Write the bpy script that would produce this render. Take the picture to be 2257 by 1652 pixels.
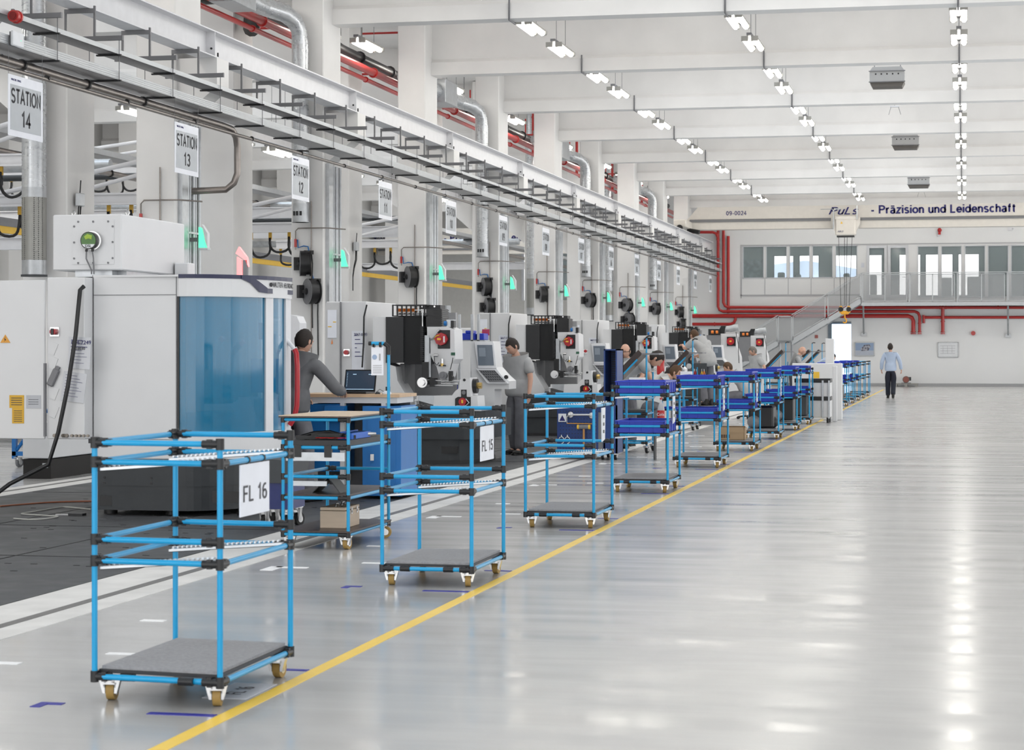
import bpy, math, random
from mathutils import Vector, Matrix, Euler
random.seed(7)
S = bpy.context.scene
for o in list(bpy.data.objects): bpy.data.objects.remove(o)
PI = math.pi
# ------------------------------------------------------------------ camera
F_, CX_, HY_, CAMH = 4650., 1128.5, 769., 1.65
YAW = math.atan((2127. - CX_) / F_)
ca, sa = math.cos(YAW), math.sin(YAW)
cam = bpy.data.cameras.new('camera'); camo = bpy.data.objects.new('camera', cam)
S.collection.objects.link(camo); S.camera = camo
camo.location = (0, 0, CAMH); camo.rotation_euler = (PI/2, 0, YAW)
cam.sensor_width = 36; cam.lens = 36 * F_ / 2257.; cam.shift_y = -57. / 2257.; cam.clip_end = 400
cam.dof.use_dof = True; cam.dof.focus_distance = 27.; cam.dof.aperture_fstop = 7.5
# ------------------------------------------------------------------ world (overcast daylight)
W = bpy.data.worlds.new('sky'); S.world = W; W.use_nodes = True
nt = W.node_tree; bg = nt.nodes['Background']
sk = nt.nodes.new('ShaderNodeTexCoord'); gr = nt.nodes.new('ShaderNodeSeparateXYZ'); rp = nt.nodes.new('ShaderNodeValToRGB')
nt.links.new(sk.outputs['Generated'], gr.inputs[0]); nt.links.new(gr.outputs['Z'], rp.inputs[0]); nt.links.new(rp.outputs[0], bg.inputs[0])
rp.color_ramp.elements[0].position = .0; rp.color_ramp.elements[0].color = (1, .99, .98, 1)
rp.color_ramp.elements[1].position = .9; rp.color_ramp.elements[1].color = (.80, .90, 1, 1)
bg.inputs[1].default_value = 1.85
# ------------------------------------------------------------------ exposure and sampling behaviour
S.view_settings.view_transform = 'Standard'; S.view_settings.look = 'None'; S.view_settings.gamma = 1
S.view_settings.exposure = 0.58; S.view_settings.use_curve_mapping = False
cy = S.cycles
cy.use_denoising = True; cy.use_adaptive_sampling = True; cy.adaptive_threshold = .05; cy.adaptive_min_samples = 8
cy.max_bounces = 4; cy.diffuse_bounces = 3; cy.glossy_bounces = 2; cy.transmission_bounces = 2; cy.transparent_max_bounces = 8
cy.use_fast_gi = True; cy.fast_gi_method = 'REPLACE'; cy.ao_bounces_render = 2; cy.ao_bounces = 2; W.light_settings.distance = 9.; W.light_settings.ao_factor = .55
cy.caustics_reflective = False; cy.caustics_refractive = False; cy.sample_clamp_indirect = 4
# ------------------------------------------------------------------ helpers
COL = S.collection
def PX(px, py, X):      # point where the sight line through a photo pixel crosses the plane x = X
    u = (px - CX_)/F_; v = (HY_ - py)/F_; r = (-sa + u*ca, ca + u*sa, v); t = X / r[0]
    return Vector((X, r[1]*t, CAMH + v*t))
def PY(px, py, Y):
    u = (px - CX_)/F_; v = (HY_ - py)/F_; r = (-sa + u*ca, ca + u*sa, v); t = Y / r[1]
    return Vector((r[0]*t, Y, CAMH + v*t))
def PZ(px, py, Z=0):
    u = (px - CX_)/F_; v = (HY_ - py)/F_; r = (-sa + u*ca, ca + u*sa, v); t = (Z - CAMH) / v
    return Vector((r[0]*t, r[1]*t, Z))
_M = {}
def mat(n, c=(.8,.8,.8), r=.5, m=0., emit=0., samp=True, var=0., scale=6., bump=0., alpha=1., trans=0., coat=0., rvar=0., spec=.5, ecol=None, stretch=None):
    if n in _M: return _M[n]
    M = bpy.data.materials.new(n); M.use_nodes = True; _M[n] = M
    t = M.node_tree; b = t.nodes['Principled BSDF']
    b.inputs['Base Color'].default_value = (*c, 1); b.inputs['Roughness'].default_value = r; b.inputs['Metallic'].default_value = m
    b.inputs['Specular IOR Level'].default_value = spec; b.inputs['Alpha'].default_value = alpha
    b.inputs['Transmission Weight'].default_value = trans; b.inputs['Coat Weight'].default_value = coat
    if emit:
        if emit < 5: M.cycles.emission_sampling = 'NONE'
        b.inputs['Emission Color'].default_value = (*(ecol or c), 1); b.inputs['Emission Strength'].default_value = emit
    tc = t.nodes.new('ShaderNodeTexCoord'); mp = t.nodes.new('ShaderNodeMapping'); nz = t.nodes.new('ShaderNodeTexNoise')
    t.links.new(tc.outputs['Object'], mp.inputs[0]); t.links.new(mp.outputs[0], nz.inputs['Vector'])
    nz.inputs['Scale'].default_value = scale; nz.inputs['Detail'].default_value = 5
    if stretch: mp.inputs['Scale'].default_value = stretch
    v = var or .03
    mr = t.nodes.new('ShaderNodeMapRange'); mr.inputs['To Min'].default_value = 1 - v; mr.inputs['To Max'].default_value = 1 + v
    mr.inputs['From Min'].default_value = .3; mr.inputs['From Max'].default_value = .7
    t.links.new(nz.outputs['Fac'], mr.inputs['Value'])
    mx = t.nodes.new('ShaderNodeVectorMath'); mx.operation = 'SCALE'; mx.inputs[0].default_value = c
    t.links.new(mr.outputs[0], mx.inputs['Scale']); t.links.new(mx.outputs[0], b.inputs['Base Color'])
    if rvar:
        m2 = t.nodes.new('ShaderNodeMapRange'); m2.inputs['From Min'].default_value = .3; m2.inputs['From Max'].default_value = .7
        m2.inputs['To Min'].default_value = max(0, r - rvar); m2.inputs['To Max'].default_value = r + rvar
        t.links.new(nz.outputs['Fac'], m2.inputs['Value']); t.links.new(m2.outputs[0], b.inputs['Roughness'])
    if bump:
        bp = t.nodes.new('ShaderNodeBump'); bp.inputs['Strength'].default_value = bump; bp.inputs['Distance'].default_value = .01
        t.links.new(nz.outputs['Fac'], bp.inputs['Height']); t.links.new(bp.outputs[0], b.inputs['Normal'])
    return M
def holes(n, c, pitch=.02, hole=.3, m=.8, r=.45, rot=0., back=(.25,.25,.25), ax=(0,1,2)):
    """sheet metal with rows of round holes, cut in the material with alpha"""
    if n in _M: return _M[n]
    M = mat(n, c, r, m); t = M.node_tree; b = t.nodes['Principled BSDF']
    tc = t.nodes.new('ShaderNodeTexCoord'); mp = t.nodes.new('ShaderNodeMapping'); mp.inputs['Scale'].default_value = (1/pitch,)*3
    t.links.new(tc.outputs['Object'], mp.inputs[0])
    fr = t.nodes.new('ShaderNodeVectorMath'); fr.operation = 'FRACTION'; t.links.new(mp.outputs[0], fr.inputs[0])
    sb = t.nodes.new('ShaderNodeVectorMath'); sb.operation = 'SUBTRACT'; sb.inputs[1].default_value = (.5,.5,.5); t.links.new(fr.outputs[0], sb.inputs[0])
    ml = t.nodes.new('ShaderNodeVectorMath'); ml.operation = 'MULTIPLY'; ml.inputs[1].default_value = tuple(1. if i in ax else 0. for i in range(3)); t.links.new(sb.outputs[0], ml.inputs[0])
    ln = t.nodes.new('ShaderNodeVectorMath'); ln.operation = 'LENGTH'; t.links.new(ml.outputs[0], ln.inputs[0])
    gt = t.nodes.new('ShaderNodeMath'); gt.operation = 'GREATER_THAN'; gt.inputs[1].default_value = hole; t.links.new(ln.outputs['Value'], gt.inputs[0])
    t.links.new(gt.outputs[0], b.inputs['Alpha'])
    return M
class MB:
    """collects shapes; build() links them as one mesh object"""
    def __init__(s): s.v = []; s.f = []; s.mi = []; s.cur = 0; s.sm = []
    def mat(s, i): s.cur = i; return s
    def add(s, vs, fs, smooth=False, M=None):
        n = len(s.v)
        s.v += [tuple(M @ Vector(p)) if M else tuple(p) for p in vs]
        for f in fs: s.f.append([i + n for i in f]); s.mi.append(s.cur); s.sm.append(smooth)
        return s
    def box(s, a, b, M=None, bev=0.):
        x0,y0,z0 = [min(a[i],b[i]) for i in range(3)]; x1,y1,z1 = [max(a[i],b[i]) for i in range(3)]
        if bev <= 0:
            vs = [(x0,y0,z0),(x1,y0,z0),(x1,y1,z0),(x0,y1,z0),(x0,y0,z1),(x1,y0,z1),(x1,y1,z1),(x0,y1,z1)]
            return s.add(vs, [(0,3,2,1),(4,5,6,7),(0,1,5,4),(1,2,6,5),(2,3,7,6),(3,0,4,7)], M=M)
        e = min(bev, (x1-x0)/2.01, (y1-y0)/2.01, (z1-z0)/2.01); vs = []; idx = {}
        for i,(X,sx) in enumerate(((x0,1),(x1,-1))):
            for j,(Y,sy) in enumerate(((y0,1),(y1,-1))):
                for k,(Z,sz) in enumerate(((z0,1),(z1,-1))):
                    for a_,p in (('x',(X,Y+sy*e,Z+sz*e)),('y',(X+sx*e,Y,Z+sz*e)),('z',(X+sx*e,Y+sy*e,Z))):
                        idx[(i,j,k,a_)] = len(vs); vs.append(p)
        q = lambda *k: [idx[t] for t in k]; fs = []
        for i in (0,1): fs.append(q((i,0,0,'x'),(i,1,0,'x'),(i,1,1,'x'),(i,0,1,'x')))
        for j in (0,1): fs.append(q((0,j,0,'y'),(1,j,0,'y'),(1,j,1,'y'),(0,j,1,'y')))
        for k in (0,1): fs.append(q((0,0,k,'z'),(1,0,k,'z'),(1,1,k,'z'),(0,1,k,'z')))
        for i in (0,1):
            for j in (0,1): fs.append(q((i,j,0,'x'),(i,j,1,'x'),(i,j,1,'y'),(i,j,0,'y')))
            for k in (0,1): fs.append(q((i,0,k,'x'),(i,1,k,'x'),(i,1,k,'z'),(i,0,k,'z')))
        for j in (0,1):
            for k in (0,1): fs.append(q((0,j,k,'y'),(1,j,k,'y'),(1,j,k,'z'),(0,j,k,'z')))
        for i in (0,1):
            for j in (0,1):
                for k in (0,1): fs.append(q((i,j,k,'x'),(i,j,k,'y'),(i,j,k,'z')))
        return s.add(vs, fs, M=M)
    def rod(s, p0, p1, r, n=10, r2=None, caps=True, smooth=True):
        p0, p1 = Vector(p0), Vector(p1); d = (p1 - p0); r2 = r if r2 is None else r2
        if d.length < 1e-6: return s
        z = d.normalized(); x = z.orthogonal().normalized(); y = z.cross(x)
        ring = lambda p, q: [tuple(p + q*(x*math.cos(2*PI*i/n) + y*math.sin(2*PI*i/n))) for i in range(n)]
        s.add(ring(p0, r) + ring(p1, r2), [(i, (i+1) % n, n + (i+1) % n, n + i) for i in range(n)], smooth)
        if caps: s.add(ring(p0, r) + ring(p1, r2), [tuple(range(n))[::-1], tuple(range(n, 2*n))])
        return s
    def tube(s, pts, r, n=8, caps=True, rs=None):
        pts = [Vector(p) for p in pts]; vs = []; x = None
        for i, p in enumerate(pts):
            d = (pts[min(i+1, len(pts)-1)] - pts[max(i-1, 0)]).normalized()
            x = d.orthogonal().normalized() if x is None else (x - d*x.dot(d)).normalized()
            y = d.cross(x); q = rs[i] if rs else r
            vs += [tuple(p + q*(x*math.cos(2*PI*k/n) + y*math.sin(2*PI*k/n))) for k in range(n)]
        fs = [(i*n + k, i*n + (k+1) % n, (i+1)*n + (k+1) % n, (i+1)*n + k) for i in range(len(pts)-1) for k in range(n)]
        s.add(vs, fs, True)
        if caps: m = (len(pts)-1)*n; s.add([vs[k] for k in range(n)], [tuple(range(n))[::-1]]); s.add([vs[m+k] for k in range(n)], [tuple(range(n))])
        return s
    def prism(s, poly, a, b, ax=2, M=None, smooth=False):
        """2D outline extruded along axis ax from a to b"""
        def P(u, v, w): return {0: (w, u, v), 1: (u, w, v), 2: (u, v, w)}[ax]
        n = len(poly); vs = [P(u, v, a) for u, v in poly] + [P(u, v, b) for u, v in poly]
        s.add(vs, [(i, (i+1) % n, n + (i+1) % n, n + i) for i in range(n)], smooth, M)
        return s.add(vs, [tuple(range(n))[::-1], tuple(range(n, 2*n))], False, M)
    def lathe(s, prof, n=16, M=None, c=(0,0,0)):
        vs = [(c[0] + r*math.cos(2*PI*k/n), c[1] + r*math.sin(2*PI*k/n), c[2] + z) for r, z in prof for k in range(n)]
        return s.add(vs, [(i*n + k, i*n + (k+1) % n, (i+1)*n + (k+1) % n, (i+1)*n + k) for i in range(len(prof)-1) for k in range(n)], True, M)
    def ball(s, c, r, n=10, sc=(1,1,1), M=None):
        pr = [(max(1e-4, math.sin(PI*i/n))*r, -math.cos(PI*i/n)*r) for i in range(n+1)]
        T = Matrix.Translation(Vector(c)) @ (M or Matrix()) @ Matrix.Diagonal((*sc, 1))
        return s.lathe(pr, int(n*1.4)+2, T)
    def build(s, name, mats, parent=None, loc=None, rot=None):
        me = bpy.data.meshes.new(name); me.from_pydata(s.v, [], s.f)
        for m in (mats if isinstance(mats, (list, tuple)) else [mats]): me.materials.append(m)
        me.polygons.foreach_set('material_index', s.mi); me.polygons.foreach_set('use_smooth', s.sm)
        me.update()
        import bmesh
        b = bmesh.new(); b.from_mesh(me); bmesh.ops.recalc_face_normals(b, faces=b.faces); b.to_mesh(me); b.free()
        o = bpy.data.objects.new(name, me); COL.objects.link(o)
        if parent: o.parent = parent
        if loc is not None: o.location = loc
        if rot is not None: o.rotation_euler = rot
        return o
def tag(o, label, cat, group=None, kind=None):
    o['label'] = label; o['category'] = cat
    if group: o['group'] = group
    if kind: o['kind'] = kind
    return o
def thing(name, label, cat, loc=(0,0,0), rz=0, group=None):
    o = bpy.data.objects.new(name, None); COL.objects.link(o); o.empty_display_size = .1
    o.location = loc; o.rotation_euler = (0, 0, rz); return tag(o, label, cat, group)
def struct(name, mb, m, label=None):
    o = mb.build(name, m); o['kind'] = 'structure'
    if label: o['label'] = label
    return o
KIDS = {}
def dup(root, loc=None, rz=None, label=None, group=None):
    def cp(o, par):
        c = o.copy(); COL.objects.link(c)
        if par: c.parent = par
        for ch in o.children: cp(ch, c)
        return c
    r = cp(root, None)
    if loc is not None: r.location = loc
    if rz is not None: r.rotation_euler = (0, 0, rz)
    if label: r['label'] = label
    if group: r['group'] = group
    return r
FONT = None
def text(name, s, size, m, parent=None, loc=(0,0,0), rot=(PI/2,0,0), sx=1., align='CENTER', ext=.001, shear=0., bold=0.):
    c = bpy.data.curves.new(name, 'FONT'); c.body = s; c.size = size; c.extrude = ext; c.align_x = align; c.align_y = 'CENTER'; c.shear = shear
    c.offset = bold; c.resolution_u = 3
    q = bpy.data.objects.new('tmp', c); COL.objects.link(q)
    me = bpy.data.meshes.new_from_object(q.evaluated_get(bpy.context.evaluated_depsgraph_get())); bpy.data.objects.remove(q)
    me.materials.clear(); me.materials.append(m); me.name = name
    o = bpy.data.objects.new(name, me); COL.objects.link(o)
    o.location = loc; o.rotation_euler = rot; o.scale = (sx, 1, 1)
    if parent: o.parent = parent
    return o
def _a(cx, cy, rx, ry, a0, a1, n=14): return [(cx+rx*math.cos(math.radians(a0+(a1-a0)*i/n)), cy+ry*math.sin(math.radians(a0+(a1-a0)*i/n))) for i in range(n+1)]
_b = lambda: [_a(.25,.36,.23,.30,0,360,18)]
GL = {'S':(.62,[_a(.31,.725,.26,.235,25,270)+_a(.31,.255,.27,.235,90,-155)]), 'T':(.60,[[(.0,.96),(.6,.96)],[(.3,.96),(.3,0)]]), 'A':(.66,[[(.0,0),(.33,.98),(.66,0)],[(.13,.34),(.53,.34)]]),
'I':(.12,[[(.06,0),(.06,1)]]), 'O':(.72,[_a(.36,.49,.33,.46,0,360,24)]), 'N':(.60,[[(.05,0),(.05,.98),(.55,.02),(.55,1)]]), 'F':(.50,[[(.05,0),(.05,.96),(.5,.96)],[(.05,.52),(.45,.52)]]), 'L':(.48,[[(.05,1),(.05,.05),(.48,.05)]]),
'P':(.58,[[(.05,0),(.05,.95),(.3,.95)]+_a(.30,.72,.24,.23,90,-90)+[(.05,.49)]]), '0':(.52,[_a(.26,.49,.22,.45,0,360,22)]), '1':(.40,[[(.06,.76),(.17,.82),(.28,.98),(.28,0)]]),
'2':(.52,[_a(.26,.70,.21,.25,165,-30,12)+[(.06,.05),(.5,.05)]]), '3':(.52,[_a(.25,.73,.20,.21,150,-80,12)+_a(.25,.27,.22,.23,80,-155,12)]), '4':(.54,[[(.38,0),(.38,.95),(.03,.30),(.54,.30)]]), '5':(.52,[[(.47,.95),(.12,.95),(.08,.52)]+_a(.25,.31,.22,.26,130,-155,14)]),
'6':(.52,[_a(.26,.30,.21,.26,0,360,18),_a(.30,.52,.25,.42,65,185,10)]), '7':(.50,[[(.03,.95),(.47,.95),(.28,.55),(.18,0)]]), '8':(.52,[_a(.26,.72,.18,.22,0,360,16),_a(.26,.27,.21,.24,0,360,16)]), '9':(.52,[_a(.26,.68,.21,.26,0,360,18),_a(.22,.46,.25,.42,-115,5,10)]),
'-':(.32,[[(.02,.36),(.30,.36)]]), 'u':(.46,[[(.05,.72),(.05,.28)]+_a(.23,.26,.18,.22,180,320,8)+[(.41,.30)],[(.41,.72),(.41,0)]]), 'r':(.30,[[(.05,.72),(.05,0)],[(.05,.42)]+_a(.24,.42,.19,.24,180,75,6)]),
'a':(.46,[_a(.22,.50,.17,.18,155,0,8)+[(.39,.0)],_a(.22,.20,.18,.17,80,320,10)+[(.39,.2),(.39,.40),(.25,.38)]]), 'z':(.42,[[(.03,.68),(.38,.68),(.03,.05),(.40,.05)]]), 'i':(.12,[[(.06,0),(.06,.72)],[(.06,.86),(.06,1)]]), 's':(.42,[_a(.20,.53,.16,.15,25,260,9)+_a(.21,.20,.17,.16,80,-155,9)]),
'o':(.50,_b()), 'n':(.46,[[(.05,0),(.05,.72)],[(.05,.44)]+_a(.23,.44,.18,.22,160,0,8)+[(.41,0)]]), 'd':(.50,_b()+[[(.45,0),(.45,1)]]), 'e':(.48,[[(.04,.37),(.45,.37)]+_a(.25,.36,.21,.30,0,320,16)]), 'f':(.30,[_a(.27,.80,.14,.16,95,180,5)+[(.13,0)],[(0,.68),(.28,.68)]]),
'h':(.46,[[(.05,0),(.05,1)],[(.05,.44)]+_a(.23,.44,.18,.22,160,0,8)+[(.41,0)]]), 'c':(.46,[_a(.24,.36,.20,.30,45,315,14)]), 't':(.30,[[(.13,.92),(.13,.14)]+_a(.22,.14,.09,.10,180,280,4),[(0,.68),(.28,.68)]])}
GL['ä'] = (GL['a'][0], GL['a'][1] + [[(.12,.84),(.12,.98)],[(.30,.84),(.30,.98)]])
def stext(name, s, cap, m, parent=None, loc=(0,0,0), rot=(PI/2,0,0), sx=1., w=.13, align='CENTER', shear=0., gap=.16):
    """lettering built from even strokes, like a plain grotesque"""
    x = 0.; g = MB(); T_ = []
    for ch in s:
        if ch == ' ': x += .36; continue
        wd, st = GL[ch]
        for pl in st: T_.append([(px_+x, py_) for px_, py_ in pl])
        x += wd + gap
    x -= gap; off = {'CENTER': x/2, 'LEFT': 0.}[align]
    for pl in T_:
        P_ = [Vector((a-off, b_-.5)) for a, b_ in pl]; L_, R_ = [], []
        closed = (P_[0]-P_[-1]).length < 1e-4 and len(P_) > 3
        for i, p in enumerate(P_):
            a = P_[i-1] if i else (P_[-2] if closed else p); b_ = P_[i+1] if i < len(P_)-1 else (P_[1] if closed else p)
            d1 = (p-a).normalized() if (p-a).length > 1e-6 else (b_-p).normalized(); d2 = (b_-p).normalized() if (b_-p).length > 1e-6 else d1
            n1 = Vector((-d1.y, d1.x)); n2 = Vector((-d2.y, d2.x)); n = n1+n2; n = n.normalized() if n.length > 1e-3 else n1; k_ = min(2.2, 1/max(.3, n.dot(n1)))
            L_.append(p+n*w/2*k_); R_.append(p-n*w/2*k_)
        vs = [((q.x+shear*q.y)*cap*sx, q.y*cap, .0) for q in L_+R_]; n_ = len(P_)
        g.add(vs, [(i, i+1, n_+i+1, n_+i) for i in range(n_-1)])
    o = g.build(name, m, parent, loc, rot); return o
# ------------------------------------------------------------------ materials
m_white = mat('painted_white_concrete', (.81,.80,.785), .7, var=.04, scale=1.2, bump=.05)
m_wall = mat('white_wall_paint', (.88,.88,.88), .6, var=.02, scale=.5)
m_steelw = mat('white_painted_steel', (.76,.76,.78), .45, var=.03)
m_machine = mat('light_grey_machine_enamel', (.72,.72,.725), .42, var=.015, scale=3)
m_black = mat('black_plastic', (.012,.012,.013), .4)
m_blackm = mat('black_painted_steel', (.018,.018,.02), .45)
m_dgrey = mat('dark_anthracite_steel', (.045,.05,.055), .5, var=.06)
m_grey = mat('mid_grey_steel', (.20,.20,.21), .5)
m_galv = mat('galvanised_steel', (.52,.54,.56), .38, .75, var=.12, scale=9, rvar=.08)
m_stain = mat('stainless_pipe', (.30,.27,.25), .32, .85, var=.1)
m_chrome = mat('zinc_plated_steel', (.7,.7,.7), .25, .9)
m_red = mat('red_pipe_paint', (.50,.022,.02), .32, coat=.3)
m_blue = mat('light_blue_tube_coating', (.0,.32,.62), .33, coat=.2)
m_bin = mat('royal_blue_plastic', (.01,.04,.48), .38)
m_navy = mat('dark_blue_enamel', (.01,.045,.20), .4)
m_cab = mat('blue_cabinet_enamel', (.01,.16,.47), .4)
m_yellow = mat('yellow_paint', (.85,.52,.05), .5)
m_paper = mat('white_paper', (.82,.83,.85), .6)
m_ink = mat('black_ink', (.02,.02,.025), .6)
m_navyink = mat('navy_ink', (.02,.02,.14), .6)
m_foam = mat('grey_foam_mat', (.30,.30,.31), .9, var=.12, scale=60, bump=.3)
m_tan = mat('tan_rubber_wheel', (.40,.25,.07), .55)
m_rubber = mat('black_rubber', (.02,.02,.02), .7)
m_board = mat('dark_film_faced_plywood', (.035,.02,.017), .35, var=.1)
m_wood = mat('beech_wood', (.62,.43,.27), .5, var=.12, scale=5, stretch=(1,8,1))
m_ply = mat('pale_plywood', (.60,.47,.34), .55, var=.08, scale=5, stretch=(8,1,1))
m_card = mat('brown_cardboard', (.42,.29,.17), .8)
m_tubes = mat('lit_fluorescent_tube', (1,.97,.9), .3, emit=15., ecol=(1,.96,.88))
m_green = mat('green_lit_lens', (.1,.9,.5), .3, emit=.8, ecol=(.10,.9,.42))
m_redlit = mat('red_lit_lens', (.95,.3,.3), .3, emit=.9, ecol=(1,.2,.2))
# ================================================================== THE SETTING
YB = [38.19 + 7.55*k for k in range(-6, 8)]          # front faces of the roof beams; wall behind the last
WY = 95.5                                             # far wall
XW, XC = 11.6, -11.67
# floor: glossy cast epoxy
mf = mat('glossy_grey_epoxy_floor', (.455,.45,.44), .22, var=.05, scale=.6)
t = mf.node_tree; b = t.nodes['Principled BSDF']
tc = t.nodes.new('ShaderNodeTexCoord'); mp = t.nodes.new('ShaderNodeMapping'); mp.inputs['Scale'].default_value = (.25, 1.6, 1)
nz = t.nodes.new('ShaderNodeTexNoise'); nz.inputs['Scale'].default_value = 1.6; nz.inputs['Detail'].default_value = 6
t.links.new(tc.outputs['Object'], mp.inputs[0]); t.links.new(mp.outputs[0], nz.inputs['Vector'])
mr = t.nodes.new('ShaderNodeMapRange'); mr.inputs['From Min'].default_value = .35; mr.inputs['From Max'].default_value = .65
mr.inputs['To Min'].default_value = .13; mr.inputs['To Max'].default_value = .27
t.links.new(nz.outputs['Fac'], mr.inputs['Value']); t.links.new(mr.outputs[0], b.inputs['Roughness'])
bp = t.nodes.new('ShaderNodeBump'); bp.inputs['Strength'].default_value = .25; bp.inputs['Distance'].default_value = .006
t.links.new(nz.outputs['Fac'], bp.inputs['Height']); t.links.new(bp.outputs[0], b.inputs['Normal'])
struct('floor', MB().box((-26,-14,-.3),(XW,WY+.3,0)), mf)
# dark matting under the machine line, with seams and small slots
mm = mat('charcoal_floor_matting', (.062,.064,.068), .55, var=.15, scale=2.5, bump=.1, rvar=.1)
g = MB(); g.box((-10.55,4,.0),(-6.06,40.6,.006))
struct('trim_1', g, mm, 'charcoal matting laid on the floor under the machines')
g = MB()
for y in (8.6, 10.9, 12.5, 15.6, 18.3, 22.6, 26.4, 30.2, 34, 37.5): g.box((-10.5, y, .006), (-6.1, y+.016, .0085))
for x in (-7.4, -8.9): g.box((x, 4, .006), (x+.012, 40, .0085))
random.seed(3)
for i in range(150):
    x = random.uniform(-9.5,-6.3); y = random.uniform(9.5,24); g.box((x, y, .006), (x+.05, y+.02, .0085))
struct('trim_2', g, mat('black_mat_seam', (.01,.01,.01), .8), 'dark seams and slots of the matting')
# recessed rails in the floor on both sides of the matting
g = MB(); g.box((-6.05,2,.0),(-5.35,72,.004)); g.box((-11.1,2,.0),(-10.56,72,.004))
struct('trim_3', g, mat('worn_pale_screed', (.66,.65,.63), .6, var=.1, scale=3), 'pale screed strips beside the matting')
g = MB()
for x in (-5.64, -10.9): g.box((x,2,.004),(x+.075,72,.007))
struct('trim_4', g, mat('dark_floor_groove', (.16,.155,.15), .5), 'dark channel grooves in the pale screed strips')
# yellow aisle lines
g = MB(); g.box((-3.288,2,.0),(-3.212,WY-8,.003)); g.box((3.2,60,.0),(3.3,WY-.3,.003))
struct('trim_5', g, mat('yellow_line_paint', (.92,.62,.07), .35), 'yellow painted aisle lines')
# blue and white tape marks round the parking places
g = MB(); h = MB()
for k in range(12):
    y = 9.15 + 4.96*k
    g.box((-3.62,y-.17,.0),(-3.3,y-.12,.003)); g.box((-3.5,y+1.2,.0),(-3.3,y+1.25,.003)); g.box((-4.22,y-.02,.0),(-4.1,y+.03,.003)); g.box((-4.22,y-.1,.0),(-4.17,y-.02,.003))
    h.box((-4.55,y+1.55,.0),(-4.35,y+1.61,.003)); h.box((-4.9,y+2.9,.0),(-4.75,y+2.97,.003)); h.box((-5.1,y+1.1,.0),(-4.85,y+1.17,.003)); h.box((-5.15,y+.9,.0),(-5.05,y+1.17,.003))
struct('trim_6', g, mat('blue_floor_tape', (.03,.03,.30), .5), 'blue tape corner marks on the floor')
struct('trim_7', h, mat('white_floor_tape', (.85,.85,.85), .5), 'white tape marks on the floor')
# far wall
DX0, DX1, DZ = -5.86, -4.98, 2.78
g = MB()
def wall_with_holes(g, x0, x1, z0, z1, y0, y1, hs):
    xs = sorted({x0, x1, *[a for h in hs for a in h[:2]]}); zs = sorted({z0, z1, *[a for h in hs for a in h[2:]]})
    for i in range(len(xs)-1):
        for j in range(len(zs)-1):
            cx, cz = (xs[i]+xs[i+1])/2, (zs[j]+zs[j+1])/2
            if any(h[0] < cx < h[1] and h[2] < cz < h[3] for h in hs): continue
            g.box((xs[i], y0, zs[j]), (xs[i+1], y1, zs[j+1]))
# upper office windows, measured on the wall plane
wx = [PY(x,0,WY).x for x in (1637,1684,1688,1735,1739.5,1785.5,1790,1836,1841,1890)]
wz1, wz0 = PY(1700,542,WY).z, PY(1700,613,WY).z
dx_ = [PY(x,0,WY).x for x in (1912,1953,1959,2000)]
gx = [PY(x,0,WY).x for x in (2022,2069,2074,2120,2126,2172,2177,2223,2228,2275)]
fz = PY(2100,655,WY).z; gz = PY(2100,541,WY).z
HS = [(wx[i], wx[i+1], wz0, wz1) for i in range(0,10,2)] + [(dx_[0]+.08, dx_[1]-.08, fz+.08, gz-.08), (dx_[2]+.08, dx_[3]-.08, fz+.08, gz-.08)] + [(gx[i], gx[i+1], fz, gz) for i in range(0,10,2)] + [(DX0, DX1, 0, DZ)]
wall_with_holes(g, -12.0, XW, 0, 10.2, WY, WY+.25, HS)
struct('wall_far', g, m_wall)
g = MB(); g.box((DX1+.0,WY-.03,0),(XW,WY,.13)); g.box((-12,WY-.03,0),(DX0,WY,.13))
struct('baseboard_far', g, mat('grey_skirting', (.42,.42,.43), .5))
m_glass = mat('window_glass', (.55,.66,.68), .04, trans=.0, alpha=.30, spec=.9)
m_fr = mat('white_aluminium_frame', (.72,.73,.76), .4)
n_ = 0
for h in HS[:-1]:
    n_ += 1
    nm = 'window_%d' % n_ if n_ not in (6, 7) else 'door_%d' % (n_-5)
    g = MB(); x0,x1,z0,z1 = h; w = .035
    if nm[0] == 'd':
        for q in ((x0-.12,x1+.12,z1,z1+.12),(x0-.12,x0,z0-.1,z1),(x1,x1+.12,z0-.1,z1),(x0,x1,z0-.1,z0+.05)): g.box((q[0],WY-.05,q[2]),(q[1],WY+.05,q[3]))
        g.rod((x1-.02,WY-.05,4.85),(x1-.02,WY-.12,4.85),.015); g.rod((x1-.02,WY-.11,4.85),(x1-.14,WY-.11,4.85),.012)
    else:
        for q in ((x0,x1,z1-w,z1),(x0,x1,z0,z0+w),(x0,x0+w,z0,z1),(x1-w,x1,z0,z1)): g.box((q[0],WY-.03,q[2]),(q[1],WY+.06,q[3]))
    fo = struct(nm, g, m_fr)
    MB().box((x0+.01,WY+.02,z0+.01),(x1-.01,WY+.03,z1-.01)).build('glass', m_glass, fo)
# low wall panels with joints under the windows, trim line
g = MB()
for x in [wx[0]-.05] + [(wx[i]+wx[i+1])/2 for i in (1,3,5,7)]: g.box((x-.015,WY-.012,PY(0,658,WY).z),(x+.015,WY,wz0))
g.box((wx[0]-.1,WY-.02,PY(0,660,WY).z-.03),(-4.6,WY,PY(0,658,WY).z))
g.box((wx[0]-.1,WY-.02,wz1+.01),(XW,WY,wz1+.06)); g.box((wx[0]-.09,WY-.02,3.95),(wx[0]-.05,WY,wz1))
struct('trim_8', g, mat('grey_panel_joint', (.5,.5,.52), .5), 'joint strips of the office front')
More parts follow.
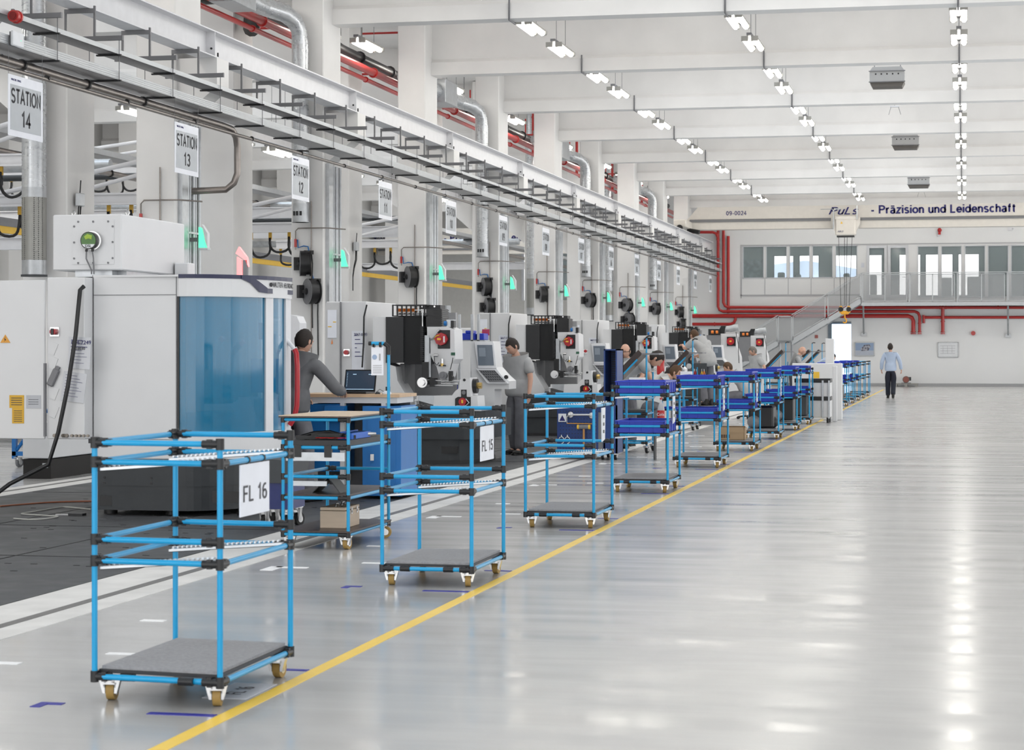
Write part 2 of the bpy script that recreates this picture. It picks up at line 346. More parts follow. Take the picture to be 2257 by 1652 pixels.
# office behind the glass
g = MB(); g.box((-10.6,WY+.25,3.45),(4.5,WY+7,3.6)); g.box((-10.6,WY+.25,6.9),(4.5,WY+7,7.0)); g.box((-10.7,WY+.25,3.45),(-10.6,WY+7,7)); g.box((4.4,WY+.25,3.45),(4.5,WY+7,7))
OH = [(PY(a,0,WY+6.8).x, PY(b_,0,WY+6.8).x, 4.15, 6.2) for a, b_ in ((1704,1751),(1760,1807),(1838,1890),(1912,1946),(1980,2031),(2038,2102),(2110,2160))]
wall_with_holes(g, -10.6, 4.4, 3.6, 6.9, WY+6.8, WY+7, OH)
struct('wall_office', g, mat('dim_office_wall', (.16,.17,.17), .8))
g = MB()
for h in OH:
    for q in ((h[0],h[1],h[3]-.06,h[3]),(h[0],h[0]+.06,h[2],h[3]),(h[1]-.06,h[1],h[2],h[3]),(h[0],h[1],h[2],h[2]+.06)): g.box((q[0],WY+6.76,q[2]),(q[1],WY+6.86,q[3]))
struct('window_20', g, m_dgrey)
struct('exterior_building', MB().prism([(-14.5,0),(-7.5,0),(-7.5,7.3),(-11,7.9),(-14.5,7.5)], 150, 160, ax=1).box((-14.5,149.9,6.2),(-7.5,150,6.5)), mat('pale_blue_grey_facade', (.42,.52,.66), .7, var=.2, scale=.4))
# passage behind the ground floor doorway
g = MB(); g.box((DX0-.4,WY+.25,0),(DX0-.3,WY+4,3)); g.box((DX1+.3,WY+.25,0),(DX1+.4,WY+4,3)); g.box((DX0-.4,WY+.25,2.95),(DX1+.4,WY+4,3.05)); g.box((DX0-.4,WY+.25,-.1),(DX1+.4,WY+14,0))
struct('wall_passage', g, mat('passage_wall', (.35,.37,.40), .7))
g = MB()
for q in ((DX0-.14,DX0,0,DZ+.1),(DX0,DX1,DZ,DZ+.1)): g.box((q[0],WY-.05,q[2]),(q[1],WY+.25,q[3]))
struct('door_3', g, mat('grey_blue_door_frame', (.20,.25,.30), .5))
# roof beams: wide lower flange, sloped shoulder, tall web
g = MB(); prof = [(-.0,0),(.46,0),(.46,.28),(.36,.36),(.36,1.75),(.10,1.75),(.10,.36),(0,.28)]
BZ = 7.77
for k, y in enumerate(YB):
    if y > WY: continue
    MBk = MB().prism([(y+u, BZ+v) for u, v in prof], XC-.05, XW, ax=0)
    struct('ceiling_beam', MBk, m_white)
# left bay beams
for k, y in enumerate(YB):
    if y < 24 or y > WY: continue
    struct('ceiling_beam', MB().prism([(y+u, BZ+v) for u, v in prof], -26, -14.15, ax=0), m_white)
# ceiling slab with skylight openings between beams
g = MB(); SK = []
for k in range(len(YB)-1):
    y0, y1 = YB[k]+.5, YB[k+1]-.1
    if k in (0,1,2,3,4,5,7,8,10,11): SK += [(-7.9, -4.7, y0+1.9, y1-1.9), (-3.8, -.6, y0+1.9, y1-1.9)]
def slab(g, x0, x1, y0, y1, z0, z1, hs):
    xs = sorted({x0, x1, *[a for h in hs for a in h[:2]]}); ys = sorted({y0, y1, *[a for h in hs for a in h[2:]]})
    for i in range(len(xs)-1):
        for j in range(len(ys)-1):
            cx, cy_ = (xs[i]+xs[i+1])/2, (ys[j]+ys[j+1])/2
            if any(h[0] < cx < h[1] and h[2] < cy_ < h[3] for h in hs): continue
            g.box((xs[i], ys[j], z0), (xs[i+1], ys[j+1], z1))
SK += [(-19, -16.4, YB[k]+1.4, YB[k+1]-1.2) for k in range(4, 13)] + [(-22.2, -20, YB[k]+1.4, YB[k+1]-1.2) for k in range(4, 13)]  # unseen roof openings added to let more daylight into the left bay
slab(g, -26, XW, YB[0]-1, WY+.25, 9.52, 9.7, SK)
struct('ceiling', g, m_white)
# left outer wall of the left bay; end wall of left bay
g = MB(); wall_with_holes(g, -26, -14.3, 0, 9.6, WY, WY+.25, [(-20,-17.6,3.9,6.2),(-17.3,-15.4,3.9,6.2)])
struct('wall_left_bay_end', g, mat('beige_white_wall', (.70,.69,.66), .7))
struct('wall_left', MB().box((-26.2,0,0),(-26,WY,9.6)), mat('grey_white_wall', (.55,.54,.52), .8, var=.1, scale=.3))
for q in ((-20,-17.6),(-17.3,-15.4)):
    g = MB()
    for x in (q[0], (q[0]+q[1])/2, q[1]): g.box((x-.05,WY-.04,3.9),(x+.05,WY+.1,6.2))
    g.box((q[0],WY-.04,6.1),(q[1],WY+.1,6.2)); w = struct('window_%d' % (21 if q[0] < -18 else 22), g, m_fr)
    MB().box((q[0],WY+.12,3.9),(q[1],WY+.13,6.2)).build('glass', m_glass, w)
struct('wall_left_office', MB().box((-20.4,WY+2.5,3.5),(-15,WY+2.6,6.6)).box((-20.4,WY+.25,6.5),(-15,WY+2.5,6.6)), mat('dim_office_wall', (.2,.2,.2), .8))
# right wall with a long band of windows, and back wall (both out of frame)
g = MB()
g.box((XW,-14,0),(XW+.25,WY+.25,1.2)); g.box((XW,-14,5.0),(XW+.25,WY+.25,9.7))
for y in range(-14, 96, 6): g.box((XW,y,1.2),(XW+.25,y+.5,5.0))
struct('wall_right', g, m_wall)
# columns along the bay, two rows
for k in range(-1, 9):
    y = 37.65 + 7.55*(k-1)
    if y > WY-1: continue
    g = MB(); g.box((-12.3, y, 0), (XC, y+1.1, 9.5), bev=.02)
    # bracket carrying the crane rail
    g.prism([(-11.67,5.1),(-11.04,5.62),(-11.04,6.05),(-11.67,6.05)], y+.1, y+.62, ax=1)
    struct('pillar', g, m_white)
    y2 = y
    g = MB(); g.box((-14.15, y2, 0), (-13.42, y2+1.05, 9.5), bev=.02)
    g.prism([(-14.15,5.1),(-14.75,5.62),(-14.75,6.05),(-14.15,6.05)], y2+.1, y2+.62, ax=1)
    struct('pillar', g, m_white)
# back third row in the left bay
for k in range(0, 9):
    y = 37.65 + 7.55*(k-1)
    struct('pillar', MB().box((-25.2, y, 0), (-24.5, y+.8, 9.5)), m_white)
# ================================================================== OVERHEAD AND WALL EQUIPMENT
struct('wall_far_side', MB().box((-14.3,WY-.0,0),(-12.0,WY+.25,9.6)), m_wall)
# ---- crane rail (I-section with stiffener plates at the brackets)
def rail(x, y0, y1, ks, mir=1):
    t_ = thing('crane_rail', 'white steel I-section crane rail resting on the column brackets above the machine line' if mir > 0 else 'white steel I-section crane rail of the left bay, behind the columns', 'crane rail', (x, y0, 6.05))
    L = y1 - y0; g = MB()
    g.box((-.15,0,0),(.15,L,.018)); g.box((-.15,0,.38),(.15,L,.40)); g.box((-.008,0,.018),(.008,L,.38))
    g.box((-.03,0,.40),(.03,L,.44)); g.build('rail_beam', m_steelw, t_)
    for y in ks:
        MB().box((.008,y-y0,.018),(.148,y-y0+.012,.38)).box((-.148,y-y0,.018),(-.008,y-y0+.012,.38)).build('stiffener', m_steelw, t_)
        MB().rod((.09,y-y0-.012,.13),(.09,y-y0+.026,.13),.018,6).build('bolt', m_blackm, t_); MB().rod((.12,y-y0+.2,.018),(.12,y-y0+.2,.09),.014,6).build('bolt', m_blackm, t_)
    return t_
rail(-11.2, 16, WY-1.0, [30.15+7.55*k for k in range(9) if 30.15+7.55*k < WY-1])
rail(-14.6, 16, WY-1.0, [30.15+7.55*k for k in range(9) if 30.15+7.55*k < WY-1], -1)
# ---- hangers under the rail
HY0 = 33.05 - 1.8875*8
def hanger(y, n):
    t_ = thing('rail_hanger', 'grey strut hanger bolted under the white crane rail, one of the long even row', 'hanger', (-11.2, y, 6.05), 0, 'strut hangers under the crane rail')
    MB().box((-.2,-.02,-.06),(.22,.02,-.005)).build('clamp_bar', m_grey, t_)
    MB().box((.2,-.015,-.37),(.225,.015,.03)).build('drop_bar', m_grey, t_); MB().box((-.2,-.015,-.37),(-.175,.015,-.005)).build('drop_bar', m_grey, t_)
    MB().box((-.3,-.02,-.425),(.6,.02,-.365)).box((.595,-.022,-.428),(.604,.022,-.362)).build('arm', m_grey, t_)
    MB().rod((.55,0,-.365),(.55,0,-.95),.006,6).build('threaded_rod', m_grey, t_); MB().rod((.14,0,-.43),(.14,0,-.95),.006,6).build('threaded_rod', m_grey, t_)
    MB().box((.24,-.02,-.625),(.58,.02,-.605)).build('tray_bearer', m_blackm, t_); MB().box((.1,-.02,-.955),(.58,.02,-.935)).build('tray_bearer', m_blackm, t_)
    return t_
h0 = hanger(HY0, 0); yy = HY0 + 1.8875
while yy < WY-1.5: dup(h0, (-11.2, yy, 6.05)); yy += 1.8875
# ---- cable trays
m_perf = holes('perforated_galvanised_sheet', (.55,.57,.59), .026, .24, .6, .45)
m_perfd = holes('perforated_galvanised_floor', (.42,.42,.43), .022, .26, .8, .4)
def tray(x0, x1, z, hh, y0, y1, label):
    t_ = thing('cable_tray', label, 'cable tray', (x0, y0, z)); L = y1-y0; w = x1-x0
    MB().box((w-.003,0,0),(w,L,hh)).build('side_flange', m_perf, t_); MB().box((0,0,0),(.003,L,hh)).build('side_flange', m_perf, t_)
    MB().box((0,0,0),(w,L,.003)).build('tray_floor', m_perfd, t_)
    g = MB()
    for i in range(5): g.tube([(w*(.2+.14*i)+.01*math.sin(q*.7+i), L*q/30, .014) for q in range(31)], .011, 5)
    g.build('cables', m_black, t_)
    return t_
tray(-11.07, -10.665, 5.117, .115, 15, WY-1, 'wide perforated galvanised cable tray, lower of the two under the rail')
tray(-10.93, -10.665, 5.447, .062, 15, WY-1, 'narrow perforated galvanised cable tray, upper of the two under the rail')
tray(-17.2, -16.75, 5.5, .12, 20, 90, 'galvanised cable tray of the left bay, seen between the columns')
# ---- siren and small box on the trays
t_ = thing('alarm_siren', 'round red alarm siren fixed to the upper cable tray', 'siren', PX(38,38,-10.6)); t_.scale = (1.1,1.1,1.1)
MB().rod((0,0,0),(.0,-.03,0),.07,16).rod((0,-.03,0),(0,-.1,0),.062,16).build('siren_body', m_red, t_); MB().rod((0,-.1,0),(0,-.106,0),.045,12).rod((0,-.106,0),(0,-.11,0),.03,12).build('siren_face', mat('dark_red_plastic', (.25,.01,.01), .4), t_)
MB().box((-.04,0,-.04),(-.07,.03,.09)).build('bracket', m_grey, t_)
t_ = thing('wireless_access_point', 'flat pale grey network box with a green lamp on the lower cable tray', 'network box', PX(38,84,-10.62))
MB().box((-.02,-.14,-.1),(.02,.14,.07), bev=.01).build('housing', m_paper, t_); MB().box((.02,.05,-.03),(.023,.06,-.02)).build('status_lamp', m_green, t_)
MB().box((-.04,-.12,-.08),(-.02,.12,.06)).build('mount', m_grey, t_)
# ---- stainless pipes under the tray
def pipe(label, pts, r, m, rings=(), rm=None, name='pipe', cat='pipe'):
    t_ = thing(name, label, cat, pts[0]); o_ = Vector(pts[0])
    MB().tube([Vector(p)-o_ for p in pts], r, 10).build('pipe_run', m, t_)
    for p, d in rings: MB().rod(Vector(p)-o_-Vector(d)*.02, Vector(p)-o_+Vector(d)*.02, r*1.35, 12).build('pipe_clamp', rm or m_black, t_)
    return t_
D_ = (0,1,0)
pe = PX(490,290,-10.95)
el = [(-10.95, pe.y+.0, 5.02), (-10.93, pe.y+.35, 5.0), (-10.93, pe.y+.55, 4.9), (-10.93, pe.y+.62, 4.75), (-10.93, pe.y+.62, 4.35), (-10.98, pe.y+.6, 4.2), (-11.1, pe.y+.58, 4.1), (-11.66, pe.y+.55, 4.08)]
pipe('thick brown-grey stainless pipe under the trays, bending down behind the STATION 13 sign', [(-10.95,14,5.02)] + el, .052, m_stain, [((-10.95, 17.6+1.8875*i, 5.02), D_) for i in range(6)], name='stainless_pipe')
pipe('thin stainless pipe running the full length below the cable trays', [(-10.87,14,4.9),(-10.87,40,4.93),(-10.87,60,4.93),(-10.87,WY-1,4.93)], .026, m_stain, [((-10.87, 16.3+2.5*i, 4.93), D_) for i in range(30)], name='stainless_pipe')
pipe('grey pipe of the left bay, below its cable tray', [(-16.9,20,5.2),(-16.9,90,5.2)], .06, m_stain, [((-16.9, 22+3*i, 5.2), D_) for i in range(12)], name='stainless_pipe')
# ---- station signs hung from the tray
sg = [(14,18,130,102,155),(13,388,247,447,262),(12,647,323,690,336),(11,837,382,871,390),(10,985,425,1012,432),(9,1100,459,1121,466),(8,1193,488,1213,494),(7,1273,513,1288,517),(6,1338,533,1352,537),(5,1397,552,1409,555),(4,1446,566,1457,569),(3,1490,578,1499,581),(2,1527,589,1535,591),(1,1560,598,1567,600)]
m_sgrey = mat('printed_light_grey', (.42,.45,.48), .25); m_sign = mat('laminated_white_sheet', (.78,.80,.86), .25)
sp = [PX(q[1],q[2],-10.66).y for q in sg]; dy = (sp[5]-sp[0])/5
for i, q in enumerate(sg):
    n = q[0]; y = sp[0] + dy*i
    t_ = thing('station_sign', 'laminated white sign reading STATION %02d hung from the cable tray' % n, 'sign', (-10.661, y, 4.81-.02), 0, 'station signs')
    w, h_ = .95, .70
    w = .92
    MB().box((-.003,0,-h_),(.003,w,0)).build('sheet', m_sign, t_)
    MB().box((.003,.05,-h_+.07),(.005,w-.05,-.11)).build('grey_field', m_sgrey, t_)
    MB().rod((0,.01,0),(0,.01,.33),.0025,4).rod((0,w-.01,0),(0,w-.01,.33),.0025,4).build('hanging_wire', m_grey, t_)
    stext('lettering', 'STATION', .16, m_ink, t_, (.007, w/2, -.235), (PI/2,0,PI/2), sx=.99, w=.17)
    stext('lettering', '%02d' % n, .17, m_ink, t_, (.007, w/2, -.49), (PI/2,0,PI/2), sx=1.3, w=.17)
    if i < 3: text('small_logo', 'WALTER  EWAG', .035, m_navyink, t_, (.005, .2, -.055), (PI/2,0,PI/2))
# ---- red sprinkler mains, black insulated pipe and cable tray between the column rows
def yring(x, z, a, b, s): return [((x, a+s*i, z), D_) for i in range(int((b-a)/s))]
pipe('thick red sprinkler main running along the columns under the roof', [(-12.78,16,7.75),(-12.78,WY-1,7.75)], .085, m_red, yring(-12.78,7.75,33.6,WY-2,3.775), m_red, name='sprinkler_main')
pipe('thinner red sprinkler pipe, just below the thick main', [(-12.9,16,7.58),(-12.9,WY-1,7.58)], .05, m_red, yring(-12.9,7.58,33.4,WY-2,3.775), m_red, name='sprinkler_pipe')
pipe('black insulated pipe above the red mains', [(-13.12,16,8.1),(-13.12,WY-1,8.1)], .11, m_black, yring(-13.12,8.1,30,WY-2,2.5), m_blackm, name='insulated_pipe')
for k in range(0, 7):
    y = 42.0 + 7.55*k
    pipe(['red sprinkler riser and branch between the columns, bay %s from the near end' % w for w in ('one','two','three','four','five','six','seven')][k], [(-13.2,y,7.7),(-13.2,y,9.4)], .05, m_red, [((-13.2,y,8.9),(0,0,1))], m_red, name='sprinkler_riser')
    t_ = thing('sprinkler_branch', 'thin red branch pipe across the roof bay, number %s from the near end' % ('one','two','three','four','five','six','seven')[k], 'pipe', (-13.2,y,8.35))
    MB().tube([(-2.5,0,0),(1.0,0,0)], .028, 8).tube([(-2.5,-2.5,.6),(1.0,-2.5,.6)], .025, 8).tube([(-.25,0,0),(-.25,0,.5)], .022, 8).build('pipe_run', m_red, t_)
for k in range(12):
    y = 34 + 4.7*k
    pipe('thin threaded suspension rod holding the lamp channel over the pipes, one of many alike', [(-12.6,y,8.2),(-12.6,y,9.5)], .01, m_grey, name='suspension_rod', cat='rod')['group'] = 'suspension rods between the columns'
# black hose bundle by the first red riser
pipe('black bent drain pipe hanging above the red main, near bay', [(-13.3,44.5,8.2),(-13.1,43.2,8.15),(-12.9,42.6,8.2),(-12.85,42.4,8.5),(-12.85,42.4,9.4)], .08, m_black, name='drain_pipe')
pipe('thick black flexible hose bundle under the roof beside the silver duct', [(-13.6,34,8.0),(-13.2,35.4,7.9),(-12.9,36.4,8.1),(-12.9,37.2,8.0),(-13.2,38,7.7)], .16, m_black, name='flexible_hose', cat='hose')
# ---- ventilation ducts in front of the columns
m_duct = mat('spiral_galvanised_duct', (.60,.62,.64), .3, .8, var=.07, scale=2.2, stretch=(3,3,9), rvar=.08)
m_dperf = holes('perforated_duct_steel', (.36,.36,.34), .03, .3, .7, .45)
def rings(g, x, y, z0, z1, r, s=.12):
    z = z0
    while z < z1: g.rod((x,y,z),(x,y,z+.008), r+.004, 20); z += s
for k in (1,3,5,7):
    y = 37.65 + 7.55*(k-1)
    t_ = thing('extraction_duct', 'silver spiral duct coming down the front of the %s column from the near end' % {1:'second',3:'fourth',5:'sixth',7:'eighth'}[k], 'duct', (-12.05, y-.2, 4.0))
    g = MB(); g.rod((0,0,.35),(0,0,3.3),.145,20); g.tube([(0,0,3.3),(-.02,-.04,3.55),(-.08,-.15,3.72),(-.2,-.35,3.83),(-.34,-.62,3.87),(-.42,-1.0,3.88)],.15,18,rs=[.145,.15,.16,.17,.175,.18]); g.rod((-.42,-1,3.88),(-.45,-6.0,3.88),.18,20)
    rings(g,0,0,.4,3.3,.145); g.build('duct_pipe', m_duct, t_)
    MB().box((-.62,-3.2,3.6),(-.18,-2.0,4.16),bev=.01).build('damper_box', m_galv, t_)
    MB().rod((0,0,0),(0,0,.35),.15,20).rod((0,0,.0),(0,0,.01),.165,20).build('lower_sleeve', m_galv, t_)
    MB().rod((0,0,2.5),(0,0,2.53),.155,20).rod((0,0,1.3),(0,0,1.33),.155,20).box((-.01,.1,1.3),(.01,.2,1.33)).build('clamp_ring', m_blackm, t_)
    g = MB()
    for q in (-.6,-.15,.3): 
        a = -PI/2 + q*1.0; g.box((.152*math.cos(a)-.02,.152*math.sin(a)-.012,.12),(.152*math.cos(a)+.02,.152*math.sin(a)+.012,.2))
    g.build('outlet_slot', m_black, t_)
for k, w in ((0,'nearest'),(5,'middle'),(7,'farthest')):
    y = 30.1 + 7.55*k
    t_ = thing('filter_duct', 'silver duct with perforated dark lower half, %s of three on the rear columns' % w, 'duct', (-13.83, y-.28, 2.75))
    g = MB(); g.rod((0,0,1.35),(0,0,6.6),.185,24); rings(g,0,0,1.5,6.6,.185,.09); g.build('duct_pipe', m_duct, t_)
    MB().rod((0,0,.25),(0,0,1.2),.187,24,caps=False).build('perforated_sleeve', m_dperf, t_); MB().rod((0,0,.25),(0,0,1.2),.15,16).build('filter_core', m_grey, t_)
    MB().rod((0,0,.02),(0,0,.25),.185,24).build('sleeve', m_galv, t_); MB().rod((0,0,1.2),(0,0,1.35),.187,24).build('sleeve', m_galv, t_); MB().rod((0,0,0),(0,0,.03),.2,24).build('end_ring', m_dgrey, t_)
    MB().box((-.03,.15,3.2),(.03,.3,3.23)).rod((0,0,3.2),(0,0,3.23),.192,24).build('clamp_ring', m_blackm, t_)
# ---- lamps
def lamp(x, y, z, row, hang=1.54):
    t_ = thing('strip_light', 'twin-tube strip light', 'lamp', (x, y, z), 0, None)
    MB().box((-.05,-.9,.0),(.05,.9,.05)).build('channel', m_grey, t_)
    MB().box((-.17,.62,-.1),(-.03,.78,.0),bev=.02).box((.03,.62,-.1),(.17,.78,.0),bev=.02).box((-.17,-.78,-.1),(-.03,-.72,.0)).box((.03,-.78,-.1),(.17,-.72,.0)).box((-.15,-.72,-.04),(-.05,.62,0)).box((.05,-.72,-.04),(.15,.62,0)).build('end_housing', mat('beige_lamp_housing', (.40,.39,.36), .5), t_)
    MB().rod((-.1,-.72,-.075),(-.1,.62,-.075),.052,7).build('tube', m_tubes, t_); MB().rod((.1,-.72,-.075),(.1,.62,-.075),.052,7).build('tube', m_tubes, t_)
    MB().rod((0,.5,.05),(0,.5,hang),.006,5).build('suspension_wire', m_grey, t_); MB().rod((0,-.5,.05),(0,-.5,hang),.006,5).build('suspension_wire', m_grey, t_)
    return t_
RN = {-8.29:'row over the carts, nearest the columns', -4.26:'middle row of the aisle ceiling', -.12:'long row farthest from the columns', -12.9:'row between the columns', -19.5:'row in the left bay', 4.0:'row'}
LP = {}; NUM = ['first','second','third','fourth','fifth','sixth','seventh','eighth','ninth','tenth','eleventh','twelfth','thirteenth','fourteenth','fifteenth','sixteenth','seventeenth','eighteenth']
LAMPS = []
for x in (-8.29, -4.26, -.12, 4.0, 8.1):
    for k in range(-1, 8):
        for dy_ in (2.6, 5.7):
            y = 38.19 + 7.55*(k-0) + dy_ - .4
            if x > 1 and (k < 1 or dy_ > 3): continue
            if y > WY - 2: continue
            LAMPS.append((x, y, 7.98))
for x, z in ((-12.5, 8.2), (-19.5, 7.4)):
    for k in range(-1, 8):
        for dy_ in (1.9, 5.3):
            y = 38.19 + 7.55*(k-1) + dy_
            if y < WY - 2 and y > 24: LAMPS.append((x, y, z))
for q in (20,40,60,80): LAMPS.append((-22.5, q+4, 6.0)); LAMPS.append((-16.0,q+8,6.4))  # extra low strip lights, added only to brighten the left bay
cnt = {}
for (x, y, z) in LAMPS:
    r = {-8.29:'in the ceiling row nearest the columns', -4.26:'in the middle ceiling row over the aisle', -.12:'in the ceiling row seen straight end-on', 4.0:'over the right of the hall', 8.1:'at the right wall side', -12.5:'between the columns beside the red pipes', -19.5:'under the roof of the left bay', -22.5:'added to brighten the far side of the left bay', -16.0:'added to brighten the left bay machines'}[x]
    cnt[x] = cnt.get(x, 0) + 1
    if z not in LP: l = LP[z] = lamp(x, y, z, 0, 9.53-z)
    else: l = dup(LP[z], (x, y, z))
    l['label'] = 'strip light %s, %s from near end' % (r, NUM[cnt[x]-1]); l['group'] = 'strip lights ' + r
# grey conduit drops over the beams
for x in (-8.5, -4.5, -.12):
    for k in range(0, 8):
        y = YB[5+k] if 5+k < len(YB) else 0
        if not y or y > WY: continue
        o_ = 0 if x > -1 else .25
        pipe('thin grey conduit bent over a roof beam between two strip lights', [(x+o_,y-.02,8.12),(x+o_,y-.02,8.0),(x+o_,y-.03,7.74),(x+o_,y+.5,7.74),(x+o_,y+.5,8.1)], .017, m_grey, name='cable_conduit')['group'] = 'conduits over the roof beams'
# fan heaters
for px_, py_, y, w in ((1956,171,50.2,'nearest, largest in view'),(1996,312,65.4,'second from the near end'),(2025,400,80.4,'farthest of the three')):
    p = PY(px_, py_, y); t_ = thing('ceiling_fan_heater', 'grey box fan heater hanging between the roof beams, %s' % w, 'heater', p)
    MB().prism([(-.40,-.12),(.40,-.12),(.40,.12),(.33,.22),(-.33,.22),(-.40,.12)], -.3, .3, ax=1).build('housing', mat('dull_grey_heater', (.42,.42,.42), .5, .1), t_)
    MB().prism([(-.40,-.13),(.40,-.13),(.34,-.24),(-.34,-.24)], -.28, .28, ax=1).build('louvre_box', mat('dark_heater_louvre', (.12,.11,.10), .6), t_)
    g = MB()
    for i in range(5): g.rod((-.26+.13*i,-.303,.05),(-.26+.13*i,-.29,.05),.02,8)
    g.build('vent_hole', m_black, t_); MB().box((-.42,-.32,-.14),(.42,-.29,-.12)).box((-.42,-.32,.11),(.42,-.29,.13)).build('rim', m_grey, t_)
    MB().rod((-.3,0,.22),(-.3,0,1.4),.01,6).rod((.3,0,.22),(.3,0,1.4),.01,6).build('hanger_rod', m_grey, t_)
for px_, py_, y in ((1972,236,57.5),(2031,423,87)):
    p = PY(px_, py_, y); t_ = thing('ceiling_sensor', 'small white ceiling sensor with thin legs, %s' % ('between first and second heater' if y < 60 else 'beyond the farthest heater'), 'sensor', p)
    MB().box((-.12,-.1,0),(.12,.1,.03)).build('plate', m_steelw, t_); MB().rod((-.1,0,0),(-.16,0,-.2),.006,5).rod((.1,0,0),(.16,0,-.2),.006,5).rod((0,0,.03),(0,0,1.9),.006,5).build('leg', m_grey, t_)
# ---- overhead crane
CYY = 88.
cz = lambda y: PY(1800,y,CYY).z
t_ = thing('overhead_crane', 'cream box girder crane bridge across the hall lettered Präzision und Leidenschaft', 'crane', (0,CYY,0))
m_crane = mat('cream_crane_paint', (.74,.70,.64), .45)
xl = PY(1520,480,CYY).x
MB().prism([(xl+.35,cz(453)),(XW-.4,cz(453)),(XW-.4,cz(503)),(xl+.15,cz(503)),(xl-.1,cz(488)),(xl-.1,cz(480))], 0, .7, ax=1).build('girder', m_crane, t_)
MB().box((xl,-.06,cz(486.5)),(XW-.5,0,cz(482))).box((xl,-.03,cz(482)),(XW-.5,0,cz(480.5))).build('cable_channel', m_grey, t_)
MB().box((xl-.42,-1.9,cz(503)-.0),(xl+.1,2.4,cz(486)),bev=.03).build('end_carriage', m_crane, t_)
MB().rod((xl-.16,-1.9,6.62),(xl-.16,-2.02,6.62),.13,14).rod((xl+.0,-.6,6.6),(xl+.5,-.75,6.5),.09,8).build('buffer', m_black, t_)
stext('lettering', '09-0024', .17, m_navyink, t_, (PY(1623,467,CYY).x,-.012,cz(467)), sx=1.12, w=.15)
stext('lettering', 'PuLs', .30, m_navyink, t_, (PY(1861,464,CYY).x,-.012,cz(465)), sx=1.55, shear=.3, w=.15)
stext('lettering', '- Präzision und Leidenschaft', .33, m_navyink, t_, (PY(2078,463,CYY).x,-.012,cz(463.5)), sx=1.19, w=.19, gap=.15)
tr = thing('crane_hoist', 'boxy white hoist trolley hanging under the crane girder', 'hoist', PY(1864,500,CYY-.35))
MB().box((-.42,-.3,-.36),(.42,.3,.38),bev=.05).box((-.42,-.32,.3),(.42,.3,.42)).build('housing', m_crane, tr)
MB().prism([(.42,-.2),(.58,.1),(.58,.38),(.42,.38)], -.25, .25, ax=1).prism([(-.42,-.2),(-.58,.1),(-.58,.38),(-.42,.38)], -.25, .25, ax=1).build('side_housing', m_crane, tr)
MB().box((-.5,-.36,-.1),(-.45,-.3,.75)).box((.45,-.36,.3),(.5,-.3,.85)).box((-.5,-.36,.7),(-.2,-.3,.75)).rod((-1.0,-.33,.72),(-.5,-.33,.72),.015,5).build('frame_bar', m_galv, tr)
MB().box((-.35,-.25,-.42),(.35,.25,-.36)).build('underside', m_blackm, tr); text('lettering', 'ABUS', .1, m_navyink, tr, (-.2,-.335,-.2), shear=.3)
MB().prism([(-.2,.12),(-.1,.12),(-.15,.22)], -.312, -.305, ax=1).build('warning_triangle', m_yellow, tr)
hk = PY(1862,690,CYY-.35); g = MB()
for dx in (-.29,-.05,.06,.26): g.rod((dx,0,-.4),(dx*.6-.02,0,hk.z-tr.location.z+.3),.011,5)
g.build('wire_rope', m_blackm, tr)
hb = thing('crane_hook_block', 'orange-yellow crane hook block hanging on wire ropes before the stairs', 'hook', hk)
m_org = mat('orange_yellow_paint', (.85,.40,.03), .4)
MB().box((-.22,-.1,0),(-.1,.1,.3),bev=.03).box((.1,-.1,0),(.22,.1,.3),bev=.03).box((-.16,-.1,-.05),(.16,.1,.1),bev=.03).build('block', m_org, hb); MB().rod((-.16,-.12,.16),(-.16,.12,.16),.1,12).rod((.16,-.12,.16),(.16,.12,.16),.1,12).build('pulley', m_blackm, hb)
MB().tube([(0,0,-.05),(0,0,-.2),(.07,0,-.27),(.06,0,-.36),(0,0,-.4),(-.07,0,-.36)],.03,8).build('hook', m_org, hb)
# left bay crane
t_ = thing('left_bay_crane', 'second cream crane bridge glimpsed between the columns of the left bay', 'crane', (0,91.5,0))
zz = lambda y: PY(1000,y,91.5).z
MB().box((-25.8,0,zz(560)),(-14.8,.6,zz(503))).build('girder', m_crane, t_)
MB().box((-25.8,-.05,zz(551)),(-14.8,0,zz(547))).build('cable_channel', m_grey, t_)
stext('lettering', '09-0009', .17, m_navyink, t_, (PY(838,522,91.5).x,-.012,zz(522)), sx=1.1, w=.15)
stext('lettering', 'PuLs - Präzision und Leidenschaft', .31, m_navyink, t_, (PY(930,523,91.5).x,-.012,zz(524)), align='LEFT', sx=1.12, w=.18)
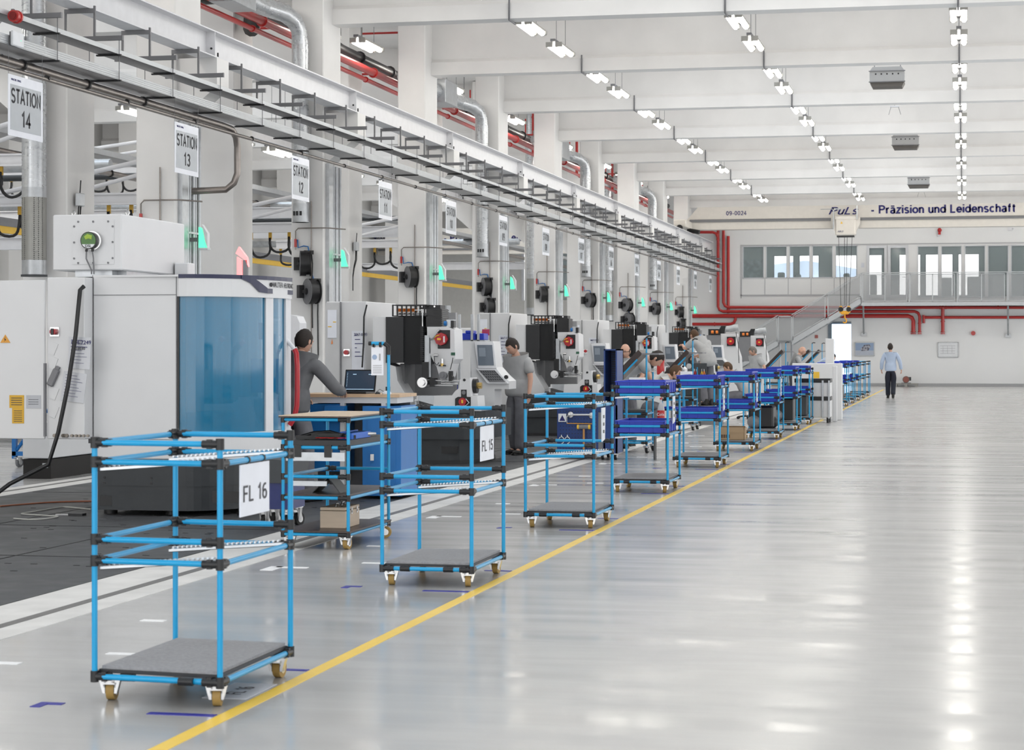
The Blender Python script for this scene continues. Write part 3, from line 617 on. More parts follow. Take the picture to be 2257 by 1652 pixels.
# ================================================================== FAR WALL: GALLERY, STAIRS, PIPES, PICTURES
GY = 94.0
P = lambda x, y, Y=GY: PY(x, y, Y)
m_mesh = mat('expanded_metal_infill', (.52,.54,.56), .5, .2, alpha=.36)
m_rail = mat('pale_grey_railing_paint', (.58,.60,.62), .45)
xs0 = P(1899,667).x; dz = P(1899,667).z; tz = P(1899,604).z
t_ = thing('gallery', 'grey steel gallery walkway with mesh railings in front of the upper offices', 'gallery', (0,GY,0))
MB().box((xs0,0,dz-.12),(XW-.1,1.45,dz)).build('deck', mat('grey_gallery_deck', (.28,.29,.30), .6), t_)
MB().box((xs0,-.04,dz-.14),(XW-.1,0,dz+.02)).build('edge_beam', m_rail, t_)
px_list = [1899,2001,2004,2106,2110,2216,2220,2300]
for i in range(0, 8, 2):
    a, b_ = P(px_list[i]+2,0).x, P(px_list[i+1]-1,0).x
    g = MB(); g.box((a,-.02,dz+.05),(b_,.0,dz+.08)).box((a,-.02,tz-.03),(b_,0,tz)).box((a,-.02,dz),(a+.03,0,tz)).box((b_-.03,-.02,dz),(b_,0,tz)).box(((a+b_)/2-.02,-.02,dz),((a+b_)/2+.02,0,tz)); f = g.build('railing_frame', m_rail, t_)
    MB().box((a+.03,-.014,dz+.08),(b_-.03,-.008,tz-.03)).build('mesh_infill', m_mesh, f)
MB().tube([(xs0,-.05,tz+.05),(XW-.2,-.05,tz+.05)],.02,8).build('handrail', m_rail, t_)
g = MB()
for x in px_list[::2]: X = P(x,0).x; g.box((X-.025,-.03,dz-.12),(X+.025,.02,tz+.05))
g.build('railing_post', m_rail, t_)
for xa, ya, xb, yb in ((1902,672,1904,735),(2222,672,2222,738)):
    a = P(xa,ya); b_ = PY(xb,yb,WY-.05); MB().rod((a.x,.3,a.z),(b_.x,WY-.05-GY,b_.z),.04,6).box((b_.x-.12,WY-.08-GY,b_.z-.1),(b_.x+.12,WY-.01-GY,b_.z+.05)).build('support_strut', m_galv, t_)
# stairs
t_ = thing('staircase', 'grey steel staircase with mesh railings climbing to the gallery', 'stairs', (0,GY,0))
A = [(1745,760),(1899,668)]; B = [(1530,872.4),(1715,761)]
for (p, q), top in ((A, (696.5, 604)), (B, (790, 697))):
    a, b_ = P(*p), P(*q); ta, tb = P(p[0], p[1]-64).z, P(q[0], q[1]-64).z
    if a.z < .0: a = Vector((a.x + (0-a.z)*(b_.x-a.x)/(b_.z-a.z), a.y, 0.)); ta = a.z + (tb - b_.z)
    for yy in (-.03, 1.15): MB().prism([(a.x,a.z),(b_.x,b_.z),(b_.x,b_.z+.26),(a.x,a.z+.26)], yy, yy+.04, ax=1).build('stringer', m_rail, t_)
    n = max(3, int((b_.z-a.z)/.18)); g = MB()
    for i in range(n):
        f = (i+.5)/n; g.box((a.x+(b_.x-a.x)*f-.13, 0, a.z+(b_.z-a.z)*f+.1),(a.x+(b_.x-a.x)*f+.13,1.15,a.z+(b_.z-a.z)*f+.13))
    g.build('treads', mat('grey_gallery_deck'), t_)
    mid = .5; sl = (b_.z-a.z)/(b_.x-a.x)
    for f0, f1 in ((0,.5),(.5,1.)) :
        x0, x1 = a.x+(b_.x-a.x)*f0+.04, a.x+(b_.x-a.x)*f1-.04; z0, z1 = a.z+sl*(x0-a.x)+.3, a.z+sl*(x1-a.x)+.3; hh = (tb-b_.z)-.3
        g = MB()
        for e in (0, hh-.04): g.prism([(x0,z0+e),(x1,z1+e),(x1,z1+e+.04),(x0,z0+e+.04)], -.03, 0, ax=1)
        g.box((x0,-.03,z0-.1),(x0+.04,0,z0+hh)).box((x1-.04,-.03,z1-.1),(x1,0,z1+hh)); f = g.build('railing_frame', m_rail, t_)
        MB().prism([(x0+.04,z0+.05),(x1-.04,z1+.05),(x1-.04,z1+hh-.05),(x0+.04,z0+hh-.05)], -.02, -.014, ax=1).build('mesh_infill', m_mesh, f)
    MB().tube([(a.x,-.06,ta+.05),(b_.x,-.06,tb+.05)],.02,8).build('handrail', m_rail, t_)
la, lb = P(1714,760), P(1746,760); lt = P(1714,696).z
MB().box((la.x,0,la.z+.1),(lb.x,1.2,la.z+.2)).build('landing', mat('grey_gallery_deck'), t_)
f = MB().box((la.x,-.03,la.z+.1),(la.x+.05,0,lt)).box((lb.x-.05,-.03,la.z+.1),(lb.x,0,lt)).box((la.x,-.03,lt-.04),(lb.x,0,lt)).build('railing_frame', m_rail, t_)
MB().box((la.x+.05,-.02,la.z+.2),(lb.x-.05,-.014,lt-.04)).build('mesh_infill', m_mesh, f)
MB().rod((la.x+.1,.1,0),(la.x+.1,.1,la.z+.1),.05,8).rod((lb.x-.1,1.1,0),(lb.x-.1,1.1,la.z+.1),.05,8).build('landing_post', m_rail, t_)
# red sprinkler pipework on the wall
WP = WY - .12
Q = lambda x, y, o=0: (lambda p: (p.x, WP-o, p.z))(PY(x, y, WP))
m_dred = m_red
def rp_(label, pts, r, o=0, rings=(), name='red_wall_pipe'):
    pp = [Q(x, y, o) for x, y in pts]; out = [pp[0]]
    for i in range(1, len(pp)-1):        # rounded elbows
        a, b_, c = Vector(pp[i-1]), Vector(pp[i]), Vector(pp[i+1]); k = .22
        out += [tuple(b_+(a-b_).normalized()*k), tuple(b_+(a-b_).normalized()*k*.3+(c-b_).normalized()*k*.3), tuple(b_+(c-b_).normalized()*k)]
    out.append(pp[-1]); return pipe(label, out, r, m_red, [(Q(x, y, o), d) for x, y, d in rings], m_red, name=name)
X_ = (1,0,0); Z_ = (0,0,1)
rp_('red pipe, leftmost riser beside the columns turning along the wall under the windows', [(1583,500),(1583,686),(2027,686),(2027,733)], .065, .05, [(2027,731,Z_),(2027,735,Z_),(2027,712,Z_)])
rp_('red pipe, topmost run on the far wall with its riser second from the left', [(1595,500),(1595,677),(2257,677.5)], .065, .05, [(2078,677,X_),(2072,677,X_),(2085,677,X_),(2200,677,X_)])
rp_('dark red riser pipe, third from the columns on the far wall', [(1605,520),(1605,690)], .065, -.04)
rp_('thick red main low on the far wall, ending in a capped outlet', [(1525,696),(2013,696),(2013,733)], .09, .0, [(2013,731,Z_),(2013,735,Z_)])
rp_('short red pipe below the thick main with an upturned elbow', [(1525,714),(1621,714),(1621,699)], .07, .0, [(1575,714,X_)])
rp_('red pipe under the gallery on the right part of the far wall', [(2036,699),(2300,699)], .065, .0)
rp_('red drop pipe with a flanged end under the gallery', [(2078,677),(2078,733)], .075, .05, [(2078,731,Z_),(2078,735,Z_),(2078,708,Z_)])
rp_('red elbow pipe entering beside the top of the silver duct', [(1525,512),(1583,512),(1583,530)], .065, .2)
rp_('short red bypass pipe behind the two capped outlets', [(2036,694),(2036,712)], .06, .0)
def wallbox(name, label, cat, x0, y0, x1, y1, m, d=.06, edge=None, kind=None):
    a, b_ = PY(x0, y0, WY-d), PY(x1, y1, WY-d); o = MB().box((a.x,WY-d,b_.z),(b_.x,WY-.005,a.z)).build(name, m); return tag(o, label, cat)
# pictures
def img(n, cols, sc):
    M = mat(n, (.5,.5,.5), .4); t = M.node_tree; b = t.nodes['Principled BSDF']
    nz = t.nodes.new('ShaderNodeTexNoise'); nz.inputs['Scale'].default_value = sc; nz.inputs['Detail'].default_value = 3
    tc = t.nodes.new('ShaderNodeTexCoord'); t.links.new(tc.outputs['Object'], nz.inputs['Vector'])
    r = t.nodes.new('ShaderNodeValToRGB'); r.color_ramp.elements[0].color = (*cols[0],1); r.color_ramp.elements[1].color = (*cols[2],1)
    r.color_ramp.elements[0].position = .38; r.color_ramp.elements[1].position = .6; e = r.color_ramp.elements.new(.5); e.color = (*cols[1],1)
    t.links.new(nz.outputs['Fac'], r.inputs[0]); t.links.new(r.outputs[0], b.inputs['Base Color']); return M
for (x0,y0,x1,y1), lb, kind in (((1884,754,1927,784),'framed poster of machines under a blue sky beside the doorway',0),((2067,754,2112,787),'framed white floor plan on the far wall',1)):
    a, b_ = PY(x0,y0,WY-.05), PY(x1,y1,WY-.05); t_ = thing('framed_poster' if not kind else 'framed_floor_plan', lb, 'poster' if not kind else 'plan', (a.x,WY-.05,b_.z)); w, h_ = b_.x-a.x, a.z-b_.z
    g = MB()
    for q in ((0,w,0,.03),(0,w,h_-.03,h_),(0,.03,0,h_),(w-.03,w,0,h_)): g.box((q[0],-.01,q[2]),(q[1],.04,q[3]))
    g.build('frame', m_galv, t_)
    if not kind:
        MB().box((.03,0,.03),(w-.03,.03,h_*.4)).build('picture_snow', mat('pale_blue_print', (.50,.54,.62), .4), t_); MB().box((.03,0,h_*.4),(w-.03,.03,h_-.03)).build('picture_sky', mat('blue_print', (.30,.40,.58), .4), t_)
        MB().prism([(w*.35,h_*.35),(w*.3,h_*.5),(w*.42,h_*.7),(w*.48,h_*.8),(w*.75,h_*.85),(w*.82,h_*.7),(w*.7,h_*.4)], -.004, 0, ax=1).build('picture_shapes', img('dark_machine_print', ((.05,.05,.08),(.2,.2,.25),(.45,.45,.5)), 9), t_)
    else:
        MB().box((.03,0,.03),(w-.03,.03,h_-.03)).build('sheet', m_paper, t_); g = MB()
        for i in range(4): g.box((w*.12,-.003,h_*(.25+.17*i)),(w*.85,0,h_*(.25+.17*i)+.012))
        for i in range(3): g.box((w*(.25+.22*i),-.003,h_*.25),(w*(.25+.22*i)+.01,0,h_*.76))
        g.build('plan_lines', mat('grey_ink', (.4,.4,.42), .6), t_)
wallbox('escape_sign', 'small red and white fire sign on the wall under the stairs', 'sign', 1796,738,1803,745, mat('red_white_sign', (.55,.18,.16), .5), .03)
o = MB().rod((0,0,0),(0,-.1,0),.1,12).build('alarm_bell', m_red, None, PY(2145,734,WY-.0)); tag(o, 'small round red alarm bell low on the right of the far wall', 'alarm bell')
t_ = thing('fire_horn', 'red alarm horn high on the far wall under the crane lettering', 'alarm horn', PY(2071,507,WY-.05))
MB().ball((0,-.1,0),.1,8).rod((0,0,0),(0,-.1,0),.05,8).box((-.06,-.12,-.2),(.05,-.02,-.05)).build('horn', m_red, t_); MB().rod((0,-.08,-.2),(-.1,-.14,-.26),.03,8).build('lens', m_steelw, t_)
o = MB().box((-.09,-.08,-.08),(.12,0,.08)).rod((.1,-.05,.0),(.14,-.12,0),.03,6).build('security_camera', m_steelw, None, PY(2226,504,WY)); tag(o, 'small white wall camera at the upper right of the far wall', 'camera')
wallbox('door_notice', 'small white notice beside the upper office door', 'notice', 1898,579,1905,589, m_sign, .02)
# pallet with a motor
t_ = thing('wooden_pallet', 'grey wooden pallet on the floor against the far wall', 'pallet', (PY(1972,0,94.6).x, 94.4, 0)); w = PY(2023,0,94.6).x - PY(1972,0,94.6).x
MB().box((0,0,.1),(w,.8,.14)).build('top_board', mat('weathered_pallet_wood', (.30,.29,.27), .8), t_)
for f in (0,.44,.88): MB().box((w*f,0,0),(w*f+.12,.8,.1)).build('block', mat('weathered_pallet_wood'), t_)
t_ = thing('electric_motor', 'small round grey and copper motor standing on the pallet', 'motor', (PY(1997,0,94.6).x, 94.7, .14))
MB().rod((0,-.22,.17),(0,.2,.17),.15,16).build('motor_housing', mat('bronze_grey', (.18,.12,.11), .5,.4), t_); MB().rod((0,-.24,.17),(0,-.22,.17),.12,16).build('motor_cover', mat('dark_copper', (.28,.10,.08), .4,.5), t_); MB().box((-.2,-.2,-.0),(.22,.2,.03)).build('foot_plate', m_grey, t_); MB().box((.08,-.15,.12),(.22,.1,.28)).build('terminal_box', m_dgrey, t_)
# things glimpsed in the upper offices
for i, (x, y, w_, h_, c, lb) in enumerate(((1722,600,16,12,m_black,'dark office chair back behind the first window'),(1759,604,14,9,m_black,'dark monitor behind the third office window'),(1866,602,14,8,m_black,'dark monitor behind the fourth office window'))):
    p = PY(x, y, WY+1.2); tag(MB().box((p.x-w_*.01,WY+1.1,3.6),(p.x+w_*.01,WY+1.3,p.z),bev=.05).build('office_equipment', c), lb, 'monitor')
for i, (x0, x1, y0) in enumerate(((1918,1932,606),(1965,1980,618),(2075,2098,612),(2132,2168,610),(2186,2222,606))):
    a, b_ = PY(x0,y0,WY+1.5), PY(x1,y0,WY+1.5); tag(MB().box((a.x,WY+1.2,3.6),(b_.x,WY+1.9,a.z),bev=.03).build('office_cabinet', mat('grey_office_cabinet', (.42,.42,.42), .6)), 'grey office cabinet behind the gallery glazing, %s from the left' % NUM[i], 'cabinet', 'office cabinets')
# posters and picture in first window
p = PY(1660,590,WY+2.5); tag(MB().box((p.x-.55,WY+2.5,p.z-.45),(p.x+.55,WY+2.55,p.z+.4)).build('office_picture', img('dark_vehicle_print', ((.02,.02,.03),(.08,.09,.12),(.2,.22,.25)), 5)), 'dark picture hanging in the office behind the leftmost upper window', 'picture')
# ---- equipment on the columns
def reel(x, y, z, label, rz=.35):
    t_ = thing('hose_reel', label, 'hose reel', (x, y, z), rz, 'hose reels on the columns')
    MB().rod((-.09,-.14,0),(.02,-.14,0),.235,24).rod((.02,-.14,0),(.09,-.14,0),.21,24).rod((.09,-.14,0),(.11,-.14,0),.235,24).build('drum', m_black, t_)
    MB().rod((-.10,-.14,0),(-.094,-.14,0),.20,24).rod((-.096,-.14,0),(-.09,-.14,0),.24,24).build('side_disc', mat('grey_reel_plate', (.16,.16,.17), .4), t_)
    MB().box((-.2,-.02,-.12),(-.1,.10,.12)).box((-.15,-.17,-.03),(-.105,.02,.03)).rod((-.12,-.14,0),(-.1,-.14,0),.06,10).build('bracket', m_blackm, t_)
    MB().box((-.02,-.2,.17),(.16,-.06,.24)).build('guide_arm', m_black, t_)
    MB().tube([(.12,-.12,.2),(.14,-.12,0),(.13,-.12,-.4),(.14,-.12,-1.2)],.013,6).build('hose', m_black, t_)
    MB().tube([(.08,-.05,.22),(.06,-.02,.32),(-.02,0,.33),(-.12,.02,.3),(-.13,.04,.45)],.012,6).build('supply_hose', m_cab, t_)
    return t_
R0 = None
for k, n in ((1,2),(2,1),(3,2),(4,1),(5,1),(6,2),(7,1),(8,2)):
    y = 37.65 + 7.55*(k-1)
    for j in range(n):
        if y > WY-1: continue
        lb = 'black hose reel on the %s column from the near end%s' % (NUM[k], '' if n == 1 else (', upper of two' if j == 0 else ', lower of two'))
        loc = (-12.03 + (.08*j), y-.03, 3.24-.52*j)
        if R0 is None: R0 = reel(*loc, lb)
        else: dup(R0, loc, label=lb, rz=.35 + .12*((k*3) % 4) * (1 if k < 6 else 2))
for k in range(0, 9):
    y = 30.1 + 7.55*k
    if y > WY-1: continue
    w = NUM[k]
    t_ = thing('indicator_lamp', 'green lit emergency lamp on the %s column from the near end' % w, 'lamp', (-11.48, y+.55, 3.2), 0, 'green lamps on the columns')
    MB().prism([(0,.0),(.10,.0),(.10,.1),(.04,.28),(0,.32)], -.06, .06, ax=1).build('lens', m_green, t_); MB().box((0,-.07,-.03),(.15,.07,.0)).build('foot', m_galv, t_)
    MB().prism([(.10,.10),(.14,.0),(.14,.22),(.05,.36)], -.05, .05, ax=1).build('white_cover', m_steelw, t_); MB().box((-.15,-.03,.1),(0,.03,.16)).build('bracket', m_grey, t_)
    t_ = thing('cable_riser', 'galvanised cable trunking and pipes up the side of the %s column from the near end' % w, 'cable trunking', (-11.67, y, .02), 0, 'cable risers on the columns')
    MB().box((0,.12,0),(.07,.36,5.1)).build('trunking', m_galv, t_)
    for j, dy_ in enumerate((.45,.56,.70,.80,.95)): MB().rod((.03,dy_,0),(.03,dy_,5.08),.018 if j % 2 else .028,8).build('conduit', m_galv, t_)
    MB().box((0,.4,1.6),(.06,1.0,1.63)).box((0,.4,3.4),(.06,1.0,3.43)).build('clamp_bar', m_galv, t_)
    t_ = thing('air_line', 'thin copper air line bent along the front of the %s column from the near end' % w, 'pipe', (-11.9, y-.03, 1.2), 0, 'air lines on the columns')
    MB().tube([(0,0,0),(0,0,3.2)],.012,6).tube([(-.3,-.02,2.3),(-.3,-.02,2.65),(-.25,-.02,2.7),(.3,-.02,2.7),(.62,.15,2.68)],.012,6).build('pipe_run', m_stain, t_); MB().box((-.32,-.04,2.35),(-.28,0,2.5)).build('valve', m_red, t_)
    if k in (0,2,4):
        t_ = thing('junction_box', 'small grey junction box with black cables on the rear column beyond the %s front column' % w, 'junction box', (-13.38, y+.3, 3.95), 0, 'junction boxes')
        MB().box((0,-.1,-.1),(.08,.1,.1),bev=.01).build('box', m_galv, t_); MB().tube([(.04,-.04,-.1),(.05,-.1,-.3),(.05,-.22,-.45),(.05,-.3,-.65),(.05,-.3,-1.0)],.012,6).tube([(.04,.03,-.1),(.06,-.05,-.3),(.05,-.2,-.5),(.05,-.3,-.7)],.012,6).tube([(.04,0,.1),(.05,.01,.3)],.01,6).build('cable', m_black, t_)
# ================================================================== CARTS
JM = None
m_track = mat('silver_roller_track', (.72,.74,.76), .3, .6)
def caster(parent, x, y, z, r=.05, wm=None, rz=0., hub=None):
    """swivel caster: fork and plate as one part, wheel its sub-part; z = height of the plate"""
    g = MB(); g.box((-.045,-.04,z-.012),(.045,.04,z)); g.rod((0,0,z-.035),(0,0,z-.012),.03,10)
    for s_ in (-1, 1): g.prism([(-.03,z-.03),(.03,z-.03),(.045,r+.01),(.03,r-.015),(.0,r-.01)], s_*.026-.002, s_*.026+.002, ax=1)
    for s_ in (-1, 1): g.prism([(s_*.052,z-.012),(s_*.024,z-.012),(s_*.022,r-.012),(s_*.034,r-.012)], -.016, .016, ax=0)
    g.box((-.03,-.028,z-.035),(.03,.028,z-.028)); f = g.build('caster', m_chrome, parent, (x,y,0), (0,0,rz))
    MB().rod((.03,-.019,r),(.03,.019,r),r,20).build('wheel', wm or m_tan, f); MB().rod((.03,-.022,r),(.03,.022,r),r*.55,12).build('wheel_hub', m_chrome if hub is None else hub, f)
    return f
def tubeP(parent, a, b, r=.014, name='rail'): return MB().rod(a, b, r, 10).build(name, m_blue, parent)
def joint(parent, x, y, z, dirs):
    g = MB(); g.rod((x,y,z-.026),(x,y,z+.026),.020,10)
    for d in dirs: g.rod((x,y,z),(x+d[0]*.085,y+d[1]*.085,z),.0185,10); g.box((x+d[0]*.05-.012,y+d[1]*.05-.012,z-.022),(x+d[0]*.05+.012,y+d[1]*.05+.012,z+.022))
    return g.build('tube_joint', m_black, parent)
def flow_cart(x, y, label, skew=0., W_=.64, D=1.03, tag_=None, bins=False, twist=.1, detail=True):
    t_ = thing('picking_cart', label, 'cart', (x, y, 0), 0, None)
    sk = lambda px, py: (px, py - px*skew)
    C4 = [sk(0,0), sk(-W_,0), sk(-W_,D), sk(0,D)]
    top = 1.215
    for (a, b_) in C4: tubeP(t_, (a,b_,.125), (a,b_,top), name='post')
    lv = [(top,(0,1,2)), (1.125,(0,1,2,3)), (.765,(0,1,2)), (.665,(0,1,2,3)), (.125,(0,1,2,3))]
    S4 = [(0,1),(1,2),(2,3),(3,0)]
    for z, sides in lv:
        for s_ in sides: a, b_ = C4[S4[s_][0]], C4[S4[s_][1]]; tubeP(t_, (*a,z), (*b_,z))
        for i in range(4):
            ds = []
            if i in (0,1) and 0 in sides: ds.append((-1,0) if i == 0 else (1,0))
            if i in (1,2) and 1 in sides: ds.append((0,1) if i == 1 else (0,-1))
            if i in (2,3) and 2 in sides: ds.append((1,0) if i == 2 else (-1,0))
            if i in (3,0) and 3 in sides: ds.append((0,-1) if i == 3 else (0,1))
            joint(t_, *C4[i], z, ds)
    for z in (1.10, .64):
        for yy in (.07, D-.09):
            g = MB(); y0 = yy + W_*skew
            g.prism([(-W_+.02,z-.02),(-.02,z+.025),(-.02,z+.04),(-W_+.02,z-.005)], yy+.3*skew-.02, yy+.3*skew-.017, ax=1).prism([(-W_+.02,z-.02),(-.02,z+.025),(-.02,z+.04),(-W_+.02,z-.005)], yy+.3*skew+.017, yy+.3*skew+.02, ax=1).prism([(-W_+.02,z-.02),(-.02,z+.025),(-.02,z+.028),(-W_+.02,z-.017)], yy+.3*skew-.02, yy+.3*skew+.02, ax=1)
            for i in range(24): q = (i+.5)/24; g.rod((-W_+.03+(W_-.06)*q, yy+.3*skew-.016, z+.045*q+.004),(-W_+.03+(W_-.06)*q, yy+.3*skew+.016, z+.045*q+.004),.006,6)
            g.build('roller_track', m_track, t_)
    MB().prism([(a*.96-.012, b_+(.02 if i < 2 else -.02)) for i,(a,b_) in enumerate(C4)], .14, .157).build('deck_board', m_blackm, t_)
    MB().prism([(a*.93-.02, b_+(.03 if i < 2 else -.03)) for i,(a,b_) in enumerate(C4)], .157, .172).build('foam_mat', m_foam, t_)
    for i, (a, b_) in enumerate(C4):
        sx = -1 if i in (0,3) else 1; sy = 1 if i < 2 else -1
        caster(t_, a+sx*.045, b_+sy*.08, .115, .048, m_tan, 1.78+twist*i*(-1)**i)
        MB().rod((a+sx*.13,b_,.125),(a+sx*.20,b_,.125),.019,8).build('clamp_collar', m_black, t_)
    # hinged plate on the aisle side
    if tag_:
        y0 = .27; f = MB().box((-.003,y0,1.105-.245),(.003,y0+.42,1.105)).build('name_plate', m_sign, t_, rot=(0,0,0))
        for q in (.1,.32): MB().rod((0,y0+q-.008,1.125),(0,y0+q+.008,1.125),.018,10).box((-.002,y0+q-.004,1.09),(.002,y0+q+.004,1.12)).build('plate_clip', m_black, t_)
        stext('lettering', tag_, .075, mat('dark_grey_ink', (.08,.08,.09), .6), f, (.005, y0+.21, .965), (PI/2,0,PI/2), sx=1.65, w=.14)
    else:
        f = MB().prism([(.42,1.1),(.62,1.1),(.60,.80),(.44,.78)], -.004, .004, ax=0).build('name_plate', m_sign, t_)
        g = MB()
        for i in range(3): g.box((.005,.49,.86+.07*i),(.007,.55,.89+.07*i))
        g.build('plate_print', m_dgrey, f)
        MB().rod((0,.47,1.125),(0,.485,1.125),.018,10).build('plate_clip', m_black, t_); MB().rod((0,.57,1.125),(0,.585,1.125),.018,10).build('plate_clip', m_black, t_)
    return t_
c1 = flow_cart(-3.33, 9.15, 'empty light blue tube cart with a plate reading FL 16, nearest the camera', skew=.10, tag_='FL 16')
c2 = flow_cart(-3.33, 14.18, 'empty light blue tube cart with a plate reading FL 15', tag_='FL 15', skew=.0)
c3 = flow_cart(-3.33, 19.08, 'empty light blue tube cart, third from the near end, beside the blue tool trolley')
def bin_(x, y, z, label, w=.56, d=.88, h=.15, group='blue bins on the parked carts'):
    t_ = thing('plastic_bin', label, 'bin', (x, y, z), 0, group); g = MB()
    g.box((0,0,0),(w,d,.008)); e = .012
    for a, b_ in (((0,0),(w,e)),((0,d-e),(w,d)),((0,0),(e,d)),((w-e,0),(w,d))): g.box((a[0],a[1],0),(b_[0],b_[1],h))
    for i in range(5): q = w*(i)/4; g.box((q-.006,-.01,.01),(q+.006,0,h-.02)); g.box((q-.006,d,.01),(q+.006,d+.01,h-.02))
    for i in range(6): q = d*i/5; g.box((w,q-.006,.01),(w+.01,q+.006,h-.02)); g.box((-.01,q-.006,.01),(0,q+.006,h-.02))
    g.build('tub', m_bin, t_)
    g = MB(); g.box((-.015,-.015,h-.015),(w+.015,0,h)).box((-.015,d,h-.015),(w+.015,d+.015,h)).box((-.015,0,h-.015),(0,d,h)).box((w,0,h-.015),(w+.015,d,h)); g.build('rim', m_bin, t_)
    MB().box((w+.011,.1,.02),(w+.013,.2,.11)).build('paper_tag', m_paper, t_)
    return t_
YS = [24.0, 29.25, 34.1, 38.7, 43.0, 46.5, 50.5, 54.5, 58.0, 61.5, 65.0, 68.5, 72.0, 75.5]
WORD = ['fourth','fifth','sixth','seventh','eighth','ninth','tenth','eleventh','twelfth','thirteenth','fourteenth','fifteenth','sixteenth','seventeenth']
B0 = None
for i, y in enumerate(YS):
    has = i < 12
    c = dup(c3, (-3.33, y, 0), label='light blue tube cart %s, %s from the near end of the parked row' % ('carrying blue bins' if has else 'without bins', WORD[i]))
    c['group'] = 'parked blue tube carts'
    if has:
        for z, w in ((1.135,'upper'),(.68,'lower')):
            lb = '%s blue plastic bin on the %s parked cart' % (w, WORD[i])
            if B0 is None: B0 = bin_(-3.93, y+.04, z, lb)
            else: dup(B0, (-3.93, y+.04, z), label=lb)
for c in (c1,c2,c3): c['group'] = 'parked blue tube carts'
# floor label by the first cart
p = PZ(548,1526)
t_ = thing('floor_label', 'small white floor label reading FL 16 beside the yellow line', 'label', (-3.42, 9.55, 0.004))
MB().box((-.11,-.1,-.003),(.11,.36,-.001)).build('sticker', m_sign, t_); stext('lettering', 'FL 16', .08, m_ink, t_, (0,.13,0), (0,0,PI/2))
# cargo on carts
def carton(x, y, z, w, d, h, label, m=None, openf=True):
    t_ = thing('cardboard_box', label, 'box', (x,y,z)); m = m or m_card; g = MB(); e = .006
    g.box((0,0,0),(w,d,e)).box((0,0,0),(w,e,h)).box((0,d-e,0),(w,d,h)).box((0,0,0),(e,d,h)).box((w-e,0,0),(w,d,h)).build('carton', m, t_)
    if openf:
        MB().prism([(0,h),(w,h),(w*.97,h+.09),(w*.03,h+.09)], -.05, -.045, ax=1, M=Matrix.Translation((0,.045,0))).build('flap', m, t_)
        MB().prism([(0,h),(w,h),(w*.95,h+.1),(w*.05,h+.1)], d-.004, d, ax=1).build('flap', m, t_)
        MB().prism([(0,h),(d,h),(d*.95,h+.08),(d*.05,h+.08)], w, w+.004, ax=0).build('flap', m, t_)
        g = MB()
        for i in range(4): g.box((w*(.1+.09*i),-.002,h*.3),(w*(.1+.09*i)+.03,0,h*.75))
        g.build('printed_symbols', mat('brown_print', (.12,.07,.04), .7), t_)
    return t_
carton(-3.92, 29.25+5.0, .172, .42, .35, .12, 'open brown cardboard box on the deck of the sixth cart')
carton(-3.9, 34.1+4.75, .172, .5, .5, .02, 'flat grey sheets lying on the deck of a cart', m_foam, False)
def lump(name, label, cat, x, y, z, sc, m, seed=1, parent=None):
    random.seed(seed); g = MB(); g.ball((0,0,sc[2]), 1, 10, sc); o = g.build(name, m, None, (x,y,z))
    for v in o.data.vertices: k = 1 + .12*math.sin(v.co.x*17+seed)*math.cos(v.co.y*13+seed*2); v.co.x *= k; v.co.y *= k
    return tag(o, label, cat)
for i, (x, y, z, sc, m, lb, nm, ct) in enumerate((
    (-3.8,39.0,.18,(.13,.13,.13),m_grey,'rounded grey wrapped part on the deck of the seventh cart','wrapped_part','part'),
    (-3.5,39.3,.18,(.12,.16,.12),m_blackm,'black wrapped part beside the grey one on the seventh cart','wrapped_part','part'),
    (-3.75,43.3,.172,(.14,.2,.13),m_grey,'grey rounded part on the deck of the eighth cart','wrapped_part','part'),
    (-3.5,47.0,.172,(.16,.2,.16),m_dgrey,'dark rounded part on the deck of the ninth cart','wrapped_part','part'))):
    lump(nm, lb, ct, x, y, z, sc, m, i+1)
tag(MB().box((-3.9,38.95,.2),(-3.45,39.6,.6),bev=.03).build('equipment_case', m_blackm), 'black equipment case standing in the seventh parked cart', 'case')
tag(MB().box((-3.9,43.2,.2),(-3.42,43.8,.64),bev=.02).build('equipment_case', m_black), 'black box unit standing in the eighth parked cart', 'case')
tag(MB().box((-3.93,46.7,.19),(-3.4,47.3,.62),bev=.02).build('equipment_case', m_dgrey), 'dark box unit standing in the ninth parked cart', 'case')
for y, w in ((54.7,'eleventh'),(58.2,'twelfth'),(61.7,'thirteenth')):
    tag(MB().box((-3.9,y,.19),(-3.45,y+.5,.6),bev=.02).build('equipment_case', m_dgrey), 'dark unit inside the %s parked cart' % w, 'case')
# tall white cabinets standing in the row (two bays down)
def cab(x, y, w, d, z0, h, label, name='white_cabinet', m=None, bands=()):
    t_ = thing(name, label, 'cabinet', (x,y,0)); MB().box((0,0,z0),(w,d,h),bev=.012).build('cabinet_body', m or m_machine, t_)
    for b_ in bands: MB().box((-.01,-.012,b_),(w+.01,d*.98,b_+.09)).build('black_band', m_black, t_)
    return t_
t_ = cab(*(PY(1752,0,47.6).xy), .78, .7, .12, .98, 'white metal unit with black bands standing in the row of carts', bands=(.9,.50))
for dx in (.05,.73):
    for dy_ in (.05,.6): MB().rod((dx,dy_,0),(dx,dy_,.12),.03,8).build('foot', m_black, t_)
MB().box((.6,-.03,.1),(.64,-.01,.95)).build('corner_profile', m_galv, t_); MB().box((.74,-.03,.1),(.78,-.01,.95)).build('corner_profile', m_galv, t_)
p = PY(1746,0,49.5); t_ = cab(p.x, 49.5, 1.15, .3, .0, 1.32, 'large flat white cover panel standing behind the carts, with a yellow label')
MB().box((.47,-.006,.95),(.63,0,1.12)).build('yellow_label', m_yellow, t_)
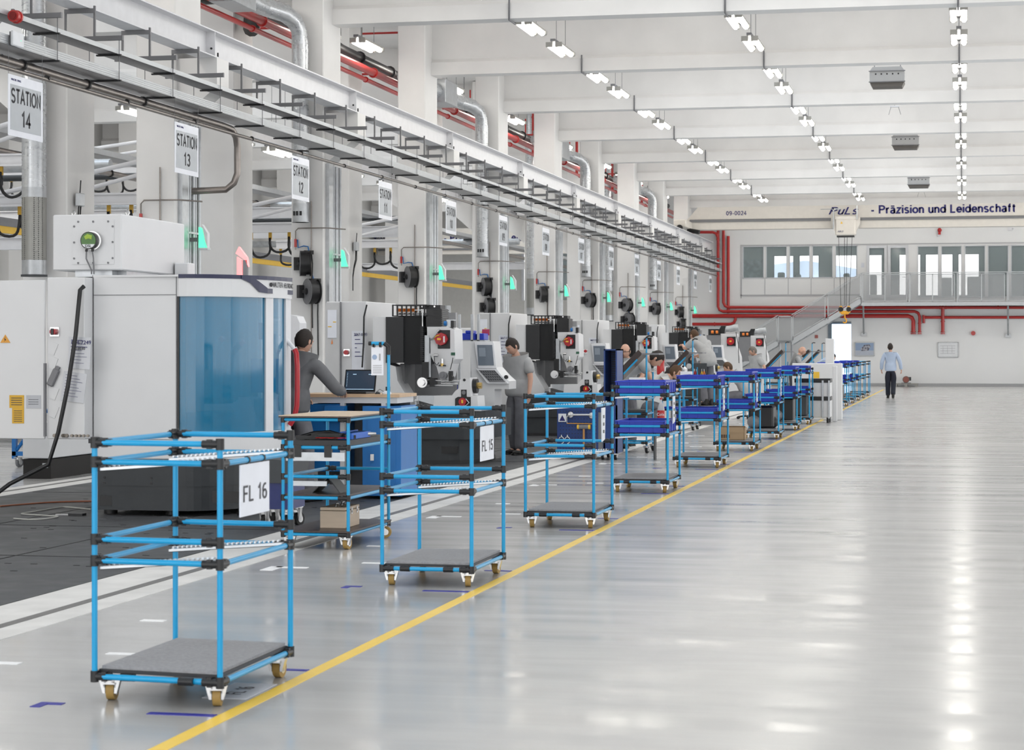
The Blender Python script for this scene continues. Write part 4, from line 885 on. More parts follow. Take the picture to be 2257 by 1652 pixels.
p = PY(1819,0,50.4); t_ = cab(p.x, 50.4, .20, .2, .0, 1.9, 'tall narrow white cover standing upright above the carts')
p = PY(1835,0,48.5); t_ = cab(p.x, 48.5, .10, .1, .0, 1.27, 'white rounded panel leaning at the aisle side of the carts')
# ---- trolley with beech top (tool trolley in the foreground)
t_ = thing('tool_trolley', 'blue tube trolley with a pale wooden top, tool tray and tall handle pole', 'trolley', (-4.95, 16.65, 0)); W_, D = .56, 1.24
C4 = [(0,0),(-W_,0),(-W_,D),(0,D)]
for i, (a, b_) in enumerate(C4): tubeP(t_, (a,b_,.115), (a,b_,1.66 if i == 3 else 1.08), name='post')
for z in (1.07,.84,.60,.425,.125):
    for i in range(4):
        a, b_ = C4[i], C4[(i+1)%4]
        if z == .60 and i in (0,3): 
            if i == 3: continue
        tubeP(t_, (*a,z), (*b_,z)); joint(t_, *a, z, [((b_[0]-a[0])/abs(b_[0]-a[0]) if b_[0]!=a[0] else 0, (b_[1]-a[1])/abs(b_[1]-a[1]) if b_[1]!=a[1] else 0)])
MB().box((-W_-.03,-.03,1.085),(.03,D+.03,1.098)).build('top_core', m_board, t_); MB().box((-W_-.03,-.03,1.098),(.03,D+.03,1.104)).build('table_top', m_ply, t_)
MB().box((-W_,0,.855),(0,D,.9)).build('tool_tray', m_blackm, t_); MB().box((-W_,0,.44),(0,D,.455)).build('shelf', m_board, t_); MB().box((-W_-.02,-.02,.14),(.02,D+.02,.155)).build('shelf', m_board, t_)
MB().box((-W_+.03,-.01,.73),(-.03,.01,.80)).build('drawer_slide', m_galv, t_); MB().box((-W_+.03,.04,.52),(-.2,.06,.56)).build('drawer_slide', m_galv, t_)
for x in (-W_+.1,-.2): MB().box((x,-.02,.76),(x+.06,.02,.86)).build('slide_clip', m_black, t_)
for i, (a, b_) in enumerate(C4): caster(t_, a+(-.04 if i in (0,3) else .04), b_+(.06 if i<2 else -.06), .115, .05, m_tan, (1.4,1.6,1.3,.15)[i])
MB().tube([(0,D,1.6),(0,D,1.67),(-.04,D,1.7)],.019,10).build('pole_elbow', m_black, t_); tubeP(t_, (-.04,D,1.7),(-.15,D-.02,1.7),.017,'handle_bar'); MB().rod((-.15,D-.02,1.7),(-.175,D-.02,1.7),.019,10).build('end_cap', m_black, t_)
for x in (-.13,-.07): MB().rod((x-.01,D-.01,1.69),(x+.01,D-.01,1.69),.025,8).build('bar_clip', m_black, t_)
f = MB().box((-.155,D-.01,1.42),(-.045,D-.006,1.67)).build('instruction_sheet', m_sign, t_)
MB().rod((-.125,D-.013,1.58),(-.125,D-.010,1.58),.022,16).build('blue_spot', mat('blue_print', (.1,.3,.6), .5), f)
g = MB()
for i in range(5): g.box((-.14,D-.012,1.44+.016*i),(-.06,D-.010,1.445+.016*i))
g.box((-.085,D-.012,1.55),(-.07,D-.010,1.61)); g.build('print_lines', mat('grey_ink', (.4,.4,.42), .6), f)
# clamps and tools lying on the tray
t_ = thing('bar_clamp', 'black bar clamp with red cord lying on the tool tray', 'tool', (-5.2,16.8,.905))
MB().box((-.24,-.02,.0),(.26,.02,.03),M=Matrix.Rotation(.4,4,'Z')).box((-.1,-.05,.02),(.18,.02,.05),M=Matrix.Rotation(-.3,4,'Z')).tube([(-.2,0,.02),(-.1,.03,.05),(.05,0,.06),(.2,-.05,.03)],.014,6).build('clamp_body', m_black, t_)
MB().tube([(-.05+.02*i, -.08+.03*math.sin(i*1.7), .012) for i in range(14)],.005,5).build('red_cord', m_red, t_)
t_ = thing('pneumatic_tool', 'silver and black cylindrical tool on the right of the tool tray', 'tool', (-5.02,17.3,.93))
MB().rod((-.12,-.1,.0),(.02,0,0),.025,10).build('tool_handle', m_black, t_); MB().rod((.02,0,0),(.1,.07,0),.02,10,r2=.01).build('tool_nose', m_chrome, t_)
o = MB().box((-.12,-.28,0),(.0,.28,.05)).box((-.12,-.28,.05),(-.11,.28,.06)).build('blue_tray', mat('bright_blue_tray', (.0,.12,.60), .4), None, (-4.97,17.1,.902)); tag(o, 'narrow bright blue tray on the right edge of the tool trolley', 'tray')
# bent metal bracket and wooden case
o = MB().prism([(-.14,0),(-.13,0),(0,.125),(.10,.0),(.11,.0),(.0,.14)], -.12, .12, ax=1).build('metal_bracket', m_dgrey, None, (-5.18,16.95,.455)); tag(o, 'bent dark metal bracket lying on the middle shelf of the trolley', 'bracket')
t_ = thing('wooden_case', 'pale wooden case with metal latches and a handle on the trolley bottom shelf', 'case', (-5.27,16.9,.155))
m_case = mat('pale_beech_case', (.56,.45,.34), .55, var=.06, scale=4, stretch=(1,1,8))
MB().box((0,0,0),(.22,.42,.145),bev=.004).build('case_body', m_case, t_); MB().box((0,0,.149),(.22,.42,.175),bev=.004).build('lid', m_case, t_)
g = MB()
for yy in (.06,.18,.34): MB().box((.221,yy-.016,.11),(.226,yy+.016,.165)).rod((.223,yy,.13),(.232,yy,.13),.008,8).build('latch', m_chrome, t_)
for y0 in (.08,.26): MB().tube([(.11,y0,.175),(.11,y0+.01,.2),(.11,y0+.08,.2),(.11,y0+.09,.175)],.006,6).build('handle', m_chrome, t_)
# ---- workbench with laptop
DY = 22.3; bx0 = PY(652,0,DY).x; bx1 = PY(880,0,DY).x
t_ = thing('workbench', 'grey workbench with beech top and blue drawer and cupboard, beside machine', 'workbench', (bx0, DY, 0)); w = bx1-bx0
bz = PY(760,868,DY).z
MB().box((0,0,bz-.035),(w,.75,bz)).build('bench_top', m_wood, t_); MB().box((.03,.03,bz-.1),(w-.03,.72,bz-.035)).build('top_frame', m_machine, t_)
for x in (.5, .97): MB().box((x,.03,0),(x+.05,.1,bz-.1)).build('leg', m_machine, t_)
MB().box((.05,.65,0),(w-.05,.7,bz-.1)).build('back_panel', m_grey, t_)
MB().box((.15,.04,.3),(.5,.6,bz-.11),bev=.005).build('drawer_unit', m_cab, t_)
f = MB().box((.36,-.1,bz-.3),(.58,.04,bz-.13)).build('drawer', m_cab, t_)
f = MB().box((w-.42,.0,.04),(w+.02,.7,bz-.13),bev=.005).build('cupboard', m_cab, t_); MB().rod((w-.3,-.02,.45),(w-.3,0,.45),.02,8).box((w-.32,-.03,.43),(w-.28,-.02,.5)).build('lock_handle', m_chrome, f)
MB().box((w-.36,-.006,.1),(w-.04,.0,bz-.2)).build('door', m_cab, f)
def T(px, py, Y): return PY(px, py, Y)
# laptop
p = PY(785,860,DY+.15); t_ = thing('laptop', 'open black laptop on the beech workbench', 'laptop', (p.x-.06, DY+.12, bz))
t_.rotation_euler = (0,0,-.12)
MB().box((-.19,-.0,.0),(.19,.26,.022),bev=.005).build('base', m_black, t_)
M_ = Matrix.Translation((0,.26,.02)) @ Matrix.Rotation(.22,4,'X').inverted()
f = MB().box((-.19,-.006,0),(.19,.006,.25),M=M_,bev=.004).build('screen_lid', m_black, t_)
MB().box((-.175,-.0085,.02),(.175,-.0065,.235),M=M_).build('display', mat('dark_laptop_display', (.02,.025,.035), .12, emit=.05, ecol=(.3,.5,.8)), f)
g = MB()
for i in range(9): g.box((-.16+.0*i,-.01,.06+.018*i),(-.155,-.0088,.066+.018*i),M=M_)
for q in (-.09,-.075,-.06,.1,.12): g.box((q,-.01,.19),(q+.008,-.0088,.2),M=M_)
g.box((-.17,-.01,.022),(.17,-.0088,.027),M=M_); g.build('screen_icons', mat('screen_icon_white', (.5,.7,.9), .4, emit=.6), f)
g = MB()
for r_ in range(5):
    for c_ in range(12): g.box((-.16+.027*c_,.06+.03*r_,.022),(-.16+.027*c_+.022,.06+.03*r_+.023,.0255))
g.build('keyboard', m_dgrey, t_)
t_ = thing('computer_mouse', 'black computer mouse beside the laptop', 'mouse', (p.x+.26, DY+.1, bz)); MB().ball((0,0,.0),.03,8,(1,1.7,1)).build('mouse_body', m_black, t_); MB().tube([(0,.05,.01),(-.03,.1,.03),(-.02,.16,.05),(.02,.2,.02)],.003,5).build('cable', m_black, t_)
t_ = thing('barcode_scanner', 'small white gadget with a black display on the bench right of the mouse', 'scanner', (p.x+.36, DY+.12, bz)); MB().ball((0,0,0),.045,8,(1.2,1.3,.8)).build('gadget_body', m_steelw, t_); MB().box((-.02,.02,.03),(.03,.04,.08)).build('gadget_display', m_black, t_)
tag(MB().box((0,0,0),(.04,.04,.075)).build('yellow_container', m_yellow, None, (PY(726,0,DY+.2).x, DY+.3, bz)), 'small yellow container on the bench behind the man in grey', 'container')
# ---- navy pegboard tool cabinet
ty = 31.0; k = lambda x, y: PY(x, y, ty)
t_ = thing('tool_cabinet', 'dark blue perforated tool cabinet on castors with a tall perforated side wall', 'tool cabinet', (k(1228,0).x, ty, 0)); w = k(1332,0).x - k(1228,0).x
m_peg = mat('navy_pegboard', (.01,.04,.18), .4)
MB().box((0,0,.11),(w,.8,k(0,888).z)).build('cabinet_body', m_peg, t_)
g = MB()
for i in range(14):
    for j in range(11): g.rod((.05+.045*i,-.002,.17+.055*j),(.05+.045*i,.001,.17+.055*j),.008,6)
g.build('peg_holes', m_black, t_)
MB().box((-.02,-.02,k(0,888).z),(w+.02,.82,k(0,888).z+.03)).build('top_board', m_wood, t_)
MB().box((w-.09,-.004,.11),(w-.02,0,k(0,900).z)).build('grey_strip', m_grey, t_)
tw = k(1361,0).x - k(1332,0).x
g = MB(); zt = k(0,769).z
g.box((w,-.05,.1),(w+.02,.55,zt)).box((w+tw-.02,-.05,.1),(w+tw,.55,zt)).box((w,.5,.1),(w+tw,.55,zt)).box((w,-.05,zt-.02),(w+tw,.55,zt)).box((w,-.05,.1),(w+tw,-.0,k(0,885).z)); g.build('side_wall', m_navy, t_)
g = MB()
for j in range(18): g.box((w+.03,.49,1.0+.035*j),(w+tw-.03,.499,1.008+.035*j))
g.build('slots', m_black, t_)
for a, b_ in ((.06,.08),(w-.04,.08),(w+tw-.05,.1),(.06,.7),(w-.06,.7)): caster(t_, a, b_, .11, .05, m_rubber, 1.5)
f = MB().box((.02,-.008,k(0,920).z),(.14,-.004,k(0,903).z)).build('warning_label', m_paper, t_); MB().prism([(.035,k(0,918).z),(.125,k(0,918).z),(.08,k(0,906).z)], -.012, -.009, ax=1).build('blue_triangle', m_navyink, f)
t2 = thing('double_wrench', 'large silver double wrench hanging on the blue pegboard', 'wrench', (k(1258,905).x, ty-.02, k(0,905).z))
MB().rod((0,0,0),(.3,0,0),.017,8).lathe([(.055,-.008),(.055,.008)],12,Matrix.Rotation(PI/2,4,'X')).ball((0,0,0),.05,8,(1,.2,.9)).ball((.32,0,-.01),.05,8,(1,.2,.9)).build('wrench_body', m_chrome, t2)
t2 = thing('hacksaw', 'orange-handled hacksaw on the blue pegboard below the wrench', 'saw', (k(1250,923).x, ty-.02, k(0,923).z)); MB().rod((0,0,0),(.38,0,-.005),.006,6).build('blade', m_org, t2); MB().tube([(0,0,0),(0,0,.1),(.05,0,.14)],.008,6).build('saw_frame', m_chrome, t2)
t2 = thing('mallet', 'mallet with a wooden handle hanging on the blue pegboard', 'mallet', (k(1288,930).x, ty-.05, k(0,930).z)); MB().rod((0,0,-.42),(0,0,0),.017,8).build('handle', mat('orange_wood', (.5,.25,.08), .5), t2); MB().rod((-.07,0,0),(.07,0,0),.032,10).build('mallet_head', m_grey, t2); MB().rod((-.1,0,0),(-.07,0,0),.034,10).build('mallet_face', m_yellow, t2); MB().rod((.07,0,0),(.1,0,0),.034,10).build('mallet_face', m_yellow, t2)
for i, x in enumerate((1238,1251)): 
    t2 = thing('shackle', 'silver shackle on the blue pegboard, %s of two' % ('left' if i == 0 else 'right'), 'shackle', (k(x,958).x, ty-.02, k(0,958).z)); MB().tube([(.04*math.cos(a),0,.05*math.sin(a)) for a in [q*PI/6-PI/3-.5 for q in range(11)]],.009,6).build('bow', m_chrome, t2); MB().rod((0,0,.05),(0,0,.08),.012,6).build('pin', m_chrome, t2)
# ---- tube racks with tilted boards at the workstations
def tilt_rack(x, y, label, top=True):
    t_ = thing('assembly_rack', label, 'rack', (x, y, 0), 0, 'tilted assembly racks')
    C4 = [(0,0),(-.62,0),(-.62,.7),(0,.7)]
    for i,(a,b_) in enumerate(C4): tubeP(t_, (a,b_,.12),(a,b_,1.58 if i == 0 else 1.28 if i == 3 else .92), name='post')
    for z in (.86,.62,.42,.16):
        for i in range(4): a, b_ = C4[i], C4[(i+1)%4]; tubeP(t_, (*a,z),(*b_,z))
        joint(t_, 0,0,z,[(-1,0)]); joint(t_, -.62,0,z,[(1,0)])
    for z in (.43,.63): MB().box((-.6,.02,z+.01),(-.02,.68,z+.05)).build('shelf_tray', m_bin if z < .5 else m_dgrey, t_)
    for a, b_ in C4: caster(t_, a, b_, .12, .055, m_rubber, 1.4)
    MB().box((-.63,-.01,.862),(.01,.3,.874)).build('rack_top', m_dgrey, t_)
    M_ = Matrix.Translation((-.72,0,.93)) @ Matrix.Rotation(-.80,4,'Y')
    MB().box((0,-.02,-.02),(.92,.68,.07),M=M_).build('tilted_board', m_board, t_); MB().rod((.15,-.05,-.03),(.8,-.05,-.03),.014,8).build('board_tube', m_blue, t_).matrix_local = M_
    MB().box((-.08,-.02,1.56-.0),(.2,.6,1.585)).build('top_plate', m_grey, t_)
    tubeP(t_, (0,0,1.58),(0,0,1.82),name='pole'); MB().tube([(0,0,1.8),(0,0,1.84),(.04,0,1.86),(.1,0,1.85)],.014,8).build('pole_hook', m_black, t_)
    return t_
TR = None
for px_, y, lb in ((1425,33.2,'nearest, behind the fourth cart'),(1527,42.5,'second, before the man on the step'),(1732,62.,'third, beyond the sitting man'),(1790,68.,'fourth, below the stairs'),(1812,73.,'fifth, farthest')):
    x = PY(px_, 0, y).x; L = 'blue tube rack with tilted dark board, ' + lb
    if TR is None: TR = tilt_rack(x, y, L)
    else: dup(TR, (x, y, 0), label=L)
# binders and sheets standing on the racks
for px_, y, lb in ((1403,32.6,'white binder with black spine marks leaning on the nearest tilted rack'),(1512,42.0,'pale grey binder leaning on the second tilted rack')):
    p = PY(px_, 0, y); t_ = thing('ring_binder', lb, 'binder', (p.x-.11, y-.06, .875)); MB().box((0,0,0),(.24,.07,.33),bev=.006).build('cover', m_sign, t_); g = MB()
    for i in range(5): g.box((.17,-.004,.04+.05*i),(.21,-.0,.07+.05*i))
    g.build('spine_marks', m_ink, t_)
# cola bottle on the first rack's edge
p = PY(1457,935,31.2)
t_ = thing('drink_bottle', 'half empty cola bottle with red label and cap behind the fourth cart', 'bottle', (p.x, 31.2, PY(0,928,31.2).z))
m_clear = mat('clear_plastic', (.75,.75,.78), .1, alpha=.45); m_cola = mat('cola', (.03,.01,.008), .2)
MB().lathe([(.0,0),(.05,0),(.055,.02),(.055,.24),(.05,.28),(.03,.34),(.017,.37),(.017,.4)],14).build('bottle_body', m_clear, t_); MB().lathe([(0,.002),(.049,.004),(.052,.02),(.052,.1),(0,.1)],14).build('cola_fill', m_cola, t_)
MB().lathe([(.057,.12),(.057,.24)],14).build('red_label', m_red, t_); MB().rod((0,0,.4),(0,0,.425),.019,12).build('cap', m_red, t_)
text('lettering', 'Cola', .06, m_paper, t_, (.0,-.062,.18))
tag(MB().box((-.12,-.1,-.02),(.12,.1,0)).box((-.1,-.09,-.52),(-.08,.09,-.02)).box((.08,-.09,-.52),(.1,.09,-.02)).build('bottle_stand', m_dgrey, None, (p.x, 31.2, PY(0,928,31.2).z)), 'small dark stand carrying the cola bottle', 'stand')
# ================================================================== MACHINES
m_bellow = mat('black_bellows', (.008,.008,.009), .6)
m_base = mat('anthracite_machine_base', (.030,.034,.038), .5, var=.08)
m_splash = mat('grey_splash_guard', (.33,.33,.335), .5, var=.05)
m_bluegl = mat('blue_tinted_window', (.010,.23,.43), .06, alpha=.58, spec=.8, var=.10, scale=4, stretch=(14,14,.6))
m_redm = mat('red_motor_enamel', (.45,.012,.02), .3)
m_brass = mat('brass', (.6,.42,.15), .3, .9)
m_screen = mat('grey_blue_screen', (.14,.17,.21), .2)
m_orange = mat('orange_plastic', (.9,.25,.04), .5)
def scr(parent, name, pts, m, r=.012):
    g = MB()
    for p in pts: g.rod(p, (p[0], p[1]-.006, p[2]), r, 8)
    return g.build(name, m, parent)
# ---- closed machine in the foreground: everything measured on its camera-side face
y0 = 19.6; k = lambda x, y, Y=y0: PY(x, y, Y)
t_ = thing('grinding_machine', 'large closed light grey grinding machine with curved blue tinted window and dark base', 'machine', (0, 0, 0))
xa, xb = k(205,0).x, k(388,0).x
zt, zb = k(0,608).z, k(0,1008).z
# plan of the curved front: straight side then a bulge to the aisle side
arc = [(k(396,0).x, y0)]; cx_, rx, ry = k(396,0).x, .70, 1.3
for i in range(1, 15): a = PI/2*i/14; arc.append((cx_ + rx*math.sin(a), y0 - .02*math.sin(a*2) + ry*(1-math.cos(a))))
def band(name, z0, z1, m, off=0., a0=0, a1=14, th=.04, parent=None, caps=True):
    out = [(x + off*math.sin(PI/2*i/14), y - off*math.cos(PI/2*i/14)) for i, (x, y) in list(enumerate(arc))[a0:a1+1]]
    inn = [(x - th*math.sin(PI/2*i/14), y + th*math.cos(PI/2*i/14)) for i, (x, y) in list(enumerate(arc))[a0:a1+1]]
    return MB().prism(out + inn[::-1], z0, z1, ax=2, smooth=False).build(name, m, parent or t_)
zw0, zw1 = k(0,951).z, k(0,655).z
MB().box((xa, y0, zb),(k(396,0).x, y0+.05, zt), bev=.01).build('side_panel', m_machine, t_)
MB().box((xa, y0-.004, k(0,652).z),(xb, y0, k(0,650.5).z)).box((xa,y0-.004,k(0,965).z),(k(396,0).x,y0,k(0,964).z)).box((xb,y0-.004,k(0,950).z),(xb+.008,y0,zt)).box((xa-.006,y0-.004,k(0,965).z),(xa,y0,zt)).build('panel_gap', m_grey, t_)
band('top_band', zw1, zt-.02, m_machine, .03, th=.1); band('lower_band', zb, zw0, m_machine, .03, th=.1)
band('window_pane', zw0, zw1, m_bluegl, 0., 0, 10, .012)
band('window_pane', zw0, zw1, m_bluegl, 0., 11, 13, .012)
band('window_mullion', zw0, zw1, m_steelw, .02, 10, 11, .03); band('edge_frame', zw0, zw1, m_steelw, .02, 13, 14, .04)
MB().box((k(391,0).x, y0-.012, zw0),(k(396,0).x, y0+.03, zw1)).build('black_seal', m_black, t_)
MB().box((k(398,0).x, y0+.02, zw0),(k(406,0).x, y0+.04, zw1)).build('pale_blue_strip', mat('pale_blue_strip', (.25,.55,.75), .4), t_)
roof = [(xa, y0)] + [(x+.03*math.sin(PI/2*i/14), y-.03*math.cos(PI/2*i/14)) for i,(x,y) in enumerate(arc)] + [(-7.62, y0+3.2), (xa, y0+3.2)]
MB().prism(roof, zt-.02, zt).build('roof_panel', m_machine, t_)
nv = mat('dark_blue_trim', (.01,.014,.06), .35)
band('dark_trim', zt-.035, zt+.004, nv, .036, th=.1)
# sloped dark blue stripe with maker lettering field
g = MB(); a0 = 8
pts = [(x + .042*math.sin(PI/2*i/14), y - .042*math.cos(PI/2*i/14)) for i, (x, y) in enumerate(arc)]
def strip(g, i0, i1, zl0, zl1, zh0, zh1):
    (xa_, ya_), (xb_, yb_) = pts[i0], pts[i1]; g.add([(xa_,ya_,zl0),(xb_,yb_,zl1),(xb_,yb_,zh1),(xa_,ya_,zh0)], [(0,1,2,3)])
zt2 = zt; h1 = zt-.035; lo = zt-.16
strip(g, 7, 8, h1-.0, h1-.04, zt, zt); strip(g, 8, 9, h1-.04, lo, zt, h1-.02); strip(g, 9, 10, lo, lo-.01, h1-.02, lo+.045); strip(g, 10, 14, lo-.01, lo-.01, lo+.04, lo+.035)
g.build('diagonal_stripe', nv, t_)
def arcpt(px_):
    def prj(p): d = -p[0]*sa + p[1]*ca; return CX_ + F_*(p[0]*ca+p[1]*sa)/d
    for i in range(14):
        a_, b_ = prj(pts[i]), prj(pts[i+1])
        if a_ <= px_ <= b_: u = (px_-a_)/(b_-a_); return (pts[i][0]+(pts[i+1][0]-pts[i][0])*u, pts[i][1]+(pts[i+1][1]-pts[i][1])*u-.008, math.atan2(pts[i+1][1]-pts[i][1], pts[i+1][0]-pts[i][0]))
    return (pts[14][0], pts[14][1], PI/2)
def curved(s_, px0, px1, size, z_):
    n = len(s_)
    for i, ch in enumerate(s_):
        if ch == ' ': continue
        q = arcpt(px0+(px1-px0)*(i+.5)/n); text('letter', ch, size, m_ink, t_, (q[0],q[1],z_), (PI/2,0,q[2]), sx=.75)
curved('WALTER', 603, 624, .075, zt-.082); curved('HELITRONIC', 627, 646, .07, zt-.085)
q_ = arcpt(599); MB().rod((0,0,0),(0,.006,0),.022,16).build('round_emblem', m_ink, t_, loc=(q_[0],q_[1],zt-.08), rot=(0,0,q_[2]))
# interior seen through the glass
xi, yi = k(400,0).x, y0
MB().box((xa+.05,y0+2.6,zb),(-7.6,y0+2.7,zt-.05)).box((xa+.05,y0+.06,zb),(xa+.1,y0+2.7,zt-.05)).build('inner_wall', m_steelw, t_)
MB().box((xi-.3,y0+.9,zb),(xi+.5,y0+1.6,1.0)).build('machine_bed', m_steelw, t_)
MB().box((xi-.2,y0+1.2,1.1),(xi+.1,y0+2.0,2.2)).build('inner_column', m_dgrey, t_)
MB().prism([(xi+.28,.8),(xi+.5,.8),(xi+.5,1.0),(xi+.45,1.16),(xi+.32,1.16),(xi+.28,1.05)], y0+.75, y0+1.1, ax=1).build('workhead', m_steelw, t_); MB().rod((xi+.46,y0+.9,1.02),(xi+.54,y0+.9,1.02),.13,16).build('work_flange', m_blackm, t_)
MB().box((xi+.05,y0+.5,1.1),(xi+.25,y0+.8,1.45)).tube([(xi+.1,y0+.6,1.45),(xi+.12,y0+.55,1.6),(xi+.22,y0+.5,1.73)],.04,8).tube([(xi+.28,y0+.6,1.4),(xi+.32,y0+.55,1.6),(xi+.43,y0+.5,1.7)],.035,8).build('coolant_nozzles', m_blackm, t_)
MB().rod((xi+.22,y0+.5,1.73),(xi+.25,y0+.5,1.77),.03,8).rod((xi+.43,y0+.5,1.7),(xi+.47,y0+.5,1.73),.03,8).box((xi+.45,y0+1.0,1.75),(xi+.58,y0+1.1,1.92)).build('red_caps', m_redm, t_)
MB().box((xi+.3,y0+1.2,1.2),(xi+.6,y0+1.3,1.55)).build('blue_tank', m_bin, t_)
# dark base
bz1, bz0 = k(0,1012).z, .06
plan = [(k(208,0).x, y0-.02)] + [(x + .0 - .10*(i/14), y-.02) for i,(x,y) in enumerate(arc[:12])] + [(-7.5, y0+2.6), (k(208,0).x, y0+2.6)]
MB().prism(plan, .30, bz1).build('base', m_base, t_)
cxp, cyp = sum(p[0] for p in plan)/len(plan), sum(p[1] for p in plan)/len(plan)
pl2 = [(cxp+(x-cxp)*.96, cyp+(y-cyp)*.985) for x, y in plan]; MB().prism(pl2, bz0, .30).build('base_lower', m_base, t_)
MB().box((pl2[0][0]+.02,pl2[0][1]-.003,.10),(pl2[0][0]+.15,pl2[0][1]+.0,.2)).box((k(470,0).x,y0-.03,.15),(k(560,0).x,y0-.018,.26)).build('base_recess', m_black, t_)
scr(t_, 'base_bolts', [(k(x,0).x, y0-.02, k(0,y).z) for x, y in ((232,1048),(232,1060),(335,1048),(335,1060))], m_black)
for x in (k(222,0).x, k(360,0).x, k(520,0).x): MB().rod((x,y0+.25,0),(x,y0+.25,.06),.07,12).build('levelling_foot', m_black, t_)
# switch cabinet at the left with an open door
yc = 19.4; q = lambda x, y: PY(x, y, yc)
MB().box((q(104,0).x,yc,q(0,966).z),(xa-.004,yc+1.6,q(0,612).z),bev=.006).build('control_cabinet', m_machine, t_)
f = MB().box((-9.75,yc-.03,q(0,966).z),(q(101,0).x,yc,q(0,618).z),bev=.006).build('cabinet_door', m_machine, t_)
MB().box((q(99,0).x,yc-.035,q(0,960).z),(q(103,0).x,yc-.0,q(0,800).z)).build('door_hinge', m_grey, f)
o = MB().prism([(q(4,0).x,q(0,755).z),(q(26,0).x,q(0,755).z),(q(15,0).x,q(0,737).z)], yc-.036, yc-.031, ax=1).build('warning_triangle', mat('orange_warning', (.75,.35,.05), .5), f); 
MB().prism([(q(13,0).x,q(0,752).z),(q(17,0).x,q(0,748).z),(q(14,0).x,q(0,746).z),(q(16,0).x,q(0,741).z),(q(13,0).x,q(0,747).z),(q(15,0).x,q(0,749).z)], yc-.039, yc-.037, ax=1).build('flash_symbol', m_ink, o)
g = MB(); MB().box((q(24,0).x,yc-.034,q(0,898).z),(q(56,0).x,yc-.031,q(0,870).z)).box((q(30,0).x,yc-.034,q(0,932).z),(q(56,0).x,yc-.031,q(0,898).z)).build('yellow_label', mat('amber_label', (.70,.40,.03), .5), f)
MB().box((q(61,0).x,yc-.034,q(0,899).z),(q(93,0).x,yc-.031,q(0,870).z)).build('grey_label', mat('grey_type_plate', (.48,.49,.52), .4), f)
g = MB()
for j in range(4): g.box((q(28,0).x,yc-.036,q(0,892-5*j).z),(q(52,0).x,yc-.0345,q(0,890.5-5*j).z))
for j in range(6): g.box((q(34,0).x,yc-.036,q(0,928-4.6*j).z),(q(52,0).x,yc-.0345,q(0,926.8-4.6*j).z))
for j in range(3): g.box((q(66,0).x,yc-.036,q(0,890-5*j).z),(q(88,0).x,yc-.0345,q(0,889-5*j).z))
g.build('label_print', m_dgrey, f)
f = MB().box((q(111,0).x,yc-.01,q(0,741).z),(q(131,0).x,yc,q(0,721).z)).build('switch_plate', m_chrome, t_); MB().rod((q(121,0).x,yc-.06,q(0,731).z),(q(121,0).x,yc-.01,q(0,731).z),.03,14).build('rotary_switch', m_redm, f); MB().box((q(118,0).x,yc-.07,q(0,738).z),(q(124,0).x,yc-.06,q(0,724).z)).build('switch_grip', m_black, f)
for (a, b_, c, d, w) in ((150,741,201,814,1.),(136,818,190,886,-1.)):
    M_ = Matrix.Translation((q((a+c)/2,0).x,yc-.004,q(0,(b_+d)/2).z)) @ Matrix.Rotation(.05*w if w>0 else .13,4,'Y')
    ww, hh = (q(c,0).x-q(a,0).x)/2*.95, (q(0,b_).z-q(0,d).z)/2*.95; f = MB().box((-ww,-.003,-hh),(ww,.003,hh),M=M_).build('document_pouch', mat('pouch_paper', (.58,.59,.62), .2), t_); g = MB()
    for j in range(8): g.box((-ww*.8,-.005,hh*(.75-.2*j)),(ww*(.2+.5*((j*7)%3)/2),-.004,hh*(.75-.2*j)+(.012 if w > 0 and j in (0,2) else .005)),M=M_)
    g.build('document_lines', mat('faded_ink', (.2,.2,.3), .6), f)
text('lettering', '064-7249', .055, m_navyink, t_, (q(180,0).x,yc-.012,q(0,755).z)); text('lettering', '333030', .04, m_ink, t_, (q(176,0).x,yc-.012,q(0,768).z))
f = MB().box((-.035,-.035,-.09),(.035,0,.09),bev=.01).box((-.02,-.03,.09),(.02,0,.12)).build('grey_connector', m_grey, t_, (q(119,0).x,yc,q(0,831).z), (0,.45,0))
for a, b_ in ((118,768),(118,800),(120,866),(120,906)): MB().box((-.03,-.006,-.06),(.03,0,.06)).build('blanking_plate', m_machine, t_, (q(a,0).x,yc,q(0,b_).z), (0,.4,0))
for x in (122,141,148,160,169,177,186,195): MB().rod((q(x,0).x,yc-.03,q(0,958).z),(q(x,0).x,yc,q(0,958).z),.014 if x > 150 else .018,10).build('cable_gland', mat('bronze_gland', (.25,.22,.19), .4, .6), t_)
cb = [(q(189,0).x,yc-.04,q(0,632).z),(q(183,0).x,yc-.07,q(0,640).z),(q(174,0).x,yc-.08,q(0,740).z),(q(158,0).x,yc-.09,q(0,850).z),(q(138,0).x,yc-.1,q(0,950).z),(q(118,0).x,yc-.12,q(0,1020).z),(PZ(85,1085,.2).x,19.2,.33),(PZ(50,1125).x,19.0,.1),(PZ(25,1140).x,18.6,.035),(PZ(10,1142).x,18.4,.02),(-9.9,18.35,.02)]
o = MB().tube(cb, .022, 8).build('power_cable', m_black); tag(o, 'thick black power cable hanging from the machine cabinet down to the floor', 'cable')
